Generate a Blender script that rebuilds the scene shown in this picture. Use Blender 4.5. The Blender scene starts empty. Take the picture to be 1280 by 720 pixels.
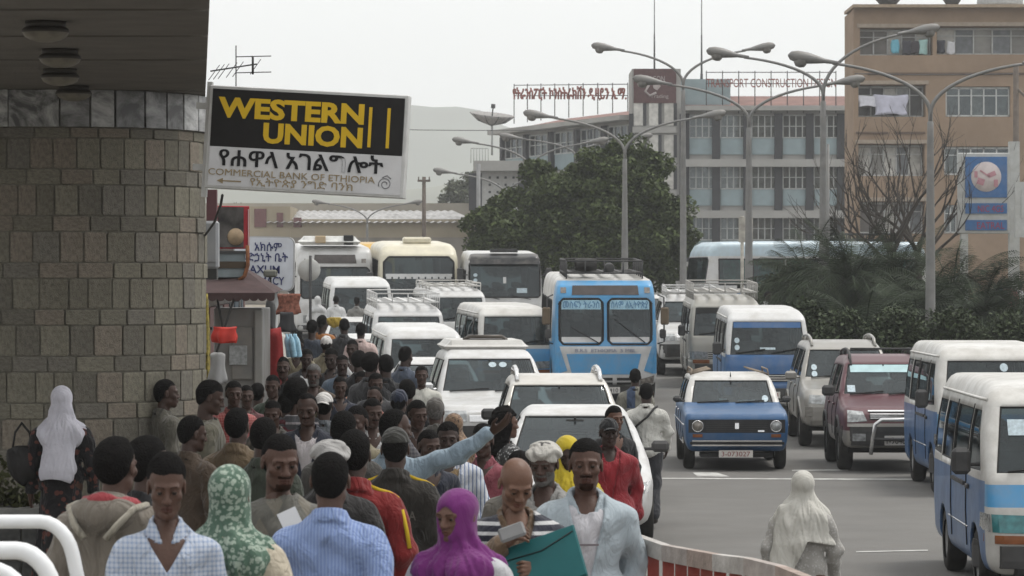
import bpy, bmesh, math, random, time
import numpy as np
from mathutils import Vector, Matrix, Euler
T0 = time.time()
SC = bpy.context.scene
COL = SC.collection
R = math.radians
rng = random.Random(7)

# ---------------------------------------------------------------- camera, sky, sun, exposure
H, F, HZ = 2.85, 4000.0, 356.0            # camera height, focal length in photo pixels, horizon row
cd = bpy.data.cameras.new('camera'); cam = bpy.data.objects.new('camera', cd); COL.objects.link(cam)
cam.location = (0, 0, H); cam.rotation_euler = (R(90), 0, 0)
cd.sensor_width = 36; cd.lens = 36 * F / 1280; cd.shift_y = -(360 - HZ) / 1280
cd.clip_start = 0.5; cd.clip_end = 20000
cd.dof.use_dof = True; cd.dof.focus_distance = 33; cd.dof.aperture_fstop = 11
SC.camera = cam
wd = bpy.data.worlds.new('World'); SC.world = wd; wd.use_nodes = True
_n = wd.node_tree.nodes; _l = wd.node_tree.links; _n.clear()
_o = _n.new('ShaderNodeOutputWorld'); _b = _n.new('ShaderNodeBackground'); _s = _n.new('ShaderNodeTexSky')
_s.sky_type = 'NISHITA'; _s.sun_disc = False; _s.sun_elevation = R(65); _s.sun_rotation = R(58)
_s.air_density = 1.0; _s.dust_density = 5.0; _s.ozone_density = 1.0
_h = _n.new('ShaderNodeHueSaturation'); _h.inputs['Saturation'].default_value = 0.12
_m = _n.new('ShaderNodeMixRGB'); _m.inputs[0].default_value = 0.72; _m.inputs[2].default_value = (7.6, 7.65, 7.6, 1)   # even cloud deck
_b.inputs[1].default_value = 0.15
_l.new(_s.outputs[0], _h.inputs['Color']); _l.new(_h.outputs[0], _m.inputs[1]); _l.new(_m.outputs[0], _b.inputs[0]); _l.new(_b.outputs[0], _o.inputs[0])
sd = bpy.data.lights.new('sun', 'SUN'); sun = bpy.data.objects.new('sun', sd); COL.objects.link(sun)
sd.energy = 1.5; sd.angle = R(14); sd.color = (1, 0.96, 0.9)
sun.rotation_euler = (R(-26), 0, R(-58)); sun.location = (0, -20, 60)
SC.view_settings.view_transform = 'Standard'; SC.view_settings.look = 'None'
SC.view_settings.exposure = 0.38; SC.view_settings.gamma = 1; SC.view_settings.use_curve_mapping = False
try:
    SC.cycles.max_bounces = 5; SC.cycles.diffuse_bounces = 3; SC.cycles.glossy_bounces = 2
    SC.cycles.transmission_bounces = 3; SC.cycles.transparent_max_bounces = 10; SC.cycles.volume_bounces = 1
    SC.cycles.caustics_reflective = False; SC.cycles.caustics_refractive = False
except Exception: pass

def W(px, py, d):                          # photo pixel at a known distance -> point
    return Vector(((px - 640) * d / F, d, H - (py - HZ) * d / F))
def sstep(a, b, x):
    t = min(1, max(0, (x - a) / (b - a))); return t * t * (3 - 2 * t)
def zroad(d):
    if d < 50: return 0.0
    if d < 60: return .0245 * (d - 50) ** 2 / 20
    if d < 112: return .0245 * (d - 55)
    if d < 122: return .0245 * 57 + .0245 * (d - 112) - .0245 * (d - 112) ** 2 / 20
    return .0245 * 62
def zwalk(x, d):
    near = .5 * (1 - sstep(13.6, 17.5, d)) 
    side = .15 + .22 * (1 - sstep(-1.75, -0.9, x))
    if d > 40: side = .15 + .22 * (1 - sstep(-1.75, -0.9, x + .06 * (d - 40)))
    return max(near, side) + zroad(d)

# ---------------------------------------------------------------- materials
MATS = {}
def nodes_of(m):
    m.use_nodes = True; return m.node_tree.nodes, m.node_tree.links, m.node_tree.nodes['Principled BSDF']
def mat(name, col, rough=.6, metal=0, var=.12, scale=6, bump=.0, bscale=40, coat=0, spec=.22, dirt=0, dcol=(.30,.27,.23), sheen=0):
    """paint / stone / cloth: base colour broken up by two noises, a fine bump, optional dust"""
    if name in MATS: return MATS[name]
    m = bpy.data.materials.new(name); MATS[name] = m
    n, l, p = nodes_of(m)
    tc = n.new('ShaderNodeTexCoord'); no = n.new('ShaderNodeTexNoise'); no.inputs['Scale'].default_value = scale; no.inputs['Detail'].default_value = 5
    l.new(tc.outputs['Object'], no.inputs['Vector'])
    mx = n.new('ShaderNodeMixRGB'); c = Vector(col[:3])
    mx.inputs[1].default_value = (*(c * (1 - var)), 1); mx.inputs[2].default_value = (*[min(1, v) for v in c * (1 + var)], 1)
    rp = n.new('ShaderNodeMapRange'); rp.inputs[1].default_value = .3; rp.inputs[2].default_value = .7
    l.new(no.outputs[0], rp.inputs[0]); l.new(rp.outputs[0], mx.inputs[0])
    out = mx.outputs[0]
    if dirt:
        n2 = n.new('ShaderNodeTexNoise'); n2.inputs['Scale'].default_value = 2.3; n2.inputs['Detail'].default_value = 8; n2.inputs['Roughness'].default_value = .7
        l.new(tc.outputs['Object'], n2.inputs['Vector'])
        r2 = n.new('ShaderNodeMapRange'); r2.inputs[1].default_value = .42; r2.inputs[2].default_value = .75; r2.inputs[4].default_value = dirt
        l.new(n2.outputs[0], r2.inputs[0])
        m2 = n.new('ShaderNodeMixRGB'); m2.inputs[2].default_value = (*dcol, 1)
        l.new(r2.outputs[0], m2.inputs[0]); l.new(out, m2.inputs[1]); out = m2.outputs[0]
        ma = n.new('ShaderNodeMath'); ma.operation = 'MULTIPLY_ADD'; ma.inputs[1].default_value = .5; ma.inputs[2].default_value = rough
        l.new(r2.outputs[0], ma.inputs[0]); l.new(ma.outputs[0], p.inputs['Roughness'])
    l.new(out, p.inputs['Base Color'])
    if not dirt: p.inputs['Roughness'].default_value = rough
    p.inputs['Metallic'].default_value = metal
    p.inputs['Coat Weight'].default_value = coat; p.inputs['Coat Roughness'].default_value = .08
    p.inputs['Specular IOR Level'].default_value = spec
    if sheen: p.inputs['Sheen Weight'].default_value = sheen
    if bump:
        bn = n.new('ShaderNodeTexNoise'); bn.inputs['Scale'].default_value = bscale; bn.inputs['Detail'].default_value = 6
        l.new(tc.outputs['Object'], bn.inputs['Vector'])
        b = n.new('ShaderNodeBump'); b.inputs['Strength'].default_value = min(1, bump); b.inputs['Distance'].default_value = .02
        l.new(bn.outputs[0], b.inputs['Height']); l.new(b.outputs[0], p.inputs['Normal'])
    return m
def glass_mat(name, tint=(.30,.34,.35), tr=.55, rough=.03):
    if name in MATS: return MATS[name]
    m = bpy.data.materials.new(name); MATS[name] = m; m.use_nodes = True
    n = m.node_tree.nodes; l = m.node_tree.links; n.clear()
    o = n.new('ShaderNodeOutputMaterial'); t = n.new('ShaderNodeBsdfTransparent'); t.inputs[0].default_value = (*[v for v in tint], 1)
    g = n.new('ShaderNodeBsdfGlossy'); g.inputs['Roughness'].default_value = rough; g.inputs[0].default_value = (.56,.60,.62,1)
    d = n.new('ShaderNodeBsdfDiffuse'); d.inputs[0].default_value = (.13,.16,.165,1)      # dust film
    lw = n.new('ShaderNodeFresnel'); lw.inputs[0].default_value = 1.52
    tc = n.new('ShaderNodeTexCoord'); no = n.new('ShaderNodeTexNoise'); no.inputs['Scale'].default_value = 1.7; no.inputs['Detail'].default_value = 6
    l.new(tc.outputs['Object'], no.inputs[0])
    mr = n.new('ShaderNodeMapRange'); mr.inputs[1].default_value = .35; mr.inputs[2].default_value = .75; mr.inputs[3].default_value = .03; mr.inputs[4].default_value = .22
    l.new(no.outputs[0], mr.inputs[0])
    m1 = n.new('ShaderNodeMixShader'); m2 = n.new('ShaderNodeMixShader')
    l.new(mr.outputs[0], m1.inputs[0]); l.new(t.outputs[0], m1.inputs[1]); l.new(d.outputs[0], m1.inputs[2])
    ad = n.new('ShaderNodeMath'); ad.operation = 'MULTIPLY_ADD'; ad.inputs[1].default_value = 1.25; ad.inputs[2].default_value = .01
    l.new(lw.outputs[0], ad.inputs[0]); l.new(ad.outputs[0], m2.inputs[0])
    l.new(m1.outputs[0], m2.inputs[1]); l.new(g.outputs[0], m2.inputs[2]); l.new(m2.outputs[0], o.inputs[0])
    return m

# ---------------------------------------------------------------- mesh builder
class MB:
    def __init__(s): s.v = []; s.f = []; s.m = []; s.cur = 0; s.sm = []
    def add(s, vs, fs, smooth=False):
        o = len(s.v); s.v.extend([tuple(v) for v in vs])
        for f in fs: s.f.append(tuple(i + o for i in f)); s.m.append(s.cur); s.sm.append(smooth)
        return s
    def box(s, c, size, rot=None, taper=None, bev=0):
        hx, hy, hz = size[0]/2, size[1]/2, size[2]/2
        if bev:
            b = min(bev, hx*.95, hy*.95, hz*.95); vs = []; 
            for sx in (-1,1):
                for sy in (-1,1):
                    for sz in (-1,1):
                        vs += [(sx*hx, sy*(hy-b), sz*(hz-b)), (sx*(hx-b), sy*hy, sz*(hz-b)), (sx*(hx-b), sy*(hy-b), sz*hz)]
            I = lambda sx,sy,sz,k: ((sx>0)*4+(sy>0)*2+(sz>0))*3+k
            fs = []
            for sg in (-1,1):
                fs += [[I(sg,-1,-1,0),I(sg,1,-1,0),I(sg,1,1,0),I(sg,-1,1,0)], [I(-1,sg,-1,1),I(1,sg,-1,1),I(1,sg,1,1),I(-1,sg,1,1)], [I(-1,-1,sg,2),I(1,-1,sg,2),I(1,1,sg,2),I(-1,1,sg,2)]]
                for sh in (-1,1):
                    fs += [[I(sg,sh,-1,0),I(sg,sh,1,0),I(sg,sh,1,1),I(sg,sh,-1,1)], [I(sg,-1,sh,0),I(sg,1,sh,0),I(sg,1,sh,2),I(sg,-1,sh,2)], [I(-1,sg,sh,1),I(1,sg,sh,1),I(1,sg,sh,2),I(-1,sg,sh,2)]]
                    for st in (-1,1): fs.append([I(sg,sh,st,k) for k in range(3)])
        else:
            vs = [(x*hx, y*hy, z*hz) for x in (-1,1) for y in (-1,1) for z in (-1,1)]
            fs = [(0,1,3,2),(4,6,7,5),(0,4,5,1),(2,3,7,6),(0,2,6,4),(1,5,7,3)]
        if taper: vs = [(x*(taper[0] if z>0 else 1), y*(taper[1] if z>0 else 1), z) for x,y,z in vs]
        M = rot.to_matrix() if isinstance(rot, Euler) else rot
        if M is not None: vs = [M @ Vector(v) for v in vs]
        return s.add([(v[0]+c[0], v[1]+c[1], v[2]+c[2]) for v in vs], fs)
    def bar(s, a, b, w, h=None):            # rectangular bar between two points
        a, b = Vector(a), Vector(b); h = h or w; d = (b-a); L = d.length
        q = d.to_track_quat('Y', 'Z').to_matrix()
        return s.box((a+b)/2, (w, L, h), q)
    def cyl(s, a, b, r, r2=None, n=10, cap=True, smooth=True):
        r2 = r if r2 is None else r2; return s.tube([a, b], [r, r2], n, cap, smooth)
    def tube(s, pts, r, n=8, cap=True, smooth=True, closed=False):
        pts = [Vector(p) for p in pts]; m = len(pts)
        if not hasattr(r, '__len__'): r = [r]*m
        vs = []; up = None
        for i, p in enumerate(pts):
            if closed: t = pts[(i+1)%m] - pts[i-1]
            else: t = (pts[min(i+1,m-1)] - pts[max(i-1,0)])
            t.normalize()
            if up is None: up = Vector((0,0,1)) if abs(t.z)<.9 else Vector((1,0,0))
            x = up.cross(t); x = x.normalized() if x.length > 1e-6 else Vector((1,0,0)); up = t.cross(x).normalized()
            for k in range(n):
                a = 2*math.pi*k/n; vs.append(p + (x*math.cos(a) + up*math.sin(a))*r[i])
        fs = []
        for i in range(m if closed else m-1):
            j = (i+1) % m
            for k in range(n):
                k2 = (k+1)%n; fs.append((i*n+k, i*n+k2, j*n+k2, j*n+k))
        s.add(vs, fs, smooth)
        if cap and not closed: o = len(s.v)-len(vs); s.f += [tuple(o+k for k in range(n))[::-1], tuple(o+(m-1)*n+k for k in range(n))]; s.m += [s.cur]*2; s.sm += [False]*2
        return s
    def lathe(s, prof, c=(0,0,0), n=20, axis='z', smooth=True):
        vs = []; fs = []; m = len(prof)
        for (r, z) in prof:
            for k in range(n):
                a = 2*math.pi*k/n; x, y = r*math.cos(a), r*math.sin(a)
                v = (x, y, z) if axis=='z' else ((z, x, y) if axis=='x' else (x, z, y))
                vs.append((v[0]+c[0], v[1]+c[1], v[2]+c[2]))
        for i in range(m-1):
            for k in range(n):
                k2 = (k+1)%n; fs.append((i*n+k, i*n+k2, (i+1)*n+k2, (i+1)*n+k))
        return s.add(vs, fs, smooth)
    def prism(s, poly, y0, y1):             # polygon in (x,z) extruded along y
        n = len(poly); vs = [(x, y0, z) for x, z in poly] + [(x, y1, z) for x, z in poly]
        fs = [tuple(range(n)), tuple(range(2*n-1, n-1, -1))] + [(i, n+i, n+(i+1)%n, (i+1)%n) for i in range(n)]
        return s.add(vs, fs)
    def mesh(s, name, mats, auto=False):
        me = bpy.data.meshes.new(name); me.from_pydata(s.v, [], s.f)
        for m in (mats if isinstance(mats, (list, tuple)) else [mats]): me.materials.append(m)
        me.polygons.foreach_set('material_index', s.m); me.polygons.foreach_set('use_smooth', s.sm); me.update()
        return me
    def build(s, name, mats, parent=None, loc=(0,0,0), rot=(0,0,0), fixn=False):
        me = s.mesh(name, mats)
        if fixn:
            b = bmesh.new(); b.from_mesh(me); bmesh.ops.recalc_face_normals(b, faces=b.faces); b.to_mesh(me); b.free()
        return link(name, me, parent, loc, rot)
def link(name, data, parent=None, loc=(0,0,0), rot=(0,0,0), scale=(1,1,1)):
    o = bpy.data.objects.new(name, data); COL.objects.link(o); o.location = loc; o.rotation_euler = rot; o.scale = scale
    if parent: o.parent = parent
    return o
def tag(o, label, cat, group=None):
    o['label'] = label; o['category'] = cat
    if group: o['group'] = group
    return o
def thing(name, label, cat, loc=(0,0,0), rotz=0, group=None, scale=(1,1,1)):
    return tag(link(name, None, None, loc, (0,0,rotz), scale), label, cat, group)
def struct(o): o['kind'] = 'structure'; return o
def copy_tree(o, parent=None):
    c = o.copy(); COL.objects.link(c); c.parent = parent
    for ch in o.children: copy_tree(ch, c)
    return c
def np_mesh(name, v, q, mats, smooth=True, mi=None):
    """fast mesh from numpy verts and faces (n,3) or (n,4)"""
    me = bpy.data.meshes.new(name); v = np.asarray(v, np.float32); q = np.asarray(q, np.int32); k = q.shape[1]
    me.vertices.add(len(v)); me.vertices.foreach_set('co', v.ravel())
    me.loops.add(q.size); me.loops.foreach_set('vertex_index', q.ravel())
    me.polygons.add(len(q)); me.polygons.foreach_set('loop_start', np.arange(0, q.size, k, dtype=np.int32))
    for m in (mats if isinstance(mats, (list, tuple)) else [mats]): me.materials.append(m)
    if mi is not None: me.polygons.foreach_set('material_index', np.asarray(mi, np.int32))
    me.polygons.foreach_set('use_smooth', np.full(len(q), smooth)); me.update(calc_edges=True)
    return me
def text_mesh(txt, size, m, depth=.004, align='CENTER', shear=0, bold=0, sx=1.0, name='lettering'):
    c = bpy.data.curves.new('t', 'FONT'); c.body = txt; c.size = size; c.align_x = align; c.extrude = depth; c.offset = bold; c.resolution_u = 3; c.shear = shear
    o = bpy.data.objects.new('t', c); COL.objects.link(o); bpy.context.view_layer.update()
    me = bpy.data.meshes.new_from_object(o.evaluated_get(bpy.context.evaluated_depsgraph_get()))
    bpy.data.objects.remove(o); bpy.data.curves.remove(c)
    me.name = name; me.materials.clear(); me.materials.append(m)
    if sx != 1:
        for v in me.vertices: v.co.x *= sx
    return me
def text(txt, size, m, parent, loc, width=None, rot=(R(90),0,0), **k):
    """upright lettering facing -y"""
    me = text_mesh(txt, size, m, **k)
    if width and len(me.vertices):
        xs = [v.co.x for v in me.vertices]; w = max(xs)-min(xs); c0 = (max(xs)+min(xs))/2
        for v in me.vertices: v.co.x = (v.co.x-c0)*width/max(w,1e-6)
    return link('lettering', me, parent, loc, rot)

# ---------------------------------------------------------------- implicit surfaces -> quads (surface nets)
def surface_nets(f, lo, hi, h):
    ax = [np.arange(lo[i], hi[i] + h, h, dtype=np.float32) for i in range(3)]
    X, Y, Z = np.meshgrid(*ax, indexing='ij', sparse=True)
    V = np.broadcast_to(f(X, Y, Z), tuple(len(a) for a in ax)).astype(np.float32)
    S = V < 0
    n = [len(a) - 1 for a in ax]
    cnt = np.zeros(n, np.int8)
    for i in (0,1):
        for j in (0,1):
            for k in (0,1): cnt += S[i:n[0]+i, j:n[1]+j, k:n[2]+k]
    act = (cnt > 0) & (cnt < 8)
    I, J, K = np.nonzero(act)
    ids = np.full(n, -1, np.int32); ids[I, J, K] = np.arange(len(I))
    P = np.zeros((len(I), 3), np.float32); C = np.zeros(len(I), np.float32)
    cor = [(0,0,0),(1,0,0),(0,1,0),(1,1,0),(0,0,1),(1,0,1),(0,1,1),(1,1,1)]
    val = [V[I+a, J+b, K+c] for a,b,c in cor]
    for e0, e1 in ((0,1),(2,3),(4,5),(6,7),(0,2),(1,3),(4,6),(5,7),(0,4),(1,5),(2,6),(3,7)):
        a, b = val[e0], val[e1]; m = (a < 0) != (b < 0)
        t = np.where(m, a / np.where(m, a - b, 1), 0)
        c0, c1 = np.array(cor[e0], np.float32), np.array(cor[e1], np.float32)
        P += np.where(m[:,None], c0 + t[:,None]*(c1-c0), 0); C += m
    P = P / np.maximum(C, 1)[:,None] + np.stack([I, J, K], 1)
    P = P * h + np.array(lo, np.float32)
    Q = []
    for axs in range(3):
        sl0 = [slice(None)]*3; sl1 = [slice(None)]*3; sl0[axs] = slice(0, -1); sl1[axs] = slice(1, None)
        ch = S[tuple(sl0)] != S[tuple(sl1)]; neg = S[tuple(sl0)]
        g = np.argwhere(ch); b, c = [x for x in range(3) if x != axs]
        ok = (g[:,b] > 0) & (g[:,c] > 0) & (g[:,b] < n[b]) & (g[:,c] < n[c]); g = g[ok]
        def cid(db, dc):
            t = g.copy(); t[:,b] -= db; t[:,c] -= dc; return ids[t[:,0], t[:,1], t[:,2]]
        q = np.stack([cid(1,1), cid(0,1), cid(0,0), cid(1,0)], 1)
        fl = neg[g[:,0], g[:,1], g[:,2]]
        if axs == 1: fl = ~fl
        q[~fl] = q[~fl][:, ::-1]; Q.append(q)
    Q = np.concatenate(Q); Q = Q[(Q >= 0).all(1)]
    return P, Q
def smin(a, b, k):
    h = np.clip(.5 + .5*(b-a)/k, 0, 1); return b + (a-b)*h - k*h*(1-h)
def smax(a, b, k): return -smin(-a, -b, k)
def cap(p, a, b, ra, rb=None, sy=1.0):
    X, Y, Z = p; rb = ra if rb is None else rb
    ax, ay, az = a; bx, by, bz = b[0]-ax, b[1]-ay, b[2]-az
    x, y, z = X-ax, (Y-ay), Z-az
    t = np.clip((x*bx+y*by+z*bz)/(bx*bx+by*by+bz*bz+1e-9), 0, 1)
    return np.sqrt((x-t*bx)**2 + ((y-t*by)/sy)**2 + (z-t*bz)**2) - (ra + t*(rb-ra))
def ell(p, c, r):
    X, Y, Z = p; k = np.sqrt(((X-c[0])/r[0])**2 + ((Y-c[1])/r[1])**2 + ((Z-c[2])/r[2])**2)
    return (k - 1) * min(r)
# ================================================================ SETTING
def asphalt():
    m = mat('asphalt', (.128,.124,.117), .85, var=.10, scale=.9, bump=.25, bscale=60, dirt=.5, dcol=(.155,.147,.136))
    return m
def grid_sheet(name, xs, ys, zf, m, dz=0):
    v = []; f = []; nx = None
    rows = [xs(y) if callable(xs) else xs for y in ys]
    nx = len(rows[0])
    for y, r in zip(ys, rows): v += [(x, y, zf(x, y)+dz) for x in r]
    for j in range(len(ys)-1):
        for i in range(nx-1): a = j*nx+i; f.append((a, a+1, a+1+nx, a+nx))
    b = MB(); b.add(v, f); return struct(b.build(name, m))
YS = [-40, -10, 0] + list(np.arange(10, 132, 2.0)) 
grid_sheet('ground', [-4000,-1200,-300,-60,-20,20,60,300,1200,4000], [-300]+YS+[200,400,800,1600,3200,6000], lambda x,y: zroad(y)-.05, mat('earth', (.21,.185,.15), .95, var=.2, scale=.05))
grid_sheet('road', [-14,-6,0,6,12,20,30,60], YS+[180,300], lambda x,y: zroad(y), asphalt())
def kerbx(d):
    P = [(-40,1.6),(12,1.5),(16,1.35),(19,.9),(26,.85),(33,-.5),(40,-1.35),(60,-2.7),(80,-4.6),(100,-7.4),(130,-12)]
    for (a,x0),(b,x1) in zip(P, P[1:]):
        if d <= b: return x0+(x1-x0)*(d-a)/(b-a)
    return P[-1][1]
WY = [-20,0,8,11]+list(np.arange(12.5,20,.7))+list(np.arange(20,130,2.5))
sw = grid_sheet('pavement', lambda y: [-40]+[kerbx(y)-.15-(11-k)*.6 for k in range(12)], WY, lambda x,y: zwalk(x,y), mat('paving', (.24,.23,.21), .9, var=.15, scale=3, bump=.2, dirt=.4))
b = MB()
for y0, y1 in zip(WY, WY[1:]):
    x0, x1 = kerbx(y0), kerbx(y1); z0, z1 = zwalk(x0,y0)+.004, zwalk(x1,y1)+.004; r0, r1 = zroad(y0)-.04, zroad(y1)-.04
    b.add([(x0-.16,y0,z0),(x0,y0,z0),(x1,y1,z1),(x1-.16,y1,z1),(x0,y0,r0),(x1,y1,r1)], [(0,1,2,3),(1,4,5,2)])
struct(b.build('kerb', mat('kerbstone', (.36,.35,.33), .9, var=.15, scale=4, dirt=.5)))
white_line = mat('road_paint', (.42,.42,.40), .8, var=.3, scale=5, dirt=.95, dcol=(.22,.21,.2))
def marking(pts):
    b = MB(); b.add([(x, y, zroad(y)+.005) for x,y in pts], [tuple(range(len(pts)))]); struct(b.build('road_marking', white_line))
def gpt(px, py): d = F*H/(py-HZ); return ((px-640)*d/F, d)
marking([gpt(816,599.0), gpt(1150,600.5), gpt(1150,598.8), gpt(816,597.6)])
marking([gpt(872,596), gpt(912,596), gpt(896,591), gpt(866,591)])
marking([gpt(1070,691), gpt(1160,689), gpt(1160,687.5), gpt(1070,689.5)])
marking([gpt(990,589), gpt(1060,588.5), gpt(1060,587), gpt(990,587.5)])
# planted median on the right with its kerb
def medx(d): return 7.3 + .04*d
b = MB(); MY = list(np.arange(56, 141, 5.0))
for y0, y1 in zip(MY, MY[1:]):
    for x0, w in ((0,.18),(9.82,.18)):
        a0, a1 = medx(y0)+x0, medx(y1)+x0; z0, z1 = zroad(y0), zroad(y1)
        b.add([(a0,y0,z0-.05),(a0,y0,z0+.15),(a0+w,y0,z0+.15),(a0+w,y0,z0-.05),(a1,y1,z1-.05),(a1,y1,z1+.15),(a1+w,y1,z1+.15),(a1+w,y1,z1-.05)], [(0,1,5,4),(1,2,6,5),(2,3,7,6)])
struct(b.build('median_kerb', MATS['kerbstone']))
grid_sheet('median_soil', lambda y: [medx(y)+.19, medx(y)+5, medx(y)+9.81], MY, lambda x,y: zroad(y)+.11, mat('soil', (.11,.095,.06), .95, var=.3, scale=2))

# ---------------------------------------------------------------- hills behind the town
def hill(dist, px0, px1, top, seed, col):
    r = random.Random(seed); b = MB(); N = 90; ph = [r.uniform(0,6.28) for _ in range(8)]
    v = []; f = []
    for i in range(N+1):
        px = px0+(px1-px0)*i/N; y = top(px) + sum(math.sin(px*.013*(k+1)*1.7+ph[k])*6/(k+1) for k in range(8))*.4 + r.uniform(-1.2,1.2)
        p = W(px, y, dist)
        v += [p, (p.x, dist+500, p.z*.8), (p.x, dist-250, p.z*.55), (p.x, dist-700, 0), (p.x, dist+1500, 0)]
    for i in range(N):
        a = i*5; f += [(a+3,a+8,a+7,a+2),(a+2,a+7,a+5,a),(a,a+5,a+6,a+1),(a+1,a+6,a+9,a+4)]
    b.add(v, f, True); return struct(b.build('hill', mat('hillside'+str(seed), col, .95, var=.35, scale=.004, bump=.3, bscale=.02)))
hill(2200, -700, 1900, lambda px: 128 + abs(px-545)*.10 + (26 if px>585 else 0)*sstep(585,650,px), 3, (.075,.085,.055))
hill(1500, -900, 2100, lambda px: 222 + math.sin(px*.004)*14, 5, (.09,.095,.06))

# ---------------------------------------------------------------- bank: curved stone wall, marble band, canopy
stone = [mat('stone%d'%i, c, .9, var=.28, scale=9, bump=.55, bscale=22, dirt=.25, dcol=(.13,.115,.09)) for i, c in enumerate([(.19,.178,.142),(.17,.158,.126),(.21,.196,.155),(.175,.164,.14),(.215,.187,.152),(.152,.142,.118)])]
bank = thing('bank_building', 'bank corner with curved wall of grey stone blocks under a dark canopy', 'building', (-3.8, 27.5, .37))
CX, CY, RR, FL = -3.80, 27.55, 1.14, -1.35      # arc centre, radius, left end of the flat part
def wall_at(u, off=0):                           # u metres along the face: flat part first, then the arc
    fl = -FL
    if u < fl: return Vector((CX+FL+u, CY-RR-off, 0)), 0.0
    a = (u-fl)/RR; return Vector((CX+math.sin(a)*(RR+off), CY-math.cos(a)*(RR+off), 0)), a
UT = -FL + RR*math.pi*.54
b = MB(); v = []; f = []; NN = 44
for i in range(NN+1):
    p, a = wall_at(UT*i/NN, .017); v += [(p.x,p.y,.0),(p.x,p.y,4.46)]
for i in range(NN): f.append((2*i,2*i+2,2*i+3,2*i+1))
e = v[-1]; v += [(CX+FL, CY+4, 0),(CX+FL, CY+4, 4.46),(CX-.2, CY+4, 0),(CX-.2, CY+4, 4.46)]; k = len(v)-4
f += [(2*NN, k+2, k+3, 2*NN+1), (0,1,k+1,k)]
b.add(v, f, False); o = b.build('wall', mat('mortar', (.17,.16,.132), .95, var=.2, scale=8, bump=.4, bscale=40), bank); o.location = -bank.location
ub = MB(); ub.box((0,0,0), (1,1,1), bev=.05)
blk = [ub.mesh('stone_block', s_) for s_ in stone]
r_ = random.Random(11); z = .30; row = 0; nblk = 0
def add_block(u, w, z, h):
    global nblk
    p, a = wall_at(u+w/2, .004 + r_.uniform(-.004,.006)); q = link('stone_block', r_.choice(blk), bank, Vector((p.x, p.y, z+h/2))-bank.location, (r_.uniform(-.012,.012), 0, a+r_.uniform(-.012,.012)), (w-.010, .05, h-.010)); nblk += 1
ZT = 4.148; per = .389
z = ZT - .10
rows = [(ZT-.085, .085)]
while z > .45:
    zt = rows[-1][0]; hh = .255 if len(rows)%2 == 1 else .132
    rows.append((zt-hh, hh)); z = zt-hh
for (z0, h0) in rows:
    u = .28 + r_.uniform(-.2,0)
    while u < UT-.25:
        w = (r_.choice([.15,.19,.2,.22,.24]) if h0 > .2 else r_.uniform(.22,.33)) * (1 if u < 2.1 else .86)
        add_block(u, w, z0, h0); u += w
marb = []
for i, (c0, c1) in enumerate([((.10,.10,.10),(.5,.5,.49)),((.20,.20,.20),(.55,.55,.54)),((.13,.13,.13),(.34,.34,.34)),((.09,.09,.09),(.3,.3,.3))]):
    m = bpy.data.materials.new('marble%d'%i); n, l, p = nodes_of(m); p.inputs['Roughness'].default_value = .35
    tc = n.new('ShaderNodeTexCoord'); mp = n.new('ShaderNodeMapping'); mp.inputs['Rotation'].default_value = (0, .7+i*.5, 0); mp.inputs['Location'].default_value = (i*3.1,0,i)
    no = n.new('ShaderNodeTexNoise'); no.inputs['Scale'].default_value = 2.2; no.inputs['Detail'].default_value = 10; no.inputs['Distortion'].default_value = 2.2; no.inputs['Roughness'].default_value = .68
    cr = n.new('ShaderNodeValToRGB'); cr.color_ramp.elements[0].position = .42; cr.color_ramp.elements[1].position = .72
    cr.color_ramp.elements[0].color = (*[v*.8 for v in c0],1); cr.color_ramp.elements[1].color = (*[v*1.25 for v in c1],1)
    l.new(tc.outputs['Object'], mp.inputs[0]); l.new(mp.outputs[0], no.inputs[0]); l.new(no.outputs[0], cr.inputs[0]); l.new(cr.outputs[0], p.inputs['Base Color']); marb.append(m)
u = .12
for i, w in enumerate([.36,.52,.42,.24,.2,.26,.22,.2,.24,.2,.22,.24,.26,.28,.3]):
    if u > UT-.1: break
    p, a = wall_at(u+w/2, .03); b = MB(); b.box((0,0,0), (w-.006,.05,.305), bev=.003)
    b.build('marble_slab', marb[[0,1,0,2,1,3,2,3,1,2,3,2,3,2,3][i]], bank, Vector((p.x,p.y,4.307))-bank.location, (0,0,a)); u += w
# canopy: flat concrete soffit in boards with open joints, running towards the street
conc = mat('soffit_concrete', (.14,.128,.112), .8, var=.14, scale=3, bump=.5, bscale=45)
can = link('canopy', None, bank)
ds = [15.2, 16.9, 18.75, 20.75, 22.95, 26.6, 29.5]
def edge_x(d): return -1.70 - (d-18)*.0985
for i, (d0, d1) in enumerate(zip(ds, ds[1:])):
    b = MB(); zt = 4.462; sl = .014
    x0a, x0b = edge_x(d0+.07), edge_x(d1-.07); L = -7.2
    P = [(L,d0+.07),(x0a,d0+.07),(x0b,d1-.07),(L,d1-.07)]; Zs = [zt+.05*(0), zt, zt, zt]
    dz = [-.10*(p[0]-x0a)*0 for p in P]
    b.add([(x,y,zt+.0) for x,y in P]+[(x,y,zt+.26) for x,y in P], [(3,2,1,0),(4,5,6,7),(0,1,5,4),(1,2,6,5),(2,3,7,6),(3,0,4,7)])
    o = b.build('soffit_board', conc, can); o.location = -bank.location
b = MB(); L = -7.2
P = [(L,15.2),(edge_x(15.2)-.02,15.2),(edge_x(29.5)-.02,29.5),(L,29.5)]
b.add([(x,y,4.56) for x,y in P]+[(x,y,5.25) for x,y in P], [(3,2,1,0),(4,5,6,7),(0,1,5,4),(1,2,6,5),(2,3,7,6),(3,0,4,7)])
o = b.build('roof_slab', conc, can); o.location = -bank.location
lampm = mat('lamp_bowl', (.17,.155,.125), .45, var=.25, scale=12); lampd = mat('lamp_rim', (.05,.045,.04), .5)
lp = None
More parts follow.
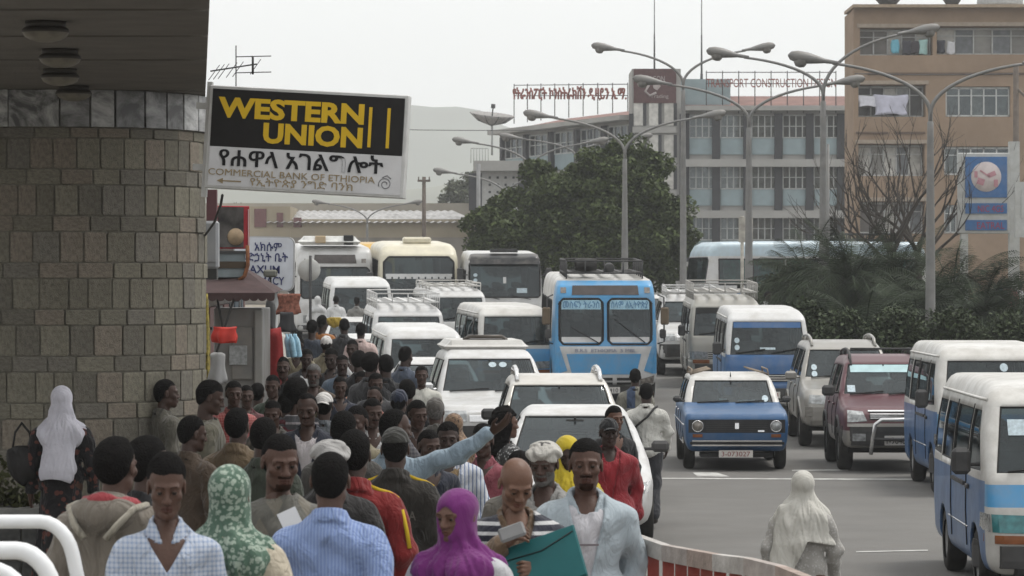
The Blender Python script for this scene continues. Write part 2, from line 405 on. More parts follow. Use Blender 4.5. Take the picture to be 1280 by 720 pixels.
for px, py, d, lab in ((92,122,25.9,'round grey bowl lamp right over the marble band of the bank'),(75,83,23.9,'bowl lamp under the canopy, second out from the marble band'),(75,56,21.9,'bowl lamp under the canopy, third out from the marble band'),(57,20,19.6,'bowl lamp under the canopy, outermost from the marble band')):
    p = W(px, py, d); p.z = 4.462
    if lp is None:
        lp = thing('canopy_lamp', lab, 'lamp', p, 0, 'bowl lamps in a row under the bank canopy')
        b = MB(); b.lathe([(.0,0),(.125,0),(.125,-.035),(.0,-.035)], n=24); b.build('ceiling_rose', lampd, lp)
        b = MB(); b.lathe([(.118,-.03),(.14,-.045),(.148,-.065),(.14,-.07)], n=28); b.build('rim', lampd, lp)
        b = MB(); b.lathe([(.142,-.068),(.128,-.092),(.095,-.112),(.05,-.124),(0,-.127)], n=28); b.build('bowl', lampm, lp)
    else: c = copy_tree(lp); c.location = p; c['label'] = lab

# ---------------------------------------------------------------- the projecting bank sign
alu = mat('aluminium', (.55,.55,.54), .4, .6, var=.1, scale=8); blackp = mat('sign_black', (.012,.011,.011), .35, var=.2)
whitep = mat('sign_white', (.62,.62,.63), .5, var=.06, dirt=.2); yel = mat('sign_yellow', (.62,.40,.02), .5, var=.06)
ink = mat('ink_black', (.012,.012,.014), .6); gold = mat('ink_gold', (.30,.235,.14), .6)
D = 25.0; c0 = W(383, 177, D)
sg = thing('bank_sign', 'tilted black and white money transfer sign with big yellow capitals projecting from the bank corner', 'sign', c0)
sg.rotation_euler = (0, R(3.25), R(-4)); U = D/F     # metres per photo pixel at the sign
SW, SH = 251*U, 129*U
b = MB(); b.box((0,.1,0), (SW,.2,SH), bev=.006); b.build('box_frame', alu, sg)
b = MB(); b.box((0,-.004,24.2*U), (SW-9*U,.02,72*U)); b.build('black_panel', blackp, sg)
b = MB(); b.box((0,-.004,-36.4*U), (SW-9*U,.02,48.8*U)); b.build('white_panel', whitep, sg)
LF = -.016
text('WESTERN', 33.5*U, yel, sg, (-21*U, LF, 26*U), width=184*U, bold=.0085)
text('UNION', 33.5*U, yel, sg, (8*U, LF, -3.5*U), width=125*U, bold=.0085)
for x in (79, 102): bb = MB(); bb.box((x*U, LF, 22*U), (4*U,.008,50*U)); bb.build('yellow_bar', yel, sg)
text('የሐዋላ አገልግሎት', 27*U, ink, sg, (-5*U, LF, -35*U), width=207*U, bold=.003)
text('COMMERCIAL BANK OF ETHIOPIA', 11.5*U, gold, sg, (-16*U, LF, -47.5*U), width=210*U)
text('የኢትዮጵያ ንግድ ባንክ', 13*U, gold, sg, (-3*U, LF, -58.5*U), width=129*U)
b = MB(); b.box((-92*U,LF,-54.5*U), (26*U,.006,1.6*U)); b.prism([(-110*U,-54.5*U),(-102*U,-51*U),(-102*U,-58*U)], LF-.003, LF+.003); b.build('arrow', gold, sg)
b = MB()
pts = [(102*U+math.cos(a)*r_*U, LF, -48*U+math.sin(a)*r_*U) for a, r_ in [(k*.35, 2.2+k*.22) for k in range(29)]]
b.tube(pts, .6*U, 5); b.tube([(98*U,LF,-40*U),(104*U,LF,-37*U),(109*U,LF,-41*U)], .7*U, 5); b.build('spiral_emblem', mat('ink_grey',(.2,.2,.21),.6), sg)
b = MB(); b.box((-SW/2-.02,.14,-.02), (.04,.06,SH+.1)); b.box((-SW/2-.06,.14,SH*.3),(.12,.05,.05)); b.box((-SW/2-.06,.14,-SH*.3),(.12,.05,.05)); b.build('bracket', alu, sg)
# drain pipe at the wall edge, meter box, cable
dk = mat('dark_iron', (.05,.05,.05), .6, var=.2); grey = mat('grey_paint', (.33,.34,.34), .6, var=.12, dirt=.4)
o = MB(); p0 = W(250, 300, 28.0); o.cyl((p0.x,28.0,.35),(p0.x,28.0,4.4),.03); tag(o.build('drain_pipe', grey), 'thin grey drain pipe down the edge of the stone wall', 'pipe')
mb_ = thing('meter_box', 'light grey metal meter box with rounded top beside the stone wall', 'box', W(264, 306, 29.5))
b = MB(); b.box((0,.08,0), (17*29.5/F,.2,60*29.5/F), bev=.02); b.build('casing', mat('meter_grey',(.26,.27,.285),.5,var=.1,dirt=.3), mb_)
b = MB(); b.box((0,-.025,.02), (.095,.012,.36), bev=.004); b.build('door', mat('meter_door',(.30,.31,.325),.5,var=.1,dirt=.3), mb_)
b = MB(); b.box((0,.08,-.27), (.1,.16,.1)); b.build('lower_bracket', dk, mb_)
b = MB(); b.tube([W(*q) for q in ((278,244,25.2),(276,256,25.6),(268,278,26.5),(258,292,27.3),(251,300,27.95))], .011, 6); tag(b.build('cable', dk), 'black cable hanging from the bank sign down to the wall', 'cable')
# striped maroon strip behind
b = MB(); p = W(265, 258, 31.5); b.box((p.x,p.y,p.z), (.1,.1,.33)); tag(b.build('wall_post', mat('maroon_paint',(.11,.05,.055),.6)), 'maroon painted post behind the meter box', 'post')
# TV aerial above the sign
ant = thing('tv_aerial', 'rusty television aerial with thin crossed rods above the bank sign', 'aerial', W(295, 107, 31))
aU = 31/F; b = MB(); b.cyl((0,0,-.6),(0,0,50*aU),.006); b.build('mast', dk, ant)
b = MB(); b.cyl((-32*aU,0,18*aU),(26*aU,0,27*aU),.008,n=6); b.build('boom', dk, ant)
b = MB()
for x in (-30,-24,-18,-8,0,22): b.cyl((x*aU-.03,-.03,22*aU+x*.14*aU-11*aU),(x*aU+.05,.25,22*aU+x*.14*aU+10*aU),.004,n=5)
for z in (16,36): b.cyl((0,0,z*aU),(44*aU,0,(z+1)*aU),.005,n=5)
b.cyl((21*aU,0,14*aU),(21*aU,0,37*aU),.012,n=6); b.build('rods', dk, ant)

# ---------------------------------------------------------------- kiosk with maroon awning and hanging goods
maroon = mat('awning_maroon', (.058,.036,.036), .85, var=.18, scale=8, dirt=.3, dcol=(.10,.08,.075))
KD = 33.0; kU = KD/F
ki = thing('street_kiosk', 'grey sheet metal kiosk under a scalloped maroon awning', 'kiosk', (W(300,400,KD).x, KD, zwalk(-2.8,KD)))
kx = ki.location.x; kz = ki.location.z
steel = mat('kiosk_steel', (.17,.17,.165), .5, .3, var=.15, scale=4, dirt=.6, dcol=(.19,.17,.15))
b = MB(); b.box((-.02, .55, 1.12), (.50,1.1,2.24), bev=.01); b.build('cabin', steel, ki)
b = MB(); b.box((.195,-.02,1.12), (.085,.05,2.2), bev=.01); b.build('corner_post', mat('kiosk_post',(.22,.22,.21),.5,.2,dirt=.5), ki)
zA = lambda py: W(0,py,KD).z - kz; xA = lambda px: W(px,0,KD).x - kx
b = MB(); b.box((xA(309)-.05,-.012,(zA(408)+zA(475))/2), (.22,.03,zA(408)-zA(475)), bev=.02); b.build('door_panel', mat('kiosk_door',(.14,.14,.135),.5,.3,dirt=.6), ki)
b = MB(); b.box((xA(298),-.035,zA(444)), (.185,.012,.2), bev=.004); b.build('notice_board', mat('notice',(.24,.25,.25),.6,var=.3,scale=30), ki)
aw = link('awning', None, ki)
b = MB(); x0, x1, x2 = xA(252), xA(284), xA(346)
b.add([(x0-.3,.9,zA(322)),(x1,.9,zA(326)),(x2,-.25,zA(366)),(x0-.3,-.25,zA(366)),(x2,.9,zA(362))], [(0,1,2,3),(1,4,2)]); b.build('canvas_top', maroon, aw)
for i in range(9):
    xx = x2 - .085*i - .045; b = MB(); z0 = zA(366)
    pl = [(xx-.043,z0),(xx+.043,z0)] + [(xx+.043*math.cos(t), z0-.05-.035*math.sin(t)) for t in np.linspace(0, math.pi, 9)]
    b.prism(pl, -.262, -.252); b.build('scallop', maroon, aw)
b = MB(); b.cyl((xA(295),-.2,zA(372)),(xA(266),0,zA(455)),.012); b.cyl((xA(272),-.05,zA(372)),(xA(279),-.05,zA(411)),.012); b.build('strut', dk, ki)
red = mat('red_cloth', (.24,.028,.028), .85, var=.2, bump=.3); 
def drape(name, px0, px1, py0, py1, d, m, label, cat='clothing', amp=.03, taper=1.0, seed=0, deep=.09):
    """hanging cloth: a closed pleated sleeve of fabric"""
    p0, p1 = W(px0,py0,d), W(px1,py1,d); w = p1.x-p0.x; h = p0.z-p1.z; b = MB(); N = 28; M = 10; v = []; f = []; rr = random.Random(seed); ph = rr.uniform(0,6)
    for j in range(M+1):
        t = j/M; ww = w*(taper+(1-taper)*t)/2
        for i in range(N):
            a = 2*math.pi*i/N; fold = 1 + amp*5*math.sin(a*5+ph+t*1.2)*(.3+.7*t) + .07*math.sin(2*a+ph+5*t) + .05*math.sin(7*t+ph)
            v.append((math.cos(a)*ww*fold, math.sin(a)*deep*(.5+.5*t)*fold, -h*t + h*.06*math.sin(a*3+ph)*t + h*.05*math.sin(a*2+ph*2)*(1-t)))
    for j in range(M):
        for i in range(N): i2=(i+1)%N; f.append((j*N+i, (j+1)*N+i, (j+1)*N+i2, j*N+i2))
    f += [tuple(range(N)), tuple(M*N+i for i in range(N))[::-1]]
    b.add(v, f, True); o = b.build(name, m, None, ((p0.x+p1.x)/2, d, p0.z)); return tag(o, label, cat)
plaid = mat('plaid_cloth', (.17,.07,.05), .85, var=.6, scale=26)
drape('red_robe', 329, 358, 412, 480, 34.2, red, 'long dark red robe hanging beside the kiosk', taper=.45, seed=1)
drape('black_bag', 331, 345, 376, 412, 34.5, dk, 'black bag hanging from the kiosk eave', 'bag', .01, .8, 2)
drape('dark_coat', 346, 370, 391, 414, 35, mat('coat_dark',(.03,.03,.032),.8), 'charcoal coat hanging behind the red robe', taper=.6, seed=3)
drape('plaid_shirt', 346, 375, 368, 392, 36, plaid, 'red and cream plaid shirt hung out for sale above the coats', taper=.9, seed=4)
drape('red_umbrella', 268, 295, 409, 428, 32.4, mat('red_plastic',(.42,.03,.02),.5,var=.15), 'bright red folded sunshade under the awning', 'sunshade', .05, 1.15, 5)
drape('fruit_bunch', 251, 262, 372, 478, 31.8, mat('leaf_yellow',(.20,.16,.03),.7,var=.7,scale=22,bump=.6), 'string of yellow green leaves hanging at the wall edge', 'plant', .05, .8, 6, .12)
drape('white_sack', 260, 284, 442, 478, 31.6, mat('sack_white',(.28,.28,.28),.8), 'white sack propped below the red sunshade', 'sack', .02, .7, 7)
bt = thing('water_bottles', 'shrink wrapped pack of pale blue water bottles hanging by the kiosk', 'bottles', W(368, 446, 34.3))
blue_pl = mat('bottle_blue', (.30,.50,.62), .2, var=.3, scale=20, coat=.3)
for i,(x,y) in enumerate(((-.05,0),(.0,-.04),(.05,0),(-.02,.05),(.03,.05))):
    b = MB(); b.lathe([(0,0),(.034,0),(.036,.02),(.033,.09),(.036,.16),(.028,.2),(.012,.225),(.012,.25),(0,.25)], n=12); b.build('bottle', blue_pl, bt, (x,y,0), (R(8),R(-8),0))
# red box sign with dark picture face, and the small balcony sign below
sb = thing('red_box_sign', 'narrow red edged box sign with a dark picture face above the kiosk', 'sign', W(293, 284, 33.5)); sb.rotation_euler = (0,0,R(24))
b = MB(); b.box((.0,.1,0), (.36,.13,.45), bev=.006); b.build('box', mat('sign_red',(.30,.022,.03),.5,var=.15), sb)
b = MB(); b.box((-.03,.028,0), (.28,.014,.42)); b.build('picture_panel', mat('picture_dark',(.055,.05,.047),.5,var=.8,scale=6), sb)
b = MB(); b.box((.165,.03,0), (.008,.012,.38)); b.build('trim', mat('trim_pale',(.5,.4,.38),.6), sb)
b = MB(); b.lathe([(0,-.014),(.09,-.01),(.09,0)], (0.02,.02,-.1), 20, 'y'); b.build('picture_disc', mat('picture_tan',(.26,.19,.12),.6,var=.3,scale=10), sb)
s2 = thing('glazed_sign_box', 'grey blue box sign with a brown band under the red sign', 'sign', W(289, 331, 33.2)); s2.rotation_euler = (0,0,R(15))
b = MB(); b.box((0,.1,0), (.30,.2,.27), bev=.01); b.build('box', mat('sign_greyblue',(.17,.20,.21),.4,var=.2), s2)
b = MB(); b.box((0,-.006,0), (.31,.02,.07)); b.build('band', mat('sign_brown',(.06,.045,.03),.6), s2)
b = MB(); b.box((0,-.006,.13), (.31,.02,.03)); b.build('top_band', dk, s2)
b = MB(); b.tube([(.17,0,.2),(.17,-.03,.0),(.13,-.05,-.12),(.07,-.04,-.16)], .022, 6); b.build('rust_trim', mat('rust',(.16,.065,.03),.8,var=.4,scale=20), s2)
# pharmacy sign
ph = thing('pharmacy_sign', 'white rounded pharmacy sign with dark blue lettering behind the kiosk', 'sign', W(330, 329.5, 39)); pU = 39/F
ph.rotation_euler = (0, R(1.2), 0)
def rrect(w, h, r, n=5):
    P = []
    for cx, cy, a0 in ((w/2-r,h/2-r,0),(-w/2+r,h/2-r,90),(-w/2+r,-h/2+r,180),(w/2-r,-h/2+r,270)):
        for k in range(n+1): a = R(a0+90*k/n); P.append((cx+r*math.cos(a), cy+r*math.sin(a)))
    return P
b = MB(); b.prism(rrect(76*pU,68*pU,9*pU), -.02, .1); b.build('frame', mat('sign_rim',(.36,.36,.36),.5), ph)
b = MB(); b.prism(rrect(73*pU,65*pU,8*pU), -.026, 0.0); b.build('face', mat('sign_face',(.52,.54,.58),.5,var=.08,dirt=.25), ph)
navy = mat('ink_navy', (.03,.035,.11), .6)
for t, x, z, w in (('አክሱም', 5, 16, 34), ('መድኃኒት ቤት', -1, 3, 62), ('AXUM', 1, -12, 38), ('PHARMACY', -3, -26, 58)):
    text(t, 14*pU, navy, ph, (x*pU, -.03, z*pU), width=w*pU, bold=.0015)
b = MB(); b.cyl((.15,.05,-68*pU/2),(.15,.05,-2.4),.03); b.build('post', grey, ph)
fl = thing('floodlight', 'small grey floodlight on an arm in front of the pharmacy sign', 'lamp', W(338, 344, 37.5))
b = MB(); b.box((0,0,.02),(.16,.1,.09),bev=.02); b.build('head', mat('flood_grey',(.13,.13,.11),.6), fl)
b = MB(); b.tube([(0,.02,-.02),(.0,.03,-.12),(-.12,.02,-.2),(-.45,0,-.28)], .015, 6); b.build('arm', dk, fl)
# back of a round traffic sign
ts = thing('round_traffic_sign', 'back of a round pale traffic sign on a thin dark pole', 'sign', (W(388,0,62).x, 62, zwalk(-4,62)))
zc = W(0,337.5,62).z - ts.location.z; 
b = MB(); b.lathe([(0,-.012),(.215,-.012),(.222,0),(.215,.012),(0,.012)], (-.03,.05,zc), 28, 'y'); b.build('disc', mat('disc_back',(.46,.46,.44),.5,.2,var=.1,dirt=.35), ts)
b = MB(); b.cyl((0,0,0),(0,0,zc+.28),.028); b.build('pole', dk, ts)

# planter and bush at the far left
pl = thing('stone_planter', 'low planter faced with dark granite slabs against the stone wall', 'planter', (-3.95, 24.6, .37))
b = MB(); b.box((0,.25,.36), (1.5,.5,.72)); b.build('core', MATS['mortar'], pl)
gran = mat('granite_dark', (.06,.06,.058), .35, var=.5, scale=14)
for i in range(3):
    for j in range(2): b = MB(); b.box((-.48+i*.44,-.012,.19+j*.34), (.43,.03,.33), bev=.004); b.build('granite_slab', gran, pl)
b = MB(); b.box((0,.24,.74), (1.56,.56,.05), bev=.01); b.build('coping', mat('coping',(.2,.2,.19),.7,var=.2), pl)

# ---------------------------------------------------------------- low row of shops along the pavement behind the kiosk
shp = [(-3.45,35.5),(-4.0,44.5),(-4.55,53.5),(-5.2,62.5)]
for i, (lab, c_) in enumerate((('dim brown shop front hidden behind the kiosk',(.10,.085,.07)),('grey plastered shop front beyond the pharmacy sign post',(.15,.14,.13)),('ochre shop front at the far end of the pavement shops',(.17,.13,.09)))):
    (x0,y0),(x1,y1) = shp[i], shp[i+1]; v_ = Vector((x1-x0,y1-y0)); L_ = v_.length-.1; g = zwalk(x1-.2,(y0+y1)/2)
    sh_ = thing('shop_front', lab, 'shop', (x0,y0,g), math.atan2(v_.y,v_.x)); hh_ = 2.7+.1*i
    b = MB(); b.box((L_/2,1.6,hh_/2-.2),(L_,3.0,hh_+.4)); b.build('wall', mat('shop_plaster%d'%i,c_,.9,var=.2,scale=2,dirt=.4,dcol=(.09,.08,.07)), sh_)
    b = MB(); b.box((L_/2,1.45,hh_+.06),(L_+.1,3.5,.12)); b.build('roof', mat('shop_roof',(.13,.11,.10),.8,.2,var=.3,scale=3), sh_)
    for k in range(3):
        xx = L_*(k+.5)/3; b = MB(); b.box((xx,.06,1.15),(L_/3-.7,.1,2.1)); dr = b.build('shutter', mat('shop_shutter%d'%((i+k)%3),[(.05,.07,.09),(.10,.045,.04),(.06,.06,.06)][(i+k)%3],.6,var=.3), sh_)
        for m_ in range(6): b = MB(); b.box((xx,.0,.3+m_*.33),(L_/3-.74,.03,.03)); b.build('slat', dk, dr)
# ================================================================ FAR BUILDINGS
def leaf_cloud(n, sampler, size, r, up=.4):
    """n small bent leaf faces; returns verts, quads"""
    P = np.array([sampler(r) for _ in range(n)], np.float32); g = np.random.RandomState(r.randrange(9999))
    nrm = g.normal(size=(n,3)); nrm[:,2] = np.abs(nrm[:,2])+up; nrm /= np.linalg.norm(nrm,axis=1)[:,None]
    t = np.cross(nrm, g.normal(size=(n,3))); t /= np.linalg.norm(t,axis=1)[:,None]; bt = np.cross(nrm, t)
    s = size*(.6+.8*g.rand(n))[:,None]
    a = P - t*s; b_ = P + bt*s*.5; c = P + t*s; d = P - bt*s*.5
    v = np.stack([a,b_,c,d],1).reshape(-1,3); q = np.arange(n*4).reshape(n,4); return v, q
def leafmat(name, c, var=.5):
    if name in MATS: return MATS[name]
    m = bpy.data.materials.new(name); MATS[name] = m; n, l, p = nodes_of(m)
    g = n.new('ShaderNodeNewGeometry'); cr = n.new('ShaderNodeMixRGB'); c = Vector(c)
    cr.inputs[1].default_value = (*(c*(1-var)),1); cr.inputs[2].default_value = (*(c*(1+var)),1)
    l.new(g.outputs['Random Per Island'], cr.inputs[0]); l.new(cr.outputs[0], p.inputs['Base Color']); p.inputs['Roughness'].default_value = .6
    p.inputs['Specular IOR Level'].default_value = .08
    return m
bark = mat('bark', (.085,.07,.055), .95, var=.3, scale=12, bump=.6)
def limb(b, p, dr, L, r0, depth, rr, spread=.6, out=None):
    pts = [p]; rad = [r0]; d = dr.copy(); n = 4
    for i in range(n):
        d = (d + Vector((rr.uniform(-1,1),rr.uniform(-1,1),rr.uniform(-.5,.8)))*.16).normalized()
        p = p + d*L/n; pts.append(p); rad.append(r0*(1-.5*(i+1)/n))
    b.tube(pts, rad, 6)
    if out is not None: out.append(p)
    if depth > 0:
        for k in range(rr.choice([2,3,3])):
            q = pts[rr.choice([2,3,4])]; nd = (d + Vector((rr.uniform(-1,1),rr.uniform(-1,1),rr.uniform(-.2,.9)))*spread).normalized()
            limb(b, q, nd, L*rr.uniform(.6,.8), r0*.5, depth-1, rr, spread, out)
def leafy_tree(name, label, base, height, cw, lobes, n, leaf, col, seed, group=None, trunk=.25, cat='tree', up=.4):
    """lobes: ellipsoids (x,y,z,rx,ry,rz) relative to the base; leaves fill clumps inside their outer half"""
    rr = random.Random(seed); t = thing(name, label, cat, base, 0, group)
    b = MB(); out = []
    limb(b, Vector((0,0,-.1)), Vector((0,0,1)), height*.42, trunk, 3 if trunk>.1 else 2, rr, .75, out); b.build('trunk', bark, t)
    clumps = []
    for (x,y,z,rx,ry,rz) in lobes:
        for _ in range(max(6, int(56*rx*rz/ (cw*cw/12)))):
            while True:
                u = Vector((rr.uniform(-1,1),rr.uniform(-1,1),rr.uniform(-1,1)))
                if .45 < u.length < 1: break
            clumps.append((x+u.x*rx, y+u.y*ry, z+u.z*rz, rr.uniform(.5,1)*min(rx,rz)*.5))
    def samp(r):
        c = clumps[r.randrange(len(clumps))]
        while True:
            u = (r.uniform(-1,1),r.uniform(-1,1),r.uniform(-1,1)); q = u[0]**2+u[1]**2+u[2]**2
            if q < 1 and r.random() < .25+q: break
        return (c[0]+u[0]*c[3]*1.15, c[1]+u[1]*c[3]*1.15, c[2]+u[2]*c[3]*.8)
    v, q = leaf_cloud(n, samp, leaf, rr, up)
    o = link('crown', np_mesh('crown', v, q, leafmat('leaf_%s'%col[0], col[1]), False), t); return t
# big dark tree on the central strip
D = 122.0; u_ = D/F
bt_ = W(735, 345, D); bt_.z = zroad(D)
def lb(px, py, rx, rz, ry=None, dy=0): p = W(px,py,D); return (p.x-bt_.x, dy, p.z-bt_.z, rx*u_, (ry or rx)*u_, rz*u_)
leafy_tree('broad_tree', 'big dark green broad tree on the central strip behind the blue bus', bt_, 6.0, 8.5,
   [lb(650,290,62,52), lb(705,255,65,55), lb(765,235,62,52), lb(795,255,55,62), lb(745,300,95,60), lb(822,295,40,48), lb(620,300,40,35), lb(690,320,70,40), lb(805,320,50,40), lb(790,215,34,26)],
   125000, .092, ('big', (.058,.076,.028)), 5, trunk=.32)
D = 150.0; u_ = D/F; bt_ = W(575, 300, D); bt_.z = zroad(D)
D2 = 260.0; u2 = D2/F; b0 = W(577, 300, D2); b0.z = zroad(D2)
leafy_tree('gum_tree', 'thin grey green gum tree beside the wooden pole far behind', b0, 6.5, 3, [((px-577)*u2,0,W(0,py,D2).z-b0.z, rx*u2, rx*u2, rz*u2) for px,py,rx,rz in ((575,240,20,14),(590,225,14,12),(562,255,14,12),(585,262,20,12),(600,250,12,14))], 5200, .16, ('gum',(.085,.095,.06)), 6, trunk=.16)
for i,(px, sz) in enumerate(((545,9),(500,8),(330,12),(290,12))):
    b0 = W(px, 290, 300); b0.z = zroad(300)
    leafy_tree('distant_tree', ['small dark tree behind the low cream building by the wooden pole','small dark tree behind the cream building under the bank sign','slender tree behind the maroon doors of the cream building','slender tree behind the bank wall corner'][i], b0, 7, 4, [(0,0,5.6+i*.3,sz*.16,sz*.16,sz*.2)], 1600, .17, ('gum',(.085,.095,.06)), 60+i, 'distant trees', .14)

# ---- grey transport office with roof lettering
plas = mat('plaster_grey', (.315,.31,.295), .85, var=.1, scale=.6, dirt=.35, dcol=(.26,.25,.23)); dkp = mat('pilaster_dark', (.035,.036,.04), .7)
bluep = mat('panel_paleblue', (.26,.33,.35), .6, var=.1, scale=1.5, dirt=.3, dcol=(.27,.3,.3)); curt = [mat('curtain%d'%i, c, .8, var=.25, scale=3) for i, c in enumerate([(.50,.49,.46),(.30,.31,.31),(.42,.41,.38),(.16,.17,.18)])]
winglass = glass_mat('window_glass', (.75,.78,.78), .6); frame_m = mat('window_frame', (.46,.47,.46), .6, var=.1)
roofm = mat('roof_red', (.19,.11,.095), .85, var=.2, scale=1); letm = mat('letter_rust', (.20,.055,.04), .7, var=.25, scale=2)
def wing(par, p0, p1, ztop, zs, bays, seed, fh=3.42, wh=1.55):
    """facade between two ground points: bays of curtained window over pale blue panel between dark pilasters"""
    rr = random.Random(seed); v = Vector(p1)-Vector(p0); L = v.length; ang = math.atan2(v.y, v.x)
    w = link('wing', None, par, p0, (0,0,ang))
    b = MB(); b.box((L/2,5.2,ztop/2), (L,10,ztop)); b.build('block', plas, w)
    b = MB(); b.box((L/2,4.6,ztop+.16), (L+.5,11.4,.32)); b.build('cornice', plas, w)
    b = MB(); b.add([(-.2,.2,ztop+.33),(L+.2,.2,ztop+.33),(L+.2,5,ztop+1.3),(-.2,5,ztop+1.3),(-.2,9.8,ztop+.33),(L+.2,9.8,ztop+.33)], [(0,1,2,3),(3,2,5,4),(0,3,4),(1,5,2)]); b.build('roof', roofm, w)
    bw = L/bays
    for fl in range(zs):
        z1 = ztop - .35 - fl*fh
        b = MB(); b.box((L/2,-.28,z1-fh+.28), (L+.1,1.1,.5)); b.build('floor_slab', plas, w)
        for i in range(bays):
            x0 = i*bw
            b = MB(); b.box((x0+bw/2+.13,.16,z1-wh-.45), (bw-.36,.1,1.08)); b.build('spandrel_panel', bluep, w)
            b = MB(); b.box((x0+bw/2+.13,.22,z1-wh/2+.1), (bw-.36,.06,wh)); wn = b.build('window', rr.choice(curt), w)
            b = MB()
            for k in range(5): b.box((x0+.32+(bw-.36)*k/4,.12,z1-wh/2+.1), (.07,.08,wh))
            b.box((x0+bw/2+.13,.12,z1-.02+.1),(bw-.36,.08,.07)); b.box((x0+bw/2+.13,.12,z1-wh+.14),(bw-.36,.08,.07)); b.box((x0+bw/2+.13,.125,z1-wh*.42),(bw-.36,.07,.05))
            b.build('frame', frame_m, wn)
            b = MB(); b.box((x0+bw/2+.13,.17,z1-wh/2+.1), (bw-.38,.02,wh-.1)); b.build('pane', winglass, wn)
        for i in range(bays+1):
            b = MB(); b.box((i*bw+(.1 if i==0 else 0),.02,z1-fh/2+.25), (.52 if 0<i<bays else .4,.42,fh-.12)); b.build('pilaster', dkp, w)
    return w
tb = thing('transport_office', 'long grey office block with pale blue panels and red roof lettering', 'building', (8, 215, zroad(215)))
def rel(p, o): return (p[0]-o.location.x, p[1]-o.location.y, 0)
zT = lambda py, d: W(0,py,d).z - zroad(215)
G = zroad(215)
wl = wing(tb, rel(W(628,0,236),tb), rel(W(791,0,214.5),tb), zT(150,222)-.4, 4, 5, 3)
wr = wing(tb, rel(W(856,0,214),tb), rel(W(1090,0,214),tb), zT(139,214), 4, 6, 4)
tw = link('stair_tower', None, tb, rel(W(790,0,213.4),tb))
tU = 213.4/F; TW = 61*tU; th = zT(86,213.4)
b = MB(); b.box((TW/2,3,th/2), (TW,6,th)); b.build('block', plas, tw)
b = MB(); b.box((TW/2-.1,-.06,th-1.15), (53*tU,.1,43*tU)); mp_ = b.build('maroon_panel', mat('panel_maroon',(.085,.04,.04),.6,var=.15), tw)
palei = mat('ink_pale',(.35,.31,.30),.7)
text('TRACON', .52, palei, mp_, (TW/2-.2,-.14,th-.85), width=1.5); text('Trading', .36, palei, mp_, (TW/2+.2,-.14,th-1.95), width=1.2)
b = MB(); b.tube([(TW/2-.5,-.14,th-1.1),(TW/2-.75,-.14,th-1.5),(TW/2-.45,-.14,th-1.8),(TW/2,-.14,th-1.6)], .09, 6); b.prism([(TW/2-.3,th-.75),(TW/2+.3,th-1.15),(TW/2+.05,th-1.45),(TW/2-.2,th-1.3)],-.16,-.12); b.build('emblem', palei, mp_)
for fl in range(4):
    z1 = zT(129,213.4) - fl*2.12
    for i in range(3):
        b = MB(); b.box((.42+i*1.02,-.03,z1-.75),(.62,.1,1.5)); wn = b.build('window', curt[[0,0,2][i]], tw)
        b = MB(); b.box((.42+i*1.02+.42,-.05,z1-.75),(.22,.12,1.5)); b.build('mullion', dkp, wn)
    b = MB(); b.box((TW/2-.15,-.1,z1-1.78),(TW-.35,.3,.42)); b.build('band', plas, tw)
b = MB(); b.box((TW+.12,-.05,th/2-1.5),(.4,.3,th-3)); b.box((-.05,-.05,th/2-1.5),(.3,.3,th-3)); b.build('pilaster', dkp, tw)
tb2 = MB(); p = rel(W(846,0,216),tb); tb2.box((p[0]+1.75,2.5,(zT(120,214)+1.2)/2),(3.6,5,zT(120,214)+1.2)); tb2.build('blue_core', bluep, tb)
def roof_letters(txt, px0, px1, py, d0, d1, size, label):
    a, b_ = W(px0,py,d0), W(px1,py,d1); v = b_-a; L = Vector((v.x,v.y)).length
    t = thing('roof_lettering', label, 'sign', (a.x,a.y,a.z), math.atan2(v.y,v.x)); 
    sl = (b_.z-a.z)/L
    o = text(txt, size, letm, t, (L/2,0,sl*L/2), width=L, depth=.04, bold=.004); o.rotation_euler = (R(90), -math.atan(sl), 0)
    b = MB(); b.cyl((0,.1,.25),(L,.1,.25+sl*L),.03,n=5); b.cyl((0,.1,1.0),(L,.1,1.0+sl*L),.03,n=5)
    for k in range(9): x = L*k/8; b.cyl((x,.1,-1.75),(x,.1,1.1+sl*x),.035,n=5)
    b.build('support_frame', dk, t)
roof_letters('የትራንስፖርት ኮንስትራክሽን ዲዛይን አ.ማ.', 641, 783, 124, 229, 212.5, 1.05, 'rust red script letters on a frame over the left wing of the grey office')
roof_letters('TRANSPORT CONSTRUCTION DESIGN', 883, 1045, 109, 213.7, 213.4, .82, 'red capital letters on a frame over the right wing of the grey office')
# dish, masts
di = thing('satellite_dish', 'large mesh satellite dish on a pole on the grey office roof', 'dish', W(615, 187, 228)); dU = 228/F
b = MB(); b.cyl((0,0,-.4),(0,0,30*dU),.07); b.build('pole', grey, di)
b = MB(); b.lathe([(0,-9*dU),(8*dU,-8*dU),(17*dU,-4.5*dU),(24*dU,0),(28*dU,4*dU),(27.4*dU,4.4*dU),(17*dU,-3.5*dU),(0,-8*dU)], n=36); o = b.build('bowl', mat('dish_mesh',(.27,.26,.25),.7,var=.2), di, (0,0,40*dU)); o.rotation_euler = (R(8),R(6),0)
b = MB()
for k in range(10): a = math.pi*2*k/10; b.tube([(math.cos(a)*r_*dU,math.sin(a)*r_*dU,z*dU) for r_,z in ((1,-9.5),(17,-5),(28,4))], .04, 4)
b.cyl((0,0,-8*dU),(0,0,14*dU),.05); b.cyl((0,0,12*dU),(0,0,17*dU),.16); o = b.build('ribs_and_feed', dk, di, (0,0,40*dU)); o.rotation_euler = (R(8),R(6),0)
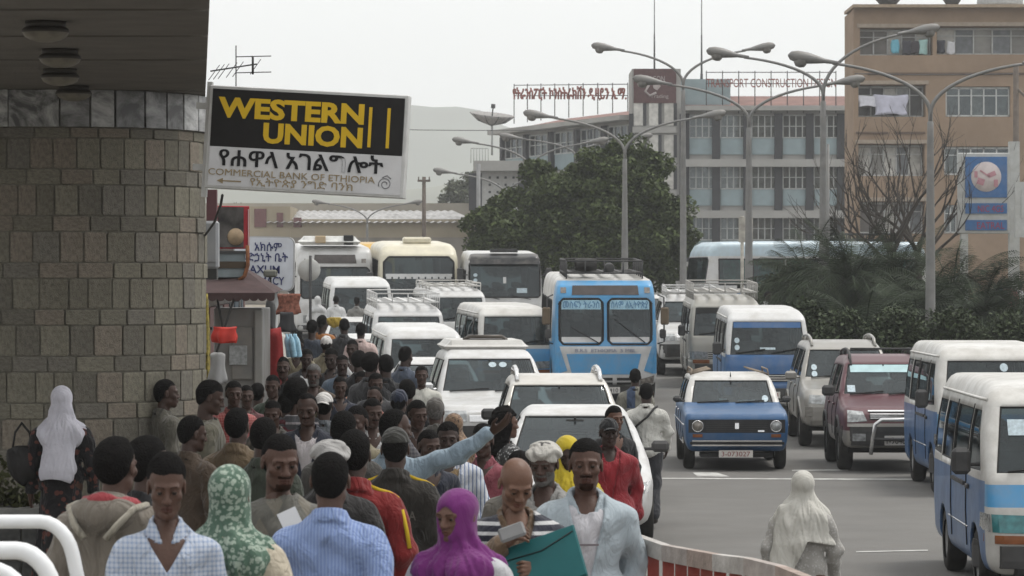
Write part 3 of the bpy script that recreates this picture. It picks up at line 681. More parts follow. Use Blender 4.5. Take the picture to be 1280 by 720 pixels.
for px, lab in ((818,'thin radio mast above the maroon tower panel'),(877,'thin radio mast rising behind the lamp arms right of the maroon panel')):
    b = MB(); p = W(px,92,216); b.cyl((p.x,p.y,p.z-1),(p.x,p.y,p.z+.0),.12,.09); b.cyl((p.x,p.y,p.z),(p.x,p.y,p.z+2.6),.07,.05); b.cyl((p.x,p.y,p.z+2.6),(p.x,p.y,p.z+8),.035,.02); tag(b.build('radio_mast', dk), lab, 'mast')
# pale annex left of the office
an = thing('pale_annex', 'pale annex with small square openings at the end of the grey office', 'building', (W(596,0,222).x,222,zroad(222)))
aU = 222/F; b = MB(); b.box((1.9,3,(W(0,212,222).z-an.location.z)/2),(58*aU+.6,6,W(0,212,222).z-an.location.z)); b.build('block', mat('annex_plaster',(.42,.42,.41),.85,var=.1,dirt=.3), an)
b = MB(); b.box((1.9,2.4,W(0,208,222).z-an.location.z),(66*aU+.6,7.4,.7)); b.build('slab', plas, an)
for i in range(4):
    for j in range(5): b = MB(); b.box((.9+i*.55,-.02,W(0,222+j*9,222).z-an.location.z),(.16,.08,.16)); b.build('opening', dkp, an)
b = MB(); b.box((-.1,-.02,W(0,240,222).z-an.location.z),(.9,.06,2.6)); b.box((3.2,-.02,W(0,232,222).z-an.location.z),(.7,.06,2.2)); b.build('dark_recess', dkp, an)
b = MB()
for k in range(7): b.cyl((-.4+k*.2,-.6,W(0,204,222).z-an.location.z),(-.4+k*.2,-.6,W(0,186,222).z-an.location.z),.025,n=5)
b.cyl((-.4,-.6,W(0,186,222).z-an.location.z),(.8,-.6,W(0,186,222).z-an.location.z),.03,n=5); b.build('balcony_rail', grey, an)

# ---- orange apartment block
OD = 170.0; oU = OD/F; G = zroad(OD)
ob = thing('orange_apartment_block', 'orange plastered apartment block with curtained balconies and laundry', 'building', (W(1061,0,OD).x, OD, G))
orange = mat('plaster_orange', (.265,.192,.135), .9, var=.12, scale=.5, dirt=.45, dcol=(.20,.145,.10)); 
oz = lambda py: W(0,py,OD).z-G; ox = lambda px: (px-1061)*oU
OPEN = [(1075,1166,35,69),(1171,1292,33,68),(1073,1157,106,146),(1182,1263,108,146),(1073,1156,180,220),(1180,1264,183,219),(1075,1156,252,292),(1180,1197,256,292),(1200,1264,256,292)]
# facade built as strips round the openings so that the balconies are real recesses
xs = sorted(set([1067,1300]+[v for o in OPEN for v in o[:2]])); ys = sorted(set([10,352]+[v for o in OPEN for v in o[2:]]))
b = MB(); b.box((ox(1183.5),2.9,oz(12)/2),(233*oU,3.4,oz(12))); b.build('rear_block', orange, ob)
b = MB()
for i in range(len(xs)-1):
    for j in range(len(ys)-1):
        cx, cy = (xs[i]+xs[i+1])/2, (ys[j]+ys[j+1])/2
        if any(a<cx<c and e<cy<g for a,c,e,g in OPEN): continue
        b.box((ox(cx),.6,oz(cy)),((xs[i+1]-xs[i])*oU,1.2,(ys[j+1]-ys[j])*oU))
b.build('facade', orange, ob)
b = MB(); b.box((ox(1183.5),1.6,oz(10)+.06),(233*oU+.2,4.6,.16)); b.build('parapet', mat('parapet',(.30,.235,.17),.9,var=.15), ob)
for k,(a,c,e,g) in enumerate(OPEN):
    bal = k in (0,1,2,4,6); w = (c-a)*oU; h = (g-e)*oU; x = ox((a+c)/2); z = oz((e+g)/2); yb = .95 if bal else .3
    rr = random.Random(k)
    b = MB(); b.box((x,yb,z),(w-.02,.08,h-.02)); wn = b.build('window', mat('interior_%d'%(k%3),[(.16,.15,.14),(.24,.235,.22),(.11,.11,.11)][k%3],.9,var=.3,scale=1.2), ob)
    nm = 5 if w > 2 else 2
    b = MB()
    for i in range(nm+1): b.box((x-w/2+.06+(w-.12)*i/nm,yb-.1,z),(.07,.06,h-.06))
    b.box((x,yb-.1,z+h/2-.08),(w-.08,.06,.1)); b.box((x,yb-.1,z-h/2+.06),(w-.08,.06,.08)); b.box((x,yb-.1,z+h*.2),(w-.08,.05,.05)); b.build('frame', frame_m, wn)
    for i in range(nm):
        if rr.random() < .72:
            cw_ = (w-.2)/nm; b = MB(); b.box((x-w/2+.1+cw_*(i+.5),yb-.06,z-.03),(cw_-.08,.02,h*.86)); b.build('curtain', rr.choice(curt), wn)
    if not bal:
        b = MB(); b.box((x,yb-.085,z),(w-.06,.015,h-.06)); b.build('pane', winglass, wn)
    if bal:
        b = MB(); b.box((x,.05,z+h/2+.12),(w+.3,.3,.2)); b.build('lintel', mat('lintel',(.30,.25,.2),.9), wn)
for (a,c,e) in ((1070,1110,166),(1118,1156,166),(1085,1280,92)):
    b = MB(); b.box((ox((a+c)/2),-.04,oz(e)),((c-a)*oU,.12,.1)); b.build('ledge', mat('ledge',(.12,.085,.065),.9), ob)
cl = [(.14,.38,.48),(.05,.05,.06),(.05,.045,.05),(.30,.46,.44),(.04,.04,.05),(.5,.5,.52)]
for i,(px,col,lab) in enumerate(((1119,cl[0],'turquoise shirt hung on the top balcony of the orange block'),(1133,cl[1],'black garment hung between the coloured shirts on the top balcony'),(1144,cl[2],'dark trousers hung next to the pale green shirt'),(1154,cl[3],'pale green shirt hung on the top balcony'),(1176,cl[4],'black cloth hung at the right top balcony'),(1189,cl[5],'white shirt hung at the right top balcony'))):
    drape('hung_laundry', px-5, px+5, 50+(i%3), 66+(i%2)*2, OD+.3, mat('laundry%d'%i, col, .9), lab, 'laundry', .02, 1.0, i, .08)
drape('hung_sheet', 1073, 1095, 120, 133, OD+.1, mat('sheet_white',(.55,.55,.6),.9), 'small white cloth hung at the left of the second balcony', 'laundry', .02, 1, 31, .1)
drape('hung_sheet', 1093, 1133, 119, 143, OD+.1, mat('sheet_lilac',(.45,.45,.53),.9,var=.2,scale=2), 'large pale lilac sheet hung over the second balcony', 'laundry', .02, 1, 32, .12)
for px, r0, lab in ((1110,19,'dark satellite dish at the left of the orange block roof'),(1190,14,'small dark satellite dish near the roof tank of the orange block')):
    d_ = thing('roof_dish', lab, 'dish', W(px, 10, OD+1.5)); b = MB(); b.lathe([(0,0),(r0*.5*oU,.14),(r0*oU,.6),(r0*.96*oU,.6),(0,.06)], n=24); b.build('bowl', dk, d_, (0,0,.0)); b = MB(); b.cyl((0,0,-.35),(0,0,.1),.06); b.build('pole', dk, d_)
b = MB(); p = W(1250,8,OD+2); b.lathe([(0,0),(1.2,0),(1.25,.1),(1.15,1.2),(.3,1.45),(0,1.45)], p, 24); tag(b.build('roof_tank', mat('tank',(.4,.42,.43),.5)), 'pale round water tank on the orange block roof', 'tank')

# ---- low cream building on the left
LD = 225.0; lU = LD/F; lo_ = thing('cream_depot', 'long low cream building with maroon doors and a grey corrugated roof', 'building', (W(280,0,LD).x, LD, zroad(LD)))
lz = lambda py: W(0,py,LD).z-lo_.location.z; lx = lambda px: (px-280)*lU
cream = mat('plaster_cream', (.30,.255,.18), .9, var=.12, scale=.5, dirt=.3); 
b = MB(); b.box((lx(440),4,lz(274)/2),(320*lU,8,lz(274))); b.build('wall', cream, lo_)
b = MB(); b.box((lx(420),13,lz(249)/2),(420*lU,4,lz(249))); b.build('rear_parapet', mat('parapet_cream',(.33,.30,.25),.9,var=.15,scale=.4), lo_)
cor = mat('corrugated', (.36,.355,.35), .6, .2, var=.3, scale=.8, dirt=.5, dcol=(.2,.18,.16))
for i in range(30):
    x0 = lx(335)+i*.5; b = MB(); b.add([(x0,-.6,lz(279)),(x0+.25,-.6,lz(279)+.1),(x0+.5,-.6,lz(279)),(x0-2,8,lz(261)),(x0-1.75,8,lz(261)+.1),(x0-1.5,8,lz(261))],[(0,1,4,3),(1,2,5,4)]); b.build('roof_sheet', cor, lo_)
for (a,c,e,g) in ((318,333,261,284),(346,354,266,284),(367,377,272,284)):
    b = MB(); b.box((lx((a+c)/2),-.08,lz((e+g)/2)),((c-a)*lU,.12,(g-e)*lU)); b.build('door', mat('door_maroon',(.13,.055,.055),.8,var=.15), lo_)
b = MB(); b.box((lx(333),4.0,lz(258)/2),(60*lU,8.06,lz(258))); b.build('gable', cream, lo_)
b = MB(); b.box((lx(450),-.3,lz(297)/2),(330*lU,.3,lz(297))); b.build('plinth', mat('plinth_grey',(.20,.18,.155),.9,var=.3,scale=.5), lo_)
b = MB(); p = W(530,0,150); b.cyl((p.x,150,zroad(150)),(p.x,150,W(0,221,150).z),.13,.09); b.box((p.x,149.9,W(0,226,150).z),(.6,.1,.1)); b.cyl((p.x-.25,149.9,W(0,226,150).z),(p.x-.25,149.9,W(0,221,150).z),.03); b.cyl((p.x+.25,149.9,W(0,226,150).z),(p.x+.25,149.9,W(0,221,150).z),.03)
tag(b.build('power_pole', mat('pole_wood',(.12,.10,.085),.9,var=.2)), 'dark wooden power pole with a crossarm beside the bank sign', 'pole')
b = MB(); p = W(598,0,140); b.cyl((p.x,140,zroad(140)),(p.x,140,W(0,205,140).z),.11,.09); tag(b.build('steel_pole', mat('pole_grey',(.22,.22,.22),.7)), 'plain grey pole at the left edge of the big tree', 'pole')
b = MB(); p = W(1270,0,118); b.cyl((p.x,118,zroad(118)),(p.x,118,W(0,82,118).z),.13,.1); b.bar((p.x,118,W(0,110,118).z),(p.x+.5,117.6,W(0,128,118).z),.08); tag(b.build('power_pole', MATS['pole_wood']), 'tall wooden pole standing right of the blue fuel sign', 'pole')
# wires
b = MB()
for (a, c, z0, z1, d) in ((500,760,162,161,190),(1068,1275,92,92,150)): b.tube([W(a+(c-a)*t, z0+(z1-z0)*t+6*t*(1-t), d) for t in np.linspace(0,1,9)], .02, 4)
tag(b.build('overhead_wire', dk), 'thin overhead wires strung in front of the far buildings', 'wire')

# ---- fuel sign pylon
PD = 112.0; pU = PD/F; py_ = thing('fuel_sign_pylon', 'white framed pylon with blue panels and a pale globe emblem', 'sign', (W(1230,0,PD).x, PD, zroad(PD)))
pz = lambda py: W(0,py,PD).z-py_.location.z; px_ = lambda px: (px-1230)*pU
wf = mat('pylon_white', (.42,.43,.42), .6, var=.1, dirt=.35); pb = mat('pylon_blue', (.045,.13,.30), .5, var=.12, dirt=.2)
b = MB(); b.box((0,.15,(pz(191)+pz(292))/2),(64*pU,.3,101*pU),bev=.03); b.build('frame', wf, py_)
b = MB(); b.box((px_(1256)+.35,.2,pz(191)/2+.2),(.36,.3,pz(191)+.4)); b.box((px_(1206),.2,pz(292)/2),(.25,.3,pz(292))); b.build('posts', wf, py_)
for (e,g) in ((196,247),(254,267),(275,288)):
    b = MB(); b.box((px_(1232.5),-.02,pz((e+g)/2)),(52*pU,.06,(g-e)*pU)); b.build('blue_panel', pb, py_)
b = MB(); b.lathe([(0,-.07),(18.5*pU,-.07),(19*pU,-.04)],(px_(1232.5),0,pz(221)),32,'y'); b.build('globe_emblem', mat('globe_pale',(.52,.46,.45),.6,var=.1), py_)
pink = mat('ink_pink',(.42,.22,.25),.7)
b = MB()
for k,(x,z,w,h,a) in enumerate(((-7,-6,9,8,.3),(7,3,10,6,-.4),(-2,4,14,2,.6),(12,-8,5,9,0),(-13,3,4,8,0))): b.box((px_(1232.5+x),-.078,pz(221-z)),(w*pU,.012,h*pU),Euler((0,a,0)))
b.build('emblem_marks', pink, py_)
redi = mat('ink_red',(.28,.045,.09),.6)
text('NIC 4GS', 12*pU, redi, py_, (px_(1238),-.06,pz(265)), width=32*pU); text('EATRAL', 12*pU, redi, py_, (px_(1238),-.06,pz(286)), width=34*pU)
b = MB(); p = W(1285,262,110); b.box(p,(.9,.2,1.9)); b.box((p.x,p.y-.12,p.z+.2),(.5,.03,1.0)); tag(b.build('white_notice_board', wf), 'white notice board beside the tall wooden pole', 'sign')

# ---------------------------------------------------------------- street lamps
lampgrey = mat('lamp_grey', (.17,.17,.167), .5, .3, var=.12, dirt=.3); lampglass = mat('lamp_glass', (.16,.155,.145), .3, var=.2)
def lamp_arm(b1, sgn, span, rise, zf):
    P = []
    for k in range(13):
        t = k/12; a = t*math.pi/2*.80; P.append((sgn*span*(1-math.cos(a))/(1-math.cos(math.pi/2*.8)), 0, zf + rise*math.sin(a)/math.sin(math.pi/2*.8)))
    P2 = [(sgn*.0,0,zf-.9)]+P
    b1.tube(P2, [.055]+[.05-.018*k/12 for k in range(13)], 8)
    return P[-1]
def street_lamp(px, d, forky, span, rise, label, rise2=None, arms=(-1,1)):
    z0 = zroad(d)+.1; p = W(px,forky,d); zf = p.z - z0
    t = thing('street_lamp', label, 'street lamp', (p.x, d, z0), 0, 'double arm street lamps')
    b = MB(); b.lathe([(0,0),(.17,0),(.17,.5),(.12,.6),(.105,zf*.5),(.075,zf-.6),(.072,zf-.2),(0,zf-.1)], n=12); b.build('pole', lampgrey, t)
    for sgn in arms:
        b = MB(); e = lamp_arm(b, sgn, span, rise if sgn < 0 or rise2 is None else rise2, zf); ar = b.build('arm', lampgrey, t)
        hd = link('lamp_head', None, t, e, (0, -sgn*R(9), 0), (sgn*1.2,1.3,1.35))
        b = MB(); prof = [(-.1,.035),(.15,.05),(.3,.085),(.5,.125),(.68,.125),(.8,.09),(.85,.02)]
        v = []; n = 14
        for (x, r) in prof:
            for k in range(n): a = 2*math.pi*k/n; v.append((x, r*1.0*math.cos(a), r*.8*math.sin(a)+.02))
        fs = [(i*n+k, i*n+(k+1)%n, (i+1)*n+(k+1)%n, (i+1)*n+k) for i in range(len(prof)-1) for k in range(n)] + [tuple(range(n)), tuple(range((len(prof)-1)*n,len(prof)*n))[::-1]]
        b.add(v, fs, True); b.build('housing', lampgrey, hd)
        b = MB(); b.lathe([(.125,-.03),(.12,-.09),(.08,-.14),(0,-.155)], (.6,0,0), 14); b.build('bowl', lampglass, hd)
    return t
for a in ((1163,72,142,2.2,1.13,'big double arm lamp post in front of the orange apartment block'),
          (1029,85,118,2.1,.98,'double arm lamp post standing between the grey office and the orange block',1.6),
          (936,91,152,2.3,1.05,'double arm lamp post in front of the right wing of the grey office'),
          (854,108,106,2.1,1.15,'slim double arm lamp post next to the maroon tower panel'),
          (781,104,192,2.3,1.15,'double arm lamp rising out of the big tree near the tower'),
          (720,138,196,2.3,.75,'double arm lamp behind the crown of the big tree'),
          (663,135,212,2.3,1.1,'double arm lamp over the left shoulder of the big tree'),
          (632,150,245,2.4,1.05,'lower double arm lamp at the left edge of the big tree'),
          (459,200,277,2.45,1.1,'small far double arm lamp below the bank sign')): street_lamp(*a)
b = MB(); p = W(1035,330,84); tag(b.cyl((p.x,84,zroad(84)),(p.x,84,W(0,180,84).z),.05,.04).build('steel_pole', lampgrey), 'thin plain pole beside the bare trees', 'pole')
b = MB(); p = W(934,0,95); b.cyl((p.x-.15,95,zroad(95)),(p.x-.15,95,W(0,270,95).z),.05); b.box((p.x-.05,94.9,W(0,287,95).z),(.42,.05,.75)); tag(b.build('small_notice', mat('notice_pale',(.36,.34,.3),.8,var=.3)), 'small faded notice on the lamp post above the side-on bus', 'sign')

# ---------------------------------------------------------------- bare trees, palms and shrubs of the median
def bare_tree(px, d, hpx, seed, label, lean=0):
    rr = random.Random(seed); z0 = zroad(d)+.1; p = W(px,0,d); h = W(0,hpx,d).z - z0
    t = thing('bare_tree', label, 'tree', (p.x,d,z0)); b = MB(); out = []
    b.tube([(0,0,-.1),(lean*.15,0,h*.2),(lean*.4,.1,h*.42)], [.16,.13,.1], 8); b.build('trunk', mat('bark_dark',(.045,.038,.032),.95,var=.3), t)
    b = MB()
    for k in range(7):
        a = k/7*6.28+rr.uniform(-.4,.4); dr = Vector((math.cos(a)*.8, math.sin(a)*.5, rr.uniform(.45,1.3))).normalized()
        limb(b, Vector((lean*.3,.05,h*rr.uniform(.28,.42))), dr, h*rr.uniform(.26,.36), .075, 3, rr, .55)
    b.build('crown', MATS['bark_dark'], t)
bare_tree(1110, 108, 158, 21, 'leafless dark tree in front of the left balconies of the orange block', .3)
bare_tree(1150, 112, 170, 22, 'leafless dark tree beside the tall lamp post before the orange block', -.2)
bare_tree(1072, 116, 215, 23, 'smaller leafless tree at the corner of the orange block', .1)
palm_m = leafmat('leaf_palm', (.022,.032,.016), .55); palm_t = mat('palm_trunk',(.09,.075,.055),.95,var=.4,scale=14,bump=.7)
def palm(px, d, topy, seed, label, n=78, fl=2.2, tr=.9):
    rr = random.Random(seed); z0 = zroad(d)+.1; p = W(px,0,d); h = max(.5, W(0,topy,d).z - z0 - fl*.55)
    t = thing('date_palm', label, 'palm', (p.x,d,z0), 0, 'palms of the planted median')
    b = MB(); b.lathe([(0,-.1),(.26,-.1)]+[(.24+.03*(k%2),h*k/12) for k in range(13)]+[(.1,h+.2),(0,h+.25)], n=10); b.build('trunk', palm_t, t)
    V = []; 
    for i in range(n):
        az = rr.uniform(0,6.283); el = rr.uniform(-.35,1.35); L = fl*rr.uniform(.75,1.1); q = Vector((0,0,h+rr.uniform(-.1,.25))); dirv = Vector((math.cos(az)*math.cos(el), math.sin(az)*math.cos(el), math.sin(el)))
        prev = q; side = Vector((-math.sin(az), math.cos(az), 0)); NS = 20
        for k in range(NS):
            dirv = (dirv + Vector((0,0,-.075))).normalized(); nx = prev + dirv*L/NS; up_ = side.cross(dirv).normalized()
            w = .012; V += [prev-side*w, prev+side*w, nx+side*w, nx-side*w]
            ll = .48*math.sin(math.pi*min(1,(k+2)/(NS+2)))**.6*fl/2.2
            for s_ in (-1,1):
                for m_ in (0,.5):
                    b0 = prev.lerp(nx, m_); tip = b0 + (side*s_*.75 + dirv*.75 + up_*.35 + Vector((rr.uniform(-.1,.1),rr.uniform(-.1,.1),-.12)))*ll
                    V += [b0, b0+dirv*.024, tip, tip-dirv*.006]
            prev = nx
    V = np.array([tuple(v) for v in V], np.float32)
    link('crown', np_mesh('crown', V, np.arange(len(V)).reshape(-1,4), palm_m, False), t)
for i,(px,d,ty,fl,lab) in enumerate(((1010,84,312,2.2,'bushy palm next to the white and blue side-on bus'),(1062,80,300,2.3,'palm under the left lamp of the orange block'),(1120,88,318,2.3,'palm in front of the bare tree trunks'),(1190,82,322,2.6,'palm with stiff upright fronds below the blue fuel sign'),(1150,75,355,2.3,'low palm behind the maroon car'),(1225,76,350,2.5,'wide palm behind the blue and white minibus roof'),(1275,80,372,2.2,'drooping palm at the right end of the planting'),(1080,72,372,2.1,'low palm behind the silver car'))): palm(px,d,ty,40+i,lab,fl=fl)
def shrub(px, d, topy, rx, seed, label, n=11000, col=('shrub',(.042,.055,.028))):
    z0 = zroad(d)+.1; p = W(px,0,d); h = W(0,topy,d).z - z0; r = rx*d/F
    return leafy_tree('shrub', label, (p.x,d,z0), h*.5, r*1.4, [(0,0,h*.5,r,r*.8,h*.5),(r*.4,0,h*.6,r*.6,r*.6,h*.38),(-r*.5,.2,h*.42,r*.6,r*.6,h*.42)], n, .052, col, seed, 'shrubs of the planted median', .05, 'shrub')
for i,(px,d,ty,rx,lab) in enumerate(((985,92,330,30,'dark shrub at the end of the side-on bus'),(1040,90,322,34,'dark shrub between the first palms'),(1095,92,328,36,'dark shrub under the bare trees'),(1160,92,345,36,'dark shrub behind the stiff palm'),(1005,70,375,26,'dark shrub behind the blue and white van'),(1050,69,388,30,'dark shrub behind the silver car roof rails'),(1120,68,385,34,'dark shrub behind the maroon car roof'),(1190,70,385,36,'dark shrub behind the far minibus roof'),(1262,72,392,36,'dark shrub at the right end above the minibus'),(968,100,345,22,'small shrub beside the roadside people'))): shrub(px,d,ty,rx,80+i,lab)
b0 = Vector((-3.95, 24.85, 1.05)); leafy_tree('planter_bush', 'small leafy bush growing in the granite planter', b0, .5, .8, [(-.15,0,.1,.33,.22,.34),(.12,0,.0,.25,.2,.26)], 1500, .035, ('planter',(.06,.065,.028)), 90, None, .03, 'bush')
# ================================================================ VEHICLES
def poly_sdf(Y, Z, P):
    P = np.array(P, np.float32); n = len(P); d = None; s = 1.0
    for i in range(n):
        j = (i-1) % n; ex, ez = P[j][0]-P[i][0], P[j][1]-P[i][1]; wx, wz = Y-P[i][0], Z-P[i][1]
        t = np.clip((wx*ex+wz*ez)/(ex*ex+ez*ez), 0, 1); q = (wx-ex*t)**2 + (wz-ez*t)**2
        d = q if d is None else np.minimum(d, q)
        c1 = Z >= P[i][1]; c2 = Z < P[j][1]; c3 = ex*wz > ez*wx
        s = np.where((c1 & c2 & c3) | (~c1 & ~c2 & ~c3), -s, s)
    return s*np.sqrt(d)
rubber = mat('rubber', (.018,.018,.018), .75, var=.2); tyre_m = mat('tyre', (.022,.021,.020), .9, var=.3, scale=10, dirt=.4, dcol=(.09,.085,.075))
rim_m = mat('rim_steel', (.36,.36,.36), .45, .5, var=.15, dirt=.4, dcol=(.12,.11,.1)); chrome = mat('chrome', (.6,.6,.6), .22, .85, var=.1)
inter = mat('cabin_trim', (.05,.05,.05), .8, var=.3, scale=5); seatm = mat('seat_cloth', (.075,.07,.068), .9, var=.3, scale=9)
dark_pl = mat('bumper_plastic', (.045,.045,.046), .6, var=.2, dirt=.35, dcol=(.13,.12,.11)); glass = glass_mat('car_glass', (.32,.40,.42)); lens = mat('lamp_lens', (.30,.31,.31), .12, .3, var=.45, scale=18, coat=.6)
lens_d = mat('lamp_lens_dark', (.19,.17,.15), .2, .2, var=.4, scale=18, coat=.5); amber = mat('amber_lens', (.20,.07,.025), .25, var=.2); plate_w = mat('plate', (.55,.53,.50), .5, var=.1, dirt=.25); plate_r = mat('plate_ink', (.22,.05,.05), .6); stick = mat('sticker', (.42,.50,.54), .5, var=.2, scale=30)
def paint(name, c, metal=0, rough=.32, dirt=.45): return mat('paint_'+name, c, rough, metal, var=.05, scale=3, coat=.10, spec=.32, dirt=dirt, dcol=(.27,.25,.22))
P_white = paint('white', (.52,.52,.515), dirt=.6); P_white2 = paint('dusty_white', (.50,.49,.465), dirt=.7); P_blue = paint('taxi_blue', (.035,.11,.26), 0, .30, .35); P_lblue = paint('light_blue', (.07,.27,.50)); P_dblue = paint('lada_blue', (.022,.082,.19), 0, .42, .22)
P_silver = paint('silver', (.27,.26,.24), .4, dirt=.25); P_mar = paint('maroon', (.085,.028,.036), .1, .4, .12); P_grey = paint('grey_beige', (.33,.32,.29)); P_cream = paint('cream', (.56,.52,.40)); P_black = paint('black', (.02,.02,.022)); P_yel = paint('yellow', (.50,.30,.05))
class Veh:
    def __init__(s, name, label, cat, prof, tumble, plan, k=.09, h=.06):
        s.prof, s.tz, s.tw, s.py, s.pf, s.k, s.h = prof, [a for a,_ in tumble], [b for _,b in tumble], [a for a,_ in plan], [b for _,b in plan], k, h
        s.L = max(p[0] for p in prof); s.Hh = max(p[1] for p in prof); s.Wd = max(s.tw); s.fc = {}
        s.root = thing(name, label, cat); s.cuts = []; s.name = name
    def f(s, X, Y, Z):
        d1 = poly_sdf(Y, Z, s.prof); hw = np.interp(Z, s.tz, s.tw)*np.interp(Y, s.py, s.pf)
        return smax(d1, np.abs(X) - hw.astype(np.float32), s.k)
    def _march(s, P, D, n=180, ln=2.6):
        P = np.array(P, np.float32).reshape(-1,3); D = np.array(D, np.float32); t = np.linspace(0, ln, n, dtype=np.float32)
        Q = P[:,None,:] + t[None,:,None]*D; v = s.f(Q[...,0], Q[...,1], Q[...,2]); hit = v < 0; i = np.argmax(hit, 1); i = np.where(hit.any(1), np.maximum(i,1), n//2)
        r = np.arange(len(P)); a, b = v[r,i-1], v[r,i]; tt = t[i-1] + (t[i]-t[i-1])*np.clip(a/np.where(np.abs(a-b)>1e-9,a-b,1), 0, 1)
        return P + tt[:,None]*D
    def front(s, pts): return s._march([(x,-.3,z) for x,z in pts], (0,1,0))
    def rear(s, pts): return s._march([(x,s.L+.3,z) for x,z in pts], (0,-1,0))
    def side(s, pts, sg): q = s._march([(1.6,y,z) for y,z in pts], (-1,0,0)); q[:,0] *= sg; return q
    def top(s, pts): return s._march([(x,y,s.Hh+.4) for x,y in pts], (0,0,-1))
    def shell(s, windows, regions, paints, arches, zcuts=()):
        """regions: list of (face-test, paint index); windows: (kind, polygon, glass part name)"""
        lo = (-s.Wd-.1, -.15, min(p[1] for p in s.prof)-.1); hi = (s.Wd+.1, s.L+.15, s.Hh+.12)
        P, Q = surface_nets(s.f, lo, hi, s.h)
        e = .01
        for _ in range(2):
            v = s.f(P[:,0],P[:,1],P[:,2]); g = np.stack([s.f(P[:,0]+e,P[:,1],P[:,2])-v, s.f(P[:,0],P[:,1]+e,P[:,2])-v, s.f(P[:,0],P[:,1],P[:,2]+e)-v],1)/e
            P = P - (v/np.maximum((g*g).sum(1),.25))[:,None]*g
        bm = bmesh.new(); vs = [bm.verts.new(p) for p in P.tolist()]
        for q in Q.tolist():
            try: bm.faces.new([vs[i] for i in q])
            except ValueError: pass
        bmesh.ops.recalc_face_normals(bm, faces=bm.faces); bm.normal_update()
        if bm.calc_volume(signed=True) < 0: bmesh.ops.reverse_faces(bm, faces=bm.faces)
        for z in zcuts: bmesh.ops.bisect_plane(bm, geom=bm.verts[:]+bm.edges[:]+bm.faces[:], plane_co=(0,0,z), plane_no=(0,0,1))
        def region(kind, sg, poly, mg=.12):
            a0,a1 = min(p[0] for p in poly)-mg, max(p[0] for p in poly)+mg; z0,z1 = min(p[1] for p in poly)-mg, max(p[1] for p in poly)+mg; out = []
            for f_ in bm.faces:
                c = f_.calc_center_median(); n = f_.normal
                if kind == 'side': ok = c.x*sg > 0 and n.x*sg > .3 and a0<c.y<a1 and z0<c.z<z1
                elif kind == 'front': ok = n.y < -.15 and a0<c.x<a1 and z0<c.z<z1 and c.y < s.L*.6
                else: ok = n.y > .15 and a0<c.x<a1 and z0<c.z<z1 and c.y > s.L*.5
                if ok: out.append(f_)
            return out
        def cut(kind, sg, poly):
            n = len(poly); cx = sum(p[0] for p in poly)/n; cz = sum(p[1] for p in poly)/n
            for i in range(n):
                a, b = poly[i], poly[(i+1)%n]; fs = region(kind, sg, poly); ed = list({e_ for f_ in fs for e_ in f_.edges}); ve = list({v_ for f_ in fs for v_ in f_.verts})
                nx, nz = b[1]-a[1], a[0]-b[0]
                co, no = ((0,a[0],a[1]),(0,nx,nz)) if kind == 'side' else ((a[0],0,a[1]),(nx,0,nz))
                bmesh.ops.bisect_plane(bm, geom=ve+ed+fs, plane_co=co, plane_no=no, dist=1e-5)
            ins = []
            for f_ in region(kind, sg, poly, .0):
                c = f_.calc_center_median(); u = c.y if kind == 'side' else c.x
                inside = True; sgn = 0
                for i in range(n):
                    a, b = poly[i], poly[(i+1)%n]; cr = (b[0]-a[0])*(c.z-a[1])-(b[1]-a[1])*(u-a[0])
                    if sgn == 0: sgn = 1 if cr > 0 else -1
                    elif cr*sgn < -1e-7: inside = False; break
                if inside: ins.append(f_)
            return ins
        for kind, poly, gname in windows:
            for sg in ((1,-1) if kind == 'side' else (1,)):
                bm.normal_update(); fs = cut(kind, sg, poly)
                if not fs: continue
                vm = {}; V = []; FF = []
                for f_ in fs:
                    for v_ in f_.verts:
                        if v_ not in vm: vm[v_] = len(V); V.append(v_.co - v_.normal*.012)
                    FF.append([vm[v_] for v_ in f_.verts])
                g = MB(); g.add(V, FF, True); go = g.build(gname, glass, s.root)
                ec = {}
                for F_ in FF:
                    for i in range(len(F_)):
                        k_ = tuple(sorted((F_[i],F_[(i+1)%len(F_)]))); ec[k_] = ec.get(k_,0)+1
                g = MB(); w_ = .014 if s.Hh < 2.4 else .03
                for (i,j),c_ in ec.items():
                    if c_ == 1: g.tube([V[i]*1.0, V[j]*1.0], w_, 4, False, False)
                g.build('gasket', rubber, go)
                bmesh.ops.delete(bm, geom=fs, context='FACES')
        for (y,z,r) in arches:
            poly = [(y+r*math.cos(2*math.pi*k_/14), z+r*math.sin(2*math.pi*k_/14)) for k_ in range(14)]
            for sg in (1,-1): bm.normal_update(); bmesh.ops.delete(bm, geom=cut('side', sg, poly), context='FACES')
        for f_ in bm.faces:
            f_.smooth = True; c = f_.calc_center_median(); f_.material_index = 0
            for test, idx in regions:
                if test(c, f_.normal): f_.material_index = idx
        me = bpy.data.meshes.new('body'); bm.to_mesh(me); bm.free()
        for m in paints: me.materials.append(m)
        me.materials.append(inter)
        s.body = link('body', me, s.root); md = s.body.modifiers.new('thick','SOLIDIFY'); md.thickness = .03; md.offset = -1; md.material_offset = 20; md.material_offset_rim = 0
        # wheel wells
        for (y,z,r) in arches:
            for sg in (1,-1):
                b = MB(); x1 = sg*(float(np.interp(z,s.tz,s.tw))-.035); x0 = sg*(abs(x1)-.30); N = 12; v = []; f = []
                for k_ in range(N+1):
                    a = math.pi*k_/N; v += [(x0,y+r*1.0*math.cos(a),z+r*math.sin(a)),(x1,y+r*math.cos(a),z+r*math.sin(a))]
                for k_ in range(N): f.append((2*k_,2*k_+1,2*k_+3,2*k_+2))
                f.append(tuple(2*k_ for k_ in range(N+1))); b.add(v,f); b.build('wheel_arch', rubber, s.root)
        return s
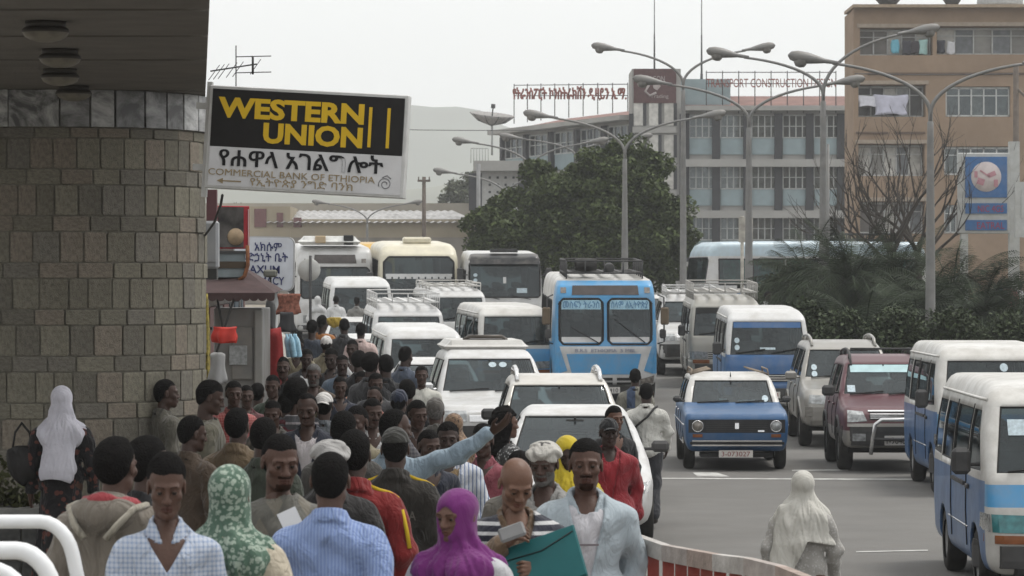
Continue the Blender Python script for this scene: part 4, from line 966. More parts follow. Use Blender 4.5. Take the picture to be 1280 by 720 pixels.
    def wheels(s, ys, r, w=.19, dx=.06, hub=True):
        b = MB(); b.lathe([(r*.60,-w/2),(r*.88,-w/2),(r*.97,-w*.40),(r,-w*.22),(r,w*.22),(r*.97,w*.4),(r*.88,w/2),(r*.60,w/2)], n=28, axis='x'); tm = b.mesh('tyre', tyre_m)
        b = MB(); b.lathe([(0,w*.30),(r*.16,w*.34),(r*.2,w*.22),(r*.42,w*.16),(r*.52,w*.36),(r*.62,w*.42),(r*.62,-w*.4),(0,-w*.4)], n=28, axis='x')
        for k in range(5): a = 2*math.pi*k/5; b.cyl((w*.15,math.cos(a)*r*.3,math.sin(a)*r*.3),(w*.25,math.cos(a)*r*.3,math.sin(a)*r*.3),r*.035,n=6)
        rm = b.mesh('rim', rim_m)
        for y in ys:
            for sg in (1,-1):
                wh = link('wheel', None, s.root, (sg*(s.Wd-w/2-dx+.03), y, r), (0,0,0 if sg>0 else math.pi)); link('tyre', tm, wh); link('rim', rm, wh)
    def patch(s, name, kind, rect, m, off=.006, thick=.02, n=(7,3), poly=None, parent=None, sg=1):
        """slab that follows the body surface"""
        a0,a1,z0,z1 = rect; nx, nz = n; g = [(a0+(a1-a0)*i/nx, z0+(z1-z0)*j/nz) for j in range(nz+1) for i in range(nx+1)]
        if poly:                                        # quad given by 4 corners: (x,z) bl, br, tr, tl
            bl, br, tr, tl = [Vector((*q,0)) for q in poly]; g = [((bl.lerp(br,i/nx)).lerp(tl.lerp(tr,i/nx), j/nz))[:2] for j in range(nz+1) for i in range(nx+1)]
        pts = s.front(g) if kind == 'front' else s.rear(g) if kind == 'rear' else s.side(g, sg); d = Vector((0,-1,0)) if kind == 'front' else Vector((0,1,0)) if kind == 'rear' else Vector((sg,0,0))
        top = [Vector(p)+d*off for p in pts.tolist()]; bot = [p - d*thick for p in top]; N = (nx+1)*(nz+1); F_ = []
        for j in range(nz):
            for i in range(nx): a = j*(nx+1)+i; F_ += [(a,a+1,a+nx+2,a+nx+1)]
        E = [i for i in range(nx+1)] + [j*(nx+1)+nx for j in range(1,nz+1)] + [nz*(nx+1)+i for i in range(nx-1,-1,-1)] + [j*(nx+1) for j in range(nz-1,0,-1)]
        for i in range(len(E)): a, b_ = E[i], E[(i+1)%len(E)]; F_.append((a, N+a, N+b_, b_))
        b = MB(); b.add(top+bot, F_, False); return b.build(name, m, parent or s.root)
    def ribbon(s, name, sg, pts, m=rubber, w=.008, off=.002):
        P = s.side(pts, sg); b = MB(); b.tube([Vector(p)+Vector((sg*off,0,0)) for p in P.tolist()], w, 4); return b.build(name, m, s.root)
    def round_lamp(s, x, z, r, m=lens, name='headlight', ring=chrome):
        p = Vector(s.front([(x,z)])[0].tolist()); h = link(name, None, s.root, p)
        b = MB(); b.lathe([(r*1.0,.03),(r*1.14,-.012),(r*1.02,-.03),(r*.94,-.012)], n=22, axis='y'); b.build('ring', ring, h)
        b = MB(); b.lathe([(r*.98,-.012),(r*.7,-.03),(r*.3,-.042),(0,-.045)], n=22, axis='y'); b.build('lens', m, h)
    def mirror(s, y, z, m=dark_pl, w=.2, h=.15, out=.16, drop=0):
        for sg in (1,-1):
            p = Vector(s.side([(y,z)], sg)[0].tolist()); mr = link('mirror', None, s.root, p)
            b = MB(); b.box((sg*(out+.02),-.03,.03-drop),(w,.11,h),bev=.035); b.build('housing', m, mr)
            b = MB(); b.box((sg*(out+.02),.028,.03-drop),(w*.85,.01,h*.8)); b.build('mirror_glass', chrome, mr)
            b = MB(); b.cyl((-sg*.04,0,0),(sg*out,-.02,.0-drop),.018); b.build('arm', m, mr)
    def wipers(s, pairs):
        for (x0,z0),(x1,z1) in pairs:
            q = s.front([(x0+(x1-x0)*t, z0+(z1-z0)*t) for t in np.linspace(0,1,6)]); b = MB(); b.tube([Vector(p)-Vector((0,.025,0)) for p in q.tolist()], .011, 5); b.tube([Vector(p)-Vector((0,.012,0)) for p in q.tolist()[2:]], .008, 4); b.build('wiper', rubber, s.root)
    def sticker(s, x, z, w, h, m=stick, round_=False):
        q = Vector(s.front([(x,z)])[0].tolist()); q2 = s.front([(x,z+h/2),(x,z-h/2),(x-w/2,z),(x+w/2,z)])
        s.patch('windscreen_sticker','front',(x-w/2,x+w/2,z-h/2,z+h/2),m,off=-.004,thick=.003,n=(3,3)) if not round_ else None
        if round_:
            N = 14; pts = s.front([(x+w/2*math.cos(2*math.pi*k/N), z+h/2*math.sin(2*math.pi*k/N)) for k in range(N)]); b = MB(); b.add([Vector(p)+Vector((0,.001,0)) for p in pts.tolist()]+[Vector(p)+Vector((0,.004,0)) for p in pts.tolist()], [tuple(range(N)),tuple(range(2*N-1,N-1,-1))]+[(i,N+i,N+(i+1)%N,(i+1)%N) for i in range(N)]); b.build('windscreen_sticker', m, s.root)
    def plate(s, x, z, w=.46, h=.12, txt='3-47129', y=None, m=plate_w, tm=plate_r):
        p = Vector(s.front([(x,z)])[0].tolist()); yy = (p.y if y is None else y)-.03
        b = MB(); b.box((0,0,0),(w,.012,h),bev=.003); o = b.build('number_plate', m, s.root, (x,yy,z))
        if txt: text(txt, h*.95, tm, o, (0,-.008,-h*.33), width=w*.84, depth=.002)
    def interior(s, zs, rows, ydash, zdash, wheel_x=.35, sw=.5):
        b = MB(); b.box((0,ydash+.16,zdash-.12),(s.Wd*1.7,.4,.26),bev=.06); b.build('dashboard', inter, s.root)
        P = [(wheel_x+.19*math.cos(a), ydash+.42+.06*math.sin(a), zdash+.06+.17*math.sin(a)) for a in np.linspace(0,2*math.pi,18,endpoint=False)]
        b = MB(); b.tube(P, .014, 5, closed=True); b.cyl((wheel_x,ydash+.42,zdash+.06),(wheel_x,ydash+.25,zdash-.1),.03); b.build('steering_wheel', rubber, s.root)
        for i, y in enumerate(rows):
            for x in ((-s.Wd*.45, s.Wd*.45) if i == 0 or s.Wd < 1 else (-s.Wd*.55,0,s.Wd*.55)):
                b = MB(); b.box((x,y-.2,zs),(sw,.5,.14),bev=.04); b.box((x,y+.1,zs+.32),(sw*.95,.14,.62),Euler((R(-10),0,0)),bev=.05); b.box((x,y+.18,zs+.72),(sw*.5,.1,.18),Euler((R(-10),0,0)),bev=.04); b.build('seat', seatm, s.root)
        q = s.front([(0,s.winTop-.10)])[0]; b = MB(); b.box((0,float(q[1])+.12,s.winTop-.07),(.22,.05,.065),bev=.015); b.cyl((0,float(q[1])+.1,s.winTop-.03),(0,float(q[1])+.08,s.winTop-.01),.012); b.build('rear_view_mirror', rubber, s.root)
        b = MB(); b.box((0,s.L/2+.1,.34+ (0 if s.Hh<2.4 else .2)),(s.Wd*1.7,s.L*.88,.12)); b.build('underbody', rubber, s.root)
    def rails(s, y0, y1, x, z, m=chrome, r=.018, feet=3, lift=.06):
        for sg in (1,-1):
            T = s.top([(sg*x, y0+(y1-y0)*t) for t in np.linspace(0,1,9)]).tolist(); P = [Vector(p)+Vector((0,0,lift*math.sin(math.pi*min(1,max(0,t*1.0)))**.35 if 0<t<1 else 0)) for p,t in zip(T,np.linspace(0,1,9))]
            b = MB(); b.tube(P, r, 8); o = b.build('roof_rail', m, s.root)
            for k in range(feet): i = round(8*(k+.5)/feet); b = MB(); b.cyl(T[i], P[i], r*1.3); b.build('rail_foot', m, o)
    def rack(s, y0, y1, x, h0, m, n=7, h=.16, r=.016, slats=True):
        z = s.Hh + h0; rk = link('roof_rack', None, s.root)
        for zz in (z, z+h):
            b = MB(); b.tube([(-x,y0,zz),(x,y0,zz),(x,y1,zz),(-x,y1,zz)], r, 6, closed=True); b.build('rail', m, rk)
        for k in range(n):
            y = y0+(y1-y0)*k/(n-1); b = MB(); b.cyl((-x,y,z),(x,y,z),r*.9,n=6); b.build('crossbar', m, rk)
            for sg in (1,-1): b = MB(); b.cyl((sg*x,y,z-h0-.06),(sg*x,y,z+h),r*.9,n=6); b.build('upright', m, rk)
        b = MB()
        for k in range(5): b.cyl((-x+2*x*k/4,y0,z),(-x+2*x*k/4,y0,z+h),r*.8,n=6)
        b.build('front_bars', m, rk)
        if slats:
            for k in range(5): xx = -x+.1+(2*x-.2)*k/4; b = MB(); b.box((xx,(y0+y1)/2,z+.02),(.08,y1-y0,.015)); b.build('slat', m, rk)
        return rk
    def place(s, px, d, t=.0, zs=1.0, ws=1.0, z=None):
        """front-centre at pixel column px and distance d; t = sideways drift of the car axis per metre away"""
        p = W(px,0,d); s.root.location = (p.x, d, zroad(d+2) if z is None else z); a = -math.atan(t)
        sl = (zroad(d+s.L)-zroad(d))/s.L; s.root.rotation_euler = (math.atan(sl), 0, a); s.root.location.z = zroad(d); s.root.scale = (ws,1,zs); return s
def dup(s, label, px, d, t, zs=1, ws=1, paints=None, name=None):
    """a second vehicle of the same kind, parts copied, body repainted"""
    r = copy_tree(s.root); r['label'] = label; n = object.__new__(Veh); n.__dict__ = dict(s.__dict__); n.root = r
    if paints:
        for c in r.children:
            if c.name.split('.')[0] == 'body':
                for i, m in enumerate(paints): c.material_slots[i].link = 'OBJECT'; c.material_slots[i].material = m
    n.place(px, d, t, zs, ws); return n
def drop_parts(r, names):
    for c in list(r.children):
        if c.name.split('.')[0] in names:
            for g in list(c.children): bpy.data.objects.remove(g)
            bpy.data.objects.remove(c)
# ---------------------------------------------------------------- minibuses
def minibus(label, old=False, side_lower=1, band=(.86,1.06)):
    if not old:
        v = Veh('minibus', label, 'minibus', [(.06,.26),(0,.34),(0,.60),(.05,.86),(.13,1.10),(.60,1.80),(.78,1.90),(1.2,1.955),(2.6,1.98),(4.2,1.955),(4.55,1.86),(4.68,1.15),(4.7,.36),(4.62,.26)],
            [(.2,.78),(.4,.835),(.75,.85),(1.1,.845),(1.5,.805),(1.8,.745),(1.98,.66)], [(-.2,.80),(0,.89),(.12,.95),(.45,.99),(.9,1),(4.2,1),(4.7,.93)])
        ws = [(-.715,1.16),(.715,1.16),(.635,1.745),(-.635,1.745)]; v.winTop = 1.745
        sw = [[(.46,1.17),(1.36,1.15),(1.36,1.70),(.86,1.70)], [(1.46,1.15),(2.62,1.15),(2.62,1.70),(1.46,1.70)], [(2.71,1.15),(3.5,1.15),(3.5,1.70),(2.71,1.70)], [(3.59,1.16),(4.36,1.18),(4.28,1.70),(3.59,1.70)]]
    else:
        v = Veh('minibus', label, 'minibus', [(.06,.26),(0,.34),(0,.95),(.06,1.14),(.34,1.78),(.55,1.90),(1.0,1.95),(2.4,1.97),(3.9,1.95),(4.2,1.86),(4.3,1.15),(4.32,.36),(4.25,.26)],
            [(.2,.78),(.4,.835),(.75,.845),(1.1,.84),(1.5,.81),(1.8,.76),(1.97,.68)], [(-.2,.86),(0,.93),(.12,.97),(.45,1),(3.9,1),(4.3,.94)], .075)
        ws = [(-.74,1.14),(.74,1.14),(.67,1.74),(-.67,1.74)]; v.winTop = 1.74
        sw = [[(.26,1.16),(1.12,1.14),(1.12,1.70),(.52,1.70)], [(1.22,1.14),(2.3,1.14),(2.3,1.70),(1.22,1.70)], [(2.4,1.14),(3.2,1.14),(3.2,1.70),(2.4,1.70)], [(3.3,1.15),(4.0,1.17),(3.93,1.70),(3.3,1.70)]]
    v.shell([('front',ws,'windscreen')]+[('side',p,'side_window') for p in sw]+[('rear',[(-.62,1.2),(.62,1.2),(.56,1.72),(-.56,1.72)],'rear_window')],
        [(lambda c,n: c.z < 1.085, 1), (lambda c,n: c.z < .6 and c.y > .3, 1), (lambda c,n: c.y < .22 and c.z < 1.13, 2), (lambda c,n: c.y < .26 and band[0] < c.z < band[1] , 3)], [P_white2,P_blue,P_white2,P_lblue],
        [(.82 if not old else .78,.31,.37),(3.4 if not old else 3.05,.31,.37)], (band[0],band[1],1.085,.6))
    v.wheels([.82,3.4] if not old else [.78,3.05], .32)
    v.interior(.72, [1.15,1.95,2.8,3.7] if not old else [.95,1.75,2.6,3.4], .30 if not old else .18, 1.14)
    for sg in (1,-1):
        for y in ((1.41,2.66) if not old else (1.17,2.35)): v.ribbon('door_seam', sg, [(y,z) for z in np.linspace(.42,1.74,9)])
        v.ribbon('trim_line', sg, [(y,.60) for y in np.linspace(1.3,2.9,6)], chrome, .008)
        v.ribbon('gutter', sg, [(y,1.80) for y in np.linspace(.7,4.2,9)], P_white2, .016)
        p = v.side([(1.28,.98)], sg)[0]; b = MB(); b.box((float(p[0])+sg*.012,1.25,.98),(.03,.16,.045),bev=.01); b.build('door_handle', dark_pl, v.root)
        p = v.side([(1.6,1.0)], sg)[0]; b = MB(); b.box((float(p[0])+sg*.012,2.0,.99),(.025,1.0,.035)); b.build('slide_rail', dark_pl, v.root)
    v.mirror(.55 if not old else .3, 1.22, w=.17, h=.24, out=.15)
    v.wipers([((-.62,1.17),(-.05,1.24)),((.08,1.17),(.62,1.26))])
    return v
def hiace_face(v, hl=lens, low=amber, bump=dark_pl, grille=P_white2, txt='3-58210'):
    for sg in (-1,1):
        v.patch('headlight','front',None or (0,1,0,1),hl,off=.012,n=(6,3),poly=[(sg*.42,.63),(sg*.77,.64),(sg*.78,.80),(sg*.42,.79)])
        v.patch('indicator','front',(0,1,0,1),lens,off=.012,n=(3,3),poly=[(sg*.785,.64),(sg*.838,.645),(sg*.838,.80),(sg*.79,.80)])
        v.patch('side_light','front',(0,1,0,1),low,off=.016,n=(6,2),poly=[(sg*.38,.535),(sg*.82,.54),(sg*.82,.615),(sg*.38,.61)])
    v.patch('grille','front',(-.41,.41,.64,.78),rubber,off=.006,n=(6,2))
    for k in range(3): v.patch('grille_slat','front',(-.41,.41,.66+k*.042,.678+k*.042),grille,off=.016,n=(6,1))
    v.patch('bumper','front',(-.84,.84,.26,.52),bump,off=.07,thick=.12,n=(12,4))
    v.plate(0,.40,txt=txt,y=-.08)
v = minibus('white and blue minibus with a blue strip under the windscreen, driving along the right edge'); hiace_face(v, mat('lamp_teal',(.03,.15,.16),.12,.1,var=.3,scale=20,coat=.7)); v.sticker(-.50,1.56,.17,.14)
nearbus = v; v.place(1350, 28.5, .025)
v2 = dup(v, 'white and blue minibus with paired round stickers behind the one with the blue strip', 1250, 43.0, .018, 1.04)
drop_parts(v2.root, ['windscreen_sticker']); v2.sticker(.12,1.66,.11,.11,round_=True); v2.sticker(.12,1.53,.11,.10)
v3 = minibus('dusty white minibus with blue lower body standing left of the blue bus', True, band=(.60,1.06)); hiace_face(v3, txt='3-22014')
v3.sticker(-.6,1.22,.12,.1); v3.place(646, 70, -.16, 1.02)
v4 = dup(v3, 'white minibus with deep blue nose driving between the silver van and the blue car', 960, 64, .0, 1.08, 1.02, [P_white,P_blue,P_blue,P_blue])
drop_parts(v4.root, ['windscreen_sticker']); v4.sticker(-.6,1.27,.1,.1,round_=True); v4.sticker(-.6,1.40,.1,.1,round_=True)
v4.patch('sun_strip','front',(-.66,.66,1.63,1.735),P_blue,off=-.002,thick=.004,n=(6,2)); v4.sticker(0,1.25,.3,.04)
v5 = dup(v3, 'grey beige minibus with a heavy roof rack beside the white jeep', 908, 74, .0, 1.06, 1.03, [P_grey,P_grey,P_grey,P_grey])
drop_parts(v5.root, ['windscreen_sticker']); v5.sticker(.0,1.5,.14,.12); v5.rack(.5,3.6,.72,.10,mat('rack_grey',(.33,.32,.30),.6,var=.15),7,.2); v5.patch('sun_strip','front',(-.66,.66,1.62,1.735),rubber,off=-.002,thick=.004,n=(6,2))
v6 = dup(v3, 'white minibus with a white roof rack standing behind the pedestrians', 512, 71, -.11, 1.0, 1.0, [P_white]*4); v6.rack(.5,3.8,.70,.08,P_white,7,.2)
v7 = dup(v3, 'white minibus with roof bars behind the dusty white and blue one', 572, 84, -.14, 1.03, 1, [P_white]*4); v7.rack(.6,3.8,.68,.06,P_white2,5,.08)
v8 = dup(v3, 'white high minibus in front of the white bus with the destination box', 452, 86.5, -.12, 1.14, 1.05, [P_white]*4)
v9 = dup(nearbus, 'white people carrier with round bonnet beside the pedestrians', 533, 61.5, -.12, .93, .97, [P_white]*4)
drop_parts(v9.root, ['windscreen_sticker'])

# ---------------------------------------------------------------- blue estate car
def estate():
    v = Veh('estate_car', 'old blue estate car with white roof and round headlights in mid road', 'car', [(.05,.30),(0,.36),(-.02,.60),(0,.80),(.06,.87),(.5,.92),(1.12,.96),(1.22,.99),(1.72,1.375),(1.95,1.42),(2.8,1.44),(3.7,1.41),(3.95,1.30),(4.06,.92),(4.08,.40),(4.0,.32)],
        [(.25,.72),(.45,.79),(.7,.81),(.92,.79),(1.0,.745),(1.2,.70),(1.38,.63),(1.44,.56)], [(-.2,.92),(0,.965),(.1,.985),(.5,1),(3.6,1),(4.1,.95)], .05, .05)
    v.winTop = 1.335
    v.shell([('front',[(-.635,1.0),(.635,1.0),(.565,1.335),(-.565,1.335)],'windscreen'),('rear',[(-.56,1.0),(.56,1.0),(.5,1.33),(-.5,1.33)],'rear_window')]+[('side',p,'side_window') for p in ([(1.45,1.0),(2.2,1.0),(2.2,1.33),(1.85,1.33)],[(2.28,1.0),(2.98,1.0),(2.98,1.33),(2.28,1.33)],[(3.07,1.0),(3.85,1.01),(3.72,1.32),(3.07,1.33)])],
        [(lambda c,n: c.z > 1.005 and c.y > 1.15, 1)], [P_dblue,P_white2], [(.72,.30,.335),(3.14,.30,.335)], (1.005,))
    v.wheels([.72,3.14], .295, .17, .05); v.interior(.52,[1.9,2.75],1.2,.98,.3,.46)
    v.patch('grille','front',(-.74,.74,.585,.785),mat('grille_black',(.02,.02,.022),.5),off=.004,n=(10,3))
    for k in range(6): v.patch('grille_slat','front',(-.47,.47,.605+k*.028,.612+k*.028),dark_pl,off=.012,n=(6,1))
    for sg in (-1,1):
        v.round_lamp(sg*.60,.685,.082,lens if sg>0 else lens_d)
        v.patch('side_light','front',(sg*.60-.075,sg*.60+.075,.515,.565),amber,off=.012,n=(2,1))
    v.patch('badge','front',(-.03,.03,.645,.735),chrome,off=.03,n=(2,2)); v.patch('name_badge','front',(.32,.42,.60,.625),chrome,off=.02,n=(2,1))
    v.patch('bumper','front',(-.80,.80,.385,.475),chrome,off=.11,thick=.05,n=(14,2)); v.patch('bumper_rubber','front',(-.72,.72,.41,.45),rubber,off=.125,thick=.03,n=(14,1))
    v.plate(-.02,.265,.52,.11,'3-073027',y=-.06); b = MB(); b.box((0,.25,.24),(1.1,.5,.06)); b.build('skid_plate', rubber, v.root)
    v.mirror(1.38,1.02,w=.13,h=.1,out=.1); v.wipers([((-.55,1.0),(-.05,1.03)),((.05,1.0),(.5,1.03))]); v.sticker(.52,1.06,.1,.1,round_=True)
    v.patch('papers','front',(-.2,-.08,1.02,1.06),stick,off=-.02,n=(2,1)); v.patch('papers','front',(.1,.36,1.01,1.04),stick,off=-.02,n=(2,1))
    for sg in (1,-1):
        for y in (1.42,2.24,3.02): v.ribbon('door_seam', sg, [(y,z) for z in np.linspace(.42,.99,5)], w=.006)
        v.ribbon('side_trim', sg, [(y,.70) for y in np.linspace(.15,3.95,12)], chrome, .011); v.ribbon('sill_trim', sg, [(y,.36) for y in np.linspace(1.1,2.75,6)], chrome, .01)
        for y in (2.08,2.88): p = v.side([(y,.86)],sg)[0]; b = MB(); b.box((float(p[0])+sg*.015,y,.86),(.03,.13,.03),bev=.008); b.build('door_handle', chrome, v.root)
        b = MB(); b.tube([(sg*.62,1.95,1.41),(sg*.60,2.0,1.50),(sg*.60,3.3,1.50),(sg*.62,3.35,1.40)], .014, 6); rk = b.build('roof_rack', mat('rack_rust',(.22,.18,.14),.7,.2,var=.3), v.root)
        for k in range(6): b = MB(); b.cyl((sg*.62,2.0+k*.25,1.42),(sg*.30,2.0+k*.25,1.505),.012,n=6); b.build('crossbar', MATS['rack_rust'], rk)
    b = MB(); b.cyl((0,1.72,1.39),(0.0,1.75,1.46),.012,.004); b.build('aerial', rubber, v.root)
    return v
estate().place(921, 49.0, .012)

# ---------------------------------------------------------------- jeeps and cars
def suv(label, L, w, hh, paints, hood=1.0, name='jeep', cat='jeep', lowdark=.0, ws_slope=.55, zc=(), regions=(), roofr=.70, k=.085):
    Wd = w/2; s = hh/1.70
    v = Veh(name, label, cat, [(.07,.36*s),(0,.44*s),(-.01,.66*s),(.05,.86*s),(.22,.96*s),(.6,1.0*s),(hood,1.06*s),(hood+.1,1.09*s),(hood+.1+ws_slope,1.585*s),(hood+.45+ws_slope,1.68*s),(L*.62,1.70*s),(L-.35,1.66*s),(L-.12,1.5*s),(L-.04,1.1*s),(L,.5*s),(L-.1,.38*s)],
        [(.25*s,Wd*.90),(.5*s,Wd*.985),(.8*s,Wd),(1.04*s,Wd*.955),(1.3*s,Wd*.87),(1.58*s,Wd*.76),(1.70*s,Wd*.68)], [(-.2,.80),(0,.90),(.12,.95),(.5,1),(L-.5,1),(L,.93)], k, .055)
    v.winTop = 1.56*s; z0, z1 = 1.13*s, 1.55*s; y0 = hood+.1
    sw = [[(y0+.16,z0),(L*.47,z0-.01),(L*.47,z1-.01),(y0+ws_slope+.06,z1-.01)],[(L*.47+.09,z0-.01),(L*.70,z0),(L*.70,z1-.01),(L*.47+.09,z1-.01)],[(L*.70+.09,z0),(L-.22,z0+.03),(L-.32,z1-.03),(L*.70+.09,z1-.01)]]
    v.shell([('front',[(-Wd*.83,z0-.005),(Wd*.83,z0-.005),(Wd*.70,z1+.01),(-Wd*.70,z1+.01)],'windscreen'),('rear',[(-Wd*.75,z0+.03),(Wd*.75,z0+.03),(Wd*.62,z1-.03),(-Wd*.62,z1-.03)],'rear_window')]+[('side',p,'side_window') for p in sw], list(regions), paints, [(.80,.36*s,.42*s),(L-.82,.36*s,.42*s)], zc)
    v.wheels([.80,L-.82], .345*s, .215, .03); v.interior(.66*s,[L*.46,L*.68],y0+.02,1.1*s,.33,.5)
    for sg in (1,-1):
        for y in (y0+.12,L*.47+.045,L*.70): v.ribbon('door_seam', sg, [(y,z) for z in np.linspace(.5*s,1.08*s,6)])
        for y in (L*.43,L*.65): p = v.side([(y,.96*s)],sg)[0]; b = MB(); b.box((float(p[0])+sg*.015,y,.96*s),(.03,.17,.04),bev=.01); b.build('door_handle', paints[0], v.root)
        for y in (.80,L-.82):
            v.ribbon('wheel_flare', sg, [(y+.44*s*math.cos(a),.36*s+.44*s*math.sin(a)) for a in np.linspace(.1,math.pi-.1,12)], dark_pl if lowdark else paints[0], .03, .0)
    v.wipers([((-Wd*.72,z0-.01),(-Wd*.05,z0+.03)),((Wd*.05,z0-.01),(Wd*.66,z0+.03))]); v.s = s
    return v
# silver jeep
v = suv('silver jeep with roof rails and chrome grille between blue nosed minibus and maroon jeep', 4.2, 1.74, 1.74, [P_silver,P_silver]); s = v.s
for sg in (-1,1):
    v.patch('headlight','front',(0,1,0,1),lens,off=.012,n=(6,3),poly=[(sg*.38,.74),(sg*.76,.76),(sg*.74,.90),(sg*.40,.885)])
    v.round_lamp(sg*.55,.47,.065,lens_d,'fog_lamp',dark_pl)
v.patch('grille','front',(0,1,0,1),rubber,off=.01,n=(6,3),poly=[(-.34,.74),(.34,.74),(.30,.90),(-.30,.90)]); v.patch('grille_surround','front',(-.36,.36,.895,.925),chrome,off=.03,n=(6,1)); v.patch('grille_bar','front',(-.32,.32,.80,.825),chrome,off=.03,n=(6,1))
v.patch('bumper','front',(-.82,.82,.40,.70),P_silver,off=.075,thick=.1,n=(12,4)); v.patch('air_intake','front',(-.38,.38,.42,.54),rubber,off=.085,n=(8,2)); v.plate(0,.60,txt='2-31874',y=-.1)
v.mirror(1.32,1.14,P_silver,.2,.15,.14); v.rails(1.75,3.9,.56,0,P_silver,.024,3,.09); v.sticker(-.56,1.2,.1,.1,round_=True); v.sticker(-.56,1.31,.1,.1,round_=True)
v.place(1066, 55, .012, 1.03)
# maroon jeep
v = suv('maroon jeep with black bull bar and pale sun strip beside the minibuses', 3.85, 1.56, 1.70, [P_mar,P_silver], lowdark=1, zc=(.62,), regions=[(lambda c,n: c.z < .62, 1)])
for sg in (-1,1):
    v.patch('headlight','front',(0,1,0,1),lens,off=.012,n=(6,3),poly=[(sg*.40,.76),(sg*.70,.74),(sg*.69,.92),(sg*.46,.90)])
    v.patch('fog_lamp','front',(sg*.53-.1,sg*.53+.1,.47,.58),lens,off=.09,thick=.06,n=(3,2))
v.patch('grille','front',(-.36,.36,.78,.90),dark_pl,off=.012,n=(6,2)); v.patch('grille_surround','front',(-.38,.38,.90,.92),chrome,off=.03,n=(6,1))
for k in range(3): v.patch('grille_slat','front',(-.35,.35,.80+k*.03,.81+k*.03),chrome,off=.02,n=(5,1))
v.patch('bumper','front',(-.76,.76,.40,.68),dark_pl,off=.08,thick=.1,n=(12,4)); v.patch('bumper_top','front',(-.70,.70,.68,.725),P_silver,off=.06,thick=.08,n=(10,1)); v.plate(.05,.48,.40,.14,'1-96483',y=-.10,m=plate_w,tm=ink)
b = MB(); b.tube([(-.36,-.16,.28),(-.34,-.20,.5),(-.30,-.22,.72),(-.2,-.22,.79),(.2,-.22,.79),(.30,-.22,.72),(.34,-.20,.5),(.36,-.16,.28)], .032, 8); b.build('bull_bar', chrome, v.root); b = MB(); b.cyl((-.34,-.2,.5),(.34,-.2,.5),.025); b.build('bull_bar_cross', dark_pl, v.root)
v.patch('sun_strip','front',(-.52,.52,1.44,1.55),mat('strip_pale',(.40,.56,.58),.4),off=-.002,thick=.004,n=(6,2)); v.sticker(-.53,1.2,.12,.1); v.mirror(1.32,1.14,dark_pl,.2,.16,.14)
v.rails(1.6,3.6,.50,0,dark_pl,.02,3,.09); b = MB(); b.cyl((-.5,1.75,1.79),(.5,1.75,1.79),.016); b.build('roof_bar', dark_pl, v.root)
v.place(1117, 48.5, .015, 1.03)
# white jeep with raised roof
v = suv('white jeep with a stepped raised roof and sunroof deflector beside the pedestrians', 4.6, 1.80, 1.86, [P_white,P_white], hood=1.25)
b = MB(); b.box((0,3.35,1.90),(1.32,2.1,.17),bev=.07,taper=(.93,.95)); b.build('raised_roof', P_white2, v.root)
b = MB(); b.tube([(-.33,2.75,1.99),(-.25,2.62,2.035),(.25,2.62,2.035),(.33,2.75,1.99)], .03, 8); b.box((0,2.8,1.99),(.62,.3,.02)); b.build('sunroof_deflector', mat('smoke_plastic',(.07,.06,.05),.3), v.root)
for sg in (-1,1): v.patch('headlight','front',(0,1,0,1),lens,off=.012,n=(5,3),poly=[(sg*.48,.82),(sg*.80,.82),(sg*.80,.98),(sg*.48,.98)])
v.patch('grille','front',(-.44,.44,.82,.98),chrome,off=.012,n=(6,2)); v.patch('bumper','front',(-.85,.85,.48,.76),dark_pl,off=.09,thick=.1,n=(12,3)); v.plate(0,.6,y=-.12,txt='3-60117')
v.mirror(1.55,1.25,chrome,.2,.15,.14); v.sticker(.04,1.62,.12,.08,round_=True); v.sticker(.20,1.62,.12,.08,round_=True); v.place(624, 47.5, -.085)
# dark roofed jeep with chrome rails
v = suv('pearl jeep with bright chrome roof rails right behind the white saloon', 4.2, 1.72, 1.64, [paint('pearl',(.50,.48,.44),.3),P_silver])
v.rails(1.75,3.7,.56,0,chrome,.03,2,.10); v.mirror(1.32,1.1,dark_pl,.2,.15,.14); v.place(706, 41.3, -.03)
for sg in (-1,1): v.patch('headlight','front',(0,1,0,1),lens,off=.012,n=(5,3),poly=[(sg*.42,.74),(sg*.76,.75),(sg*.74,.90),(sg*.42,.88)])
v.patch('grille','front',(-.40,.40,.74,.88),dark_pl,off=.012,n=(6,2)); v.patch('bumper','front',(-.82,.82,.40,.68),P_silver,off=.06,thick=.1,n=(10,3)); v.plate(0,.5,y=-.1)
# white jeep far, with rack
v = suv('white jeep with a white luggage rack between the blue bus and grey minibus', 4.7, 1.85, 1.86, [P_white,P_white], hood=1.3)
for sg in (-1,1): v.patch('headlight','front',(0,1,0,1),lens,off=.012,n=(5,3),poly=[(sg*.50,.84),(sg*.84,.84),(sg*.82,1.0),(sg*.5,1.0)])
v.patch('grille','front',(-.46,.46,.84,1.0),chrome,off=.012,n=(6,2)); v.patch('bumper','front',(-.88,.88,.46,.76),dark_pl,off=.1,thick=.1,n=(10,3)); v.rack(1.9,4.2,.62,.07,P_white,6,.12); v.mirror(1.6,1.25,chrome,.18,.14,.13); v.plate(0,.58,y=-.12,txt='2-11962'); v.place(869, 79, .0, 1.05)
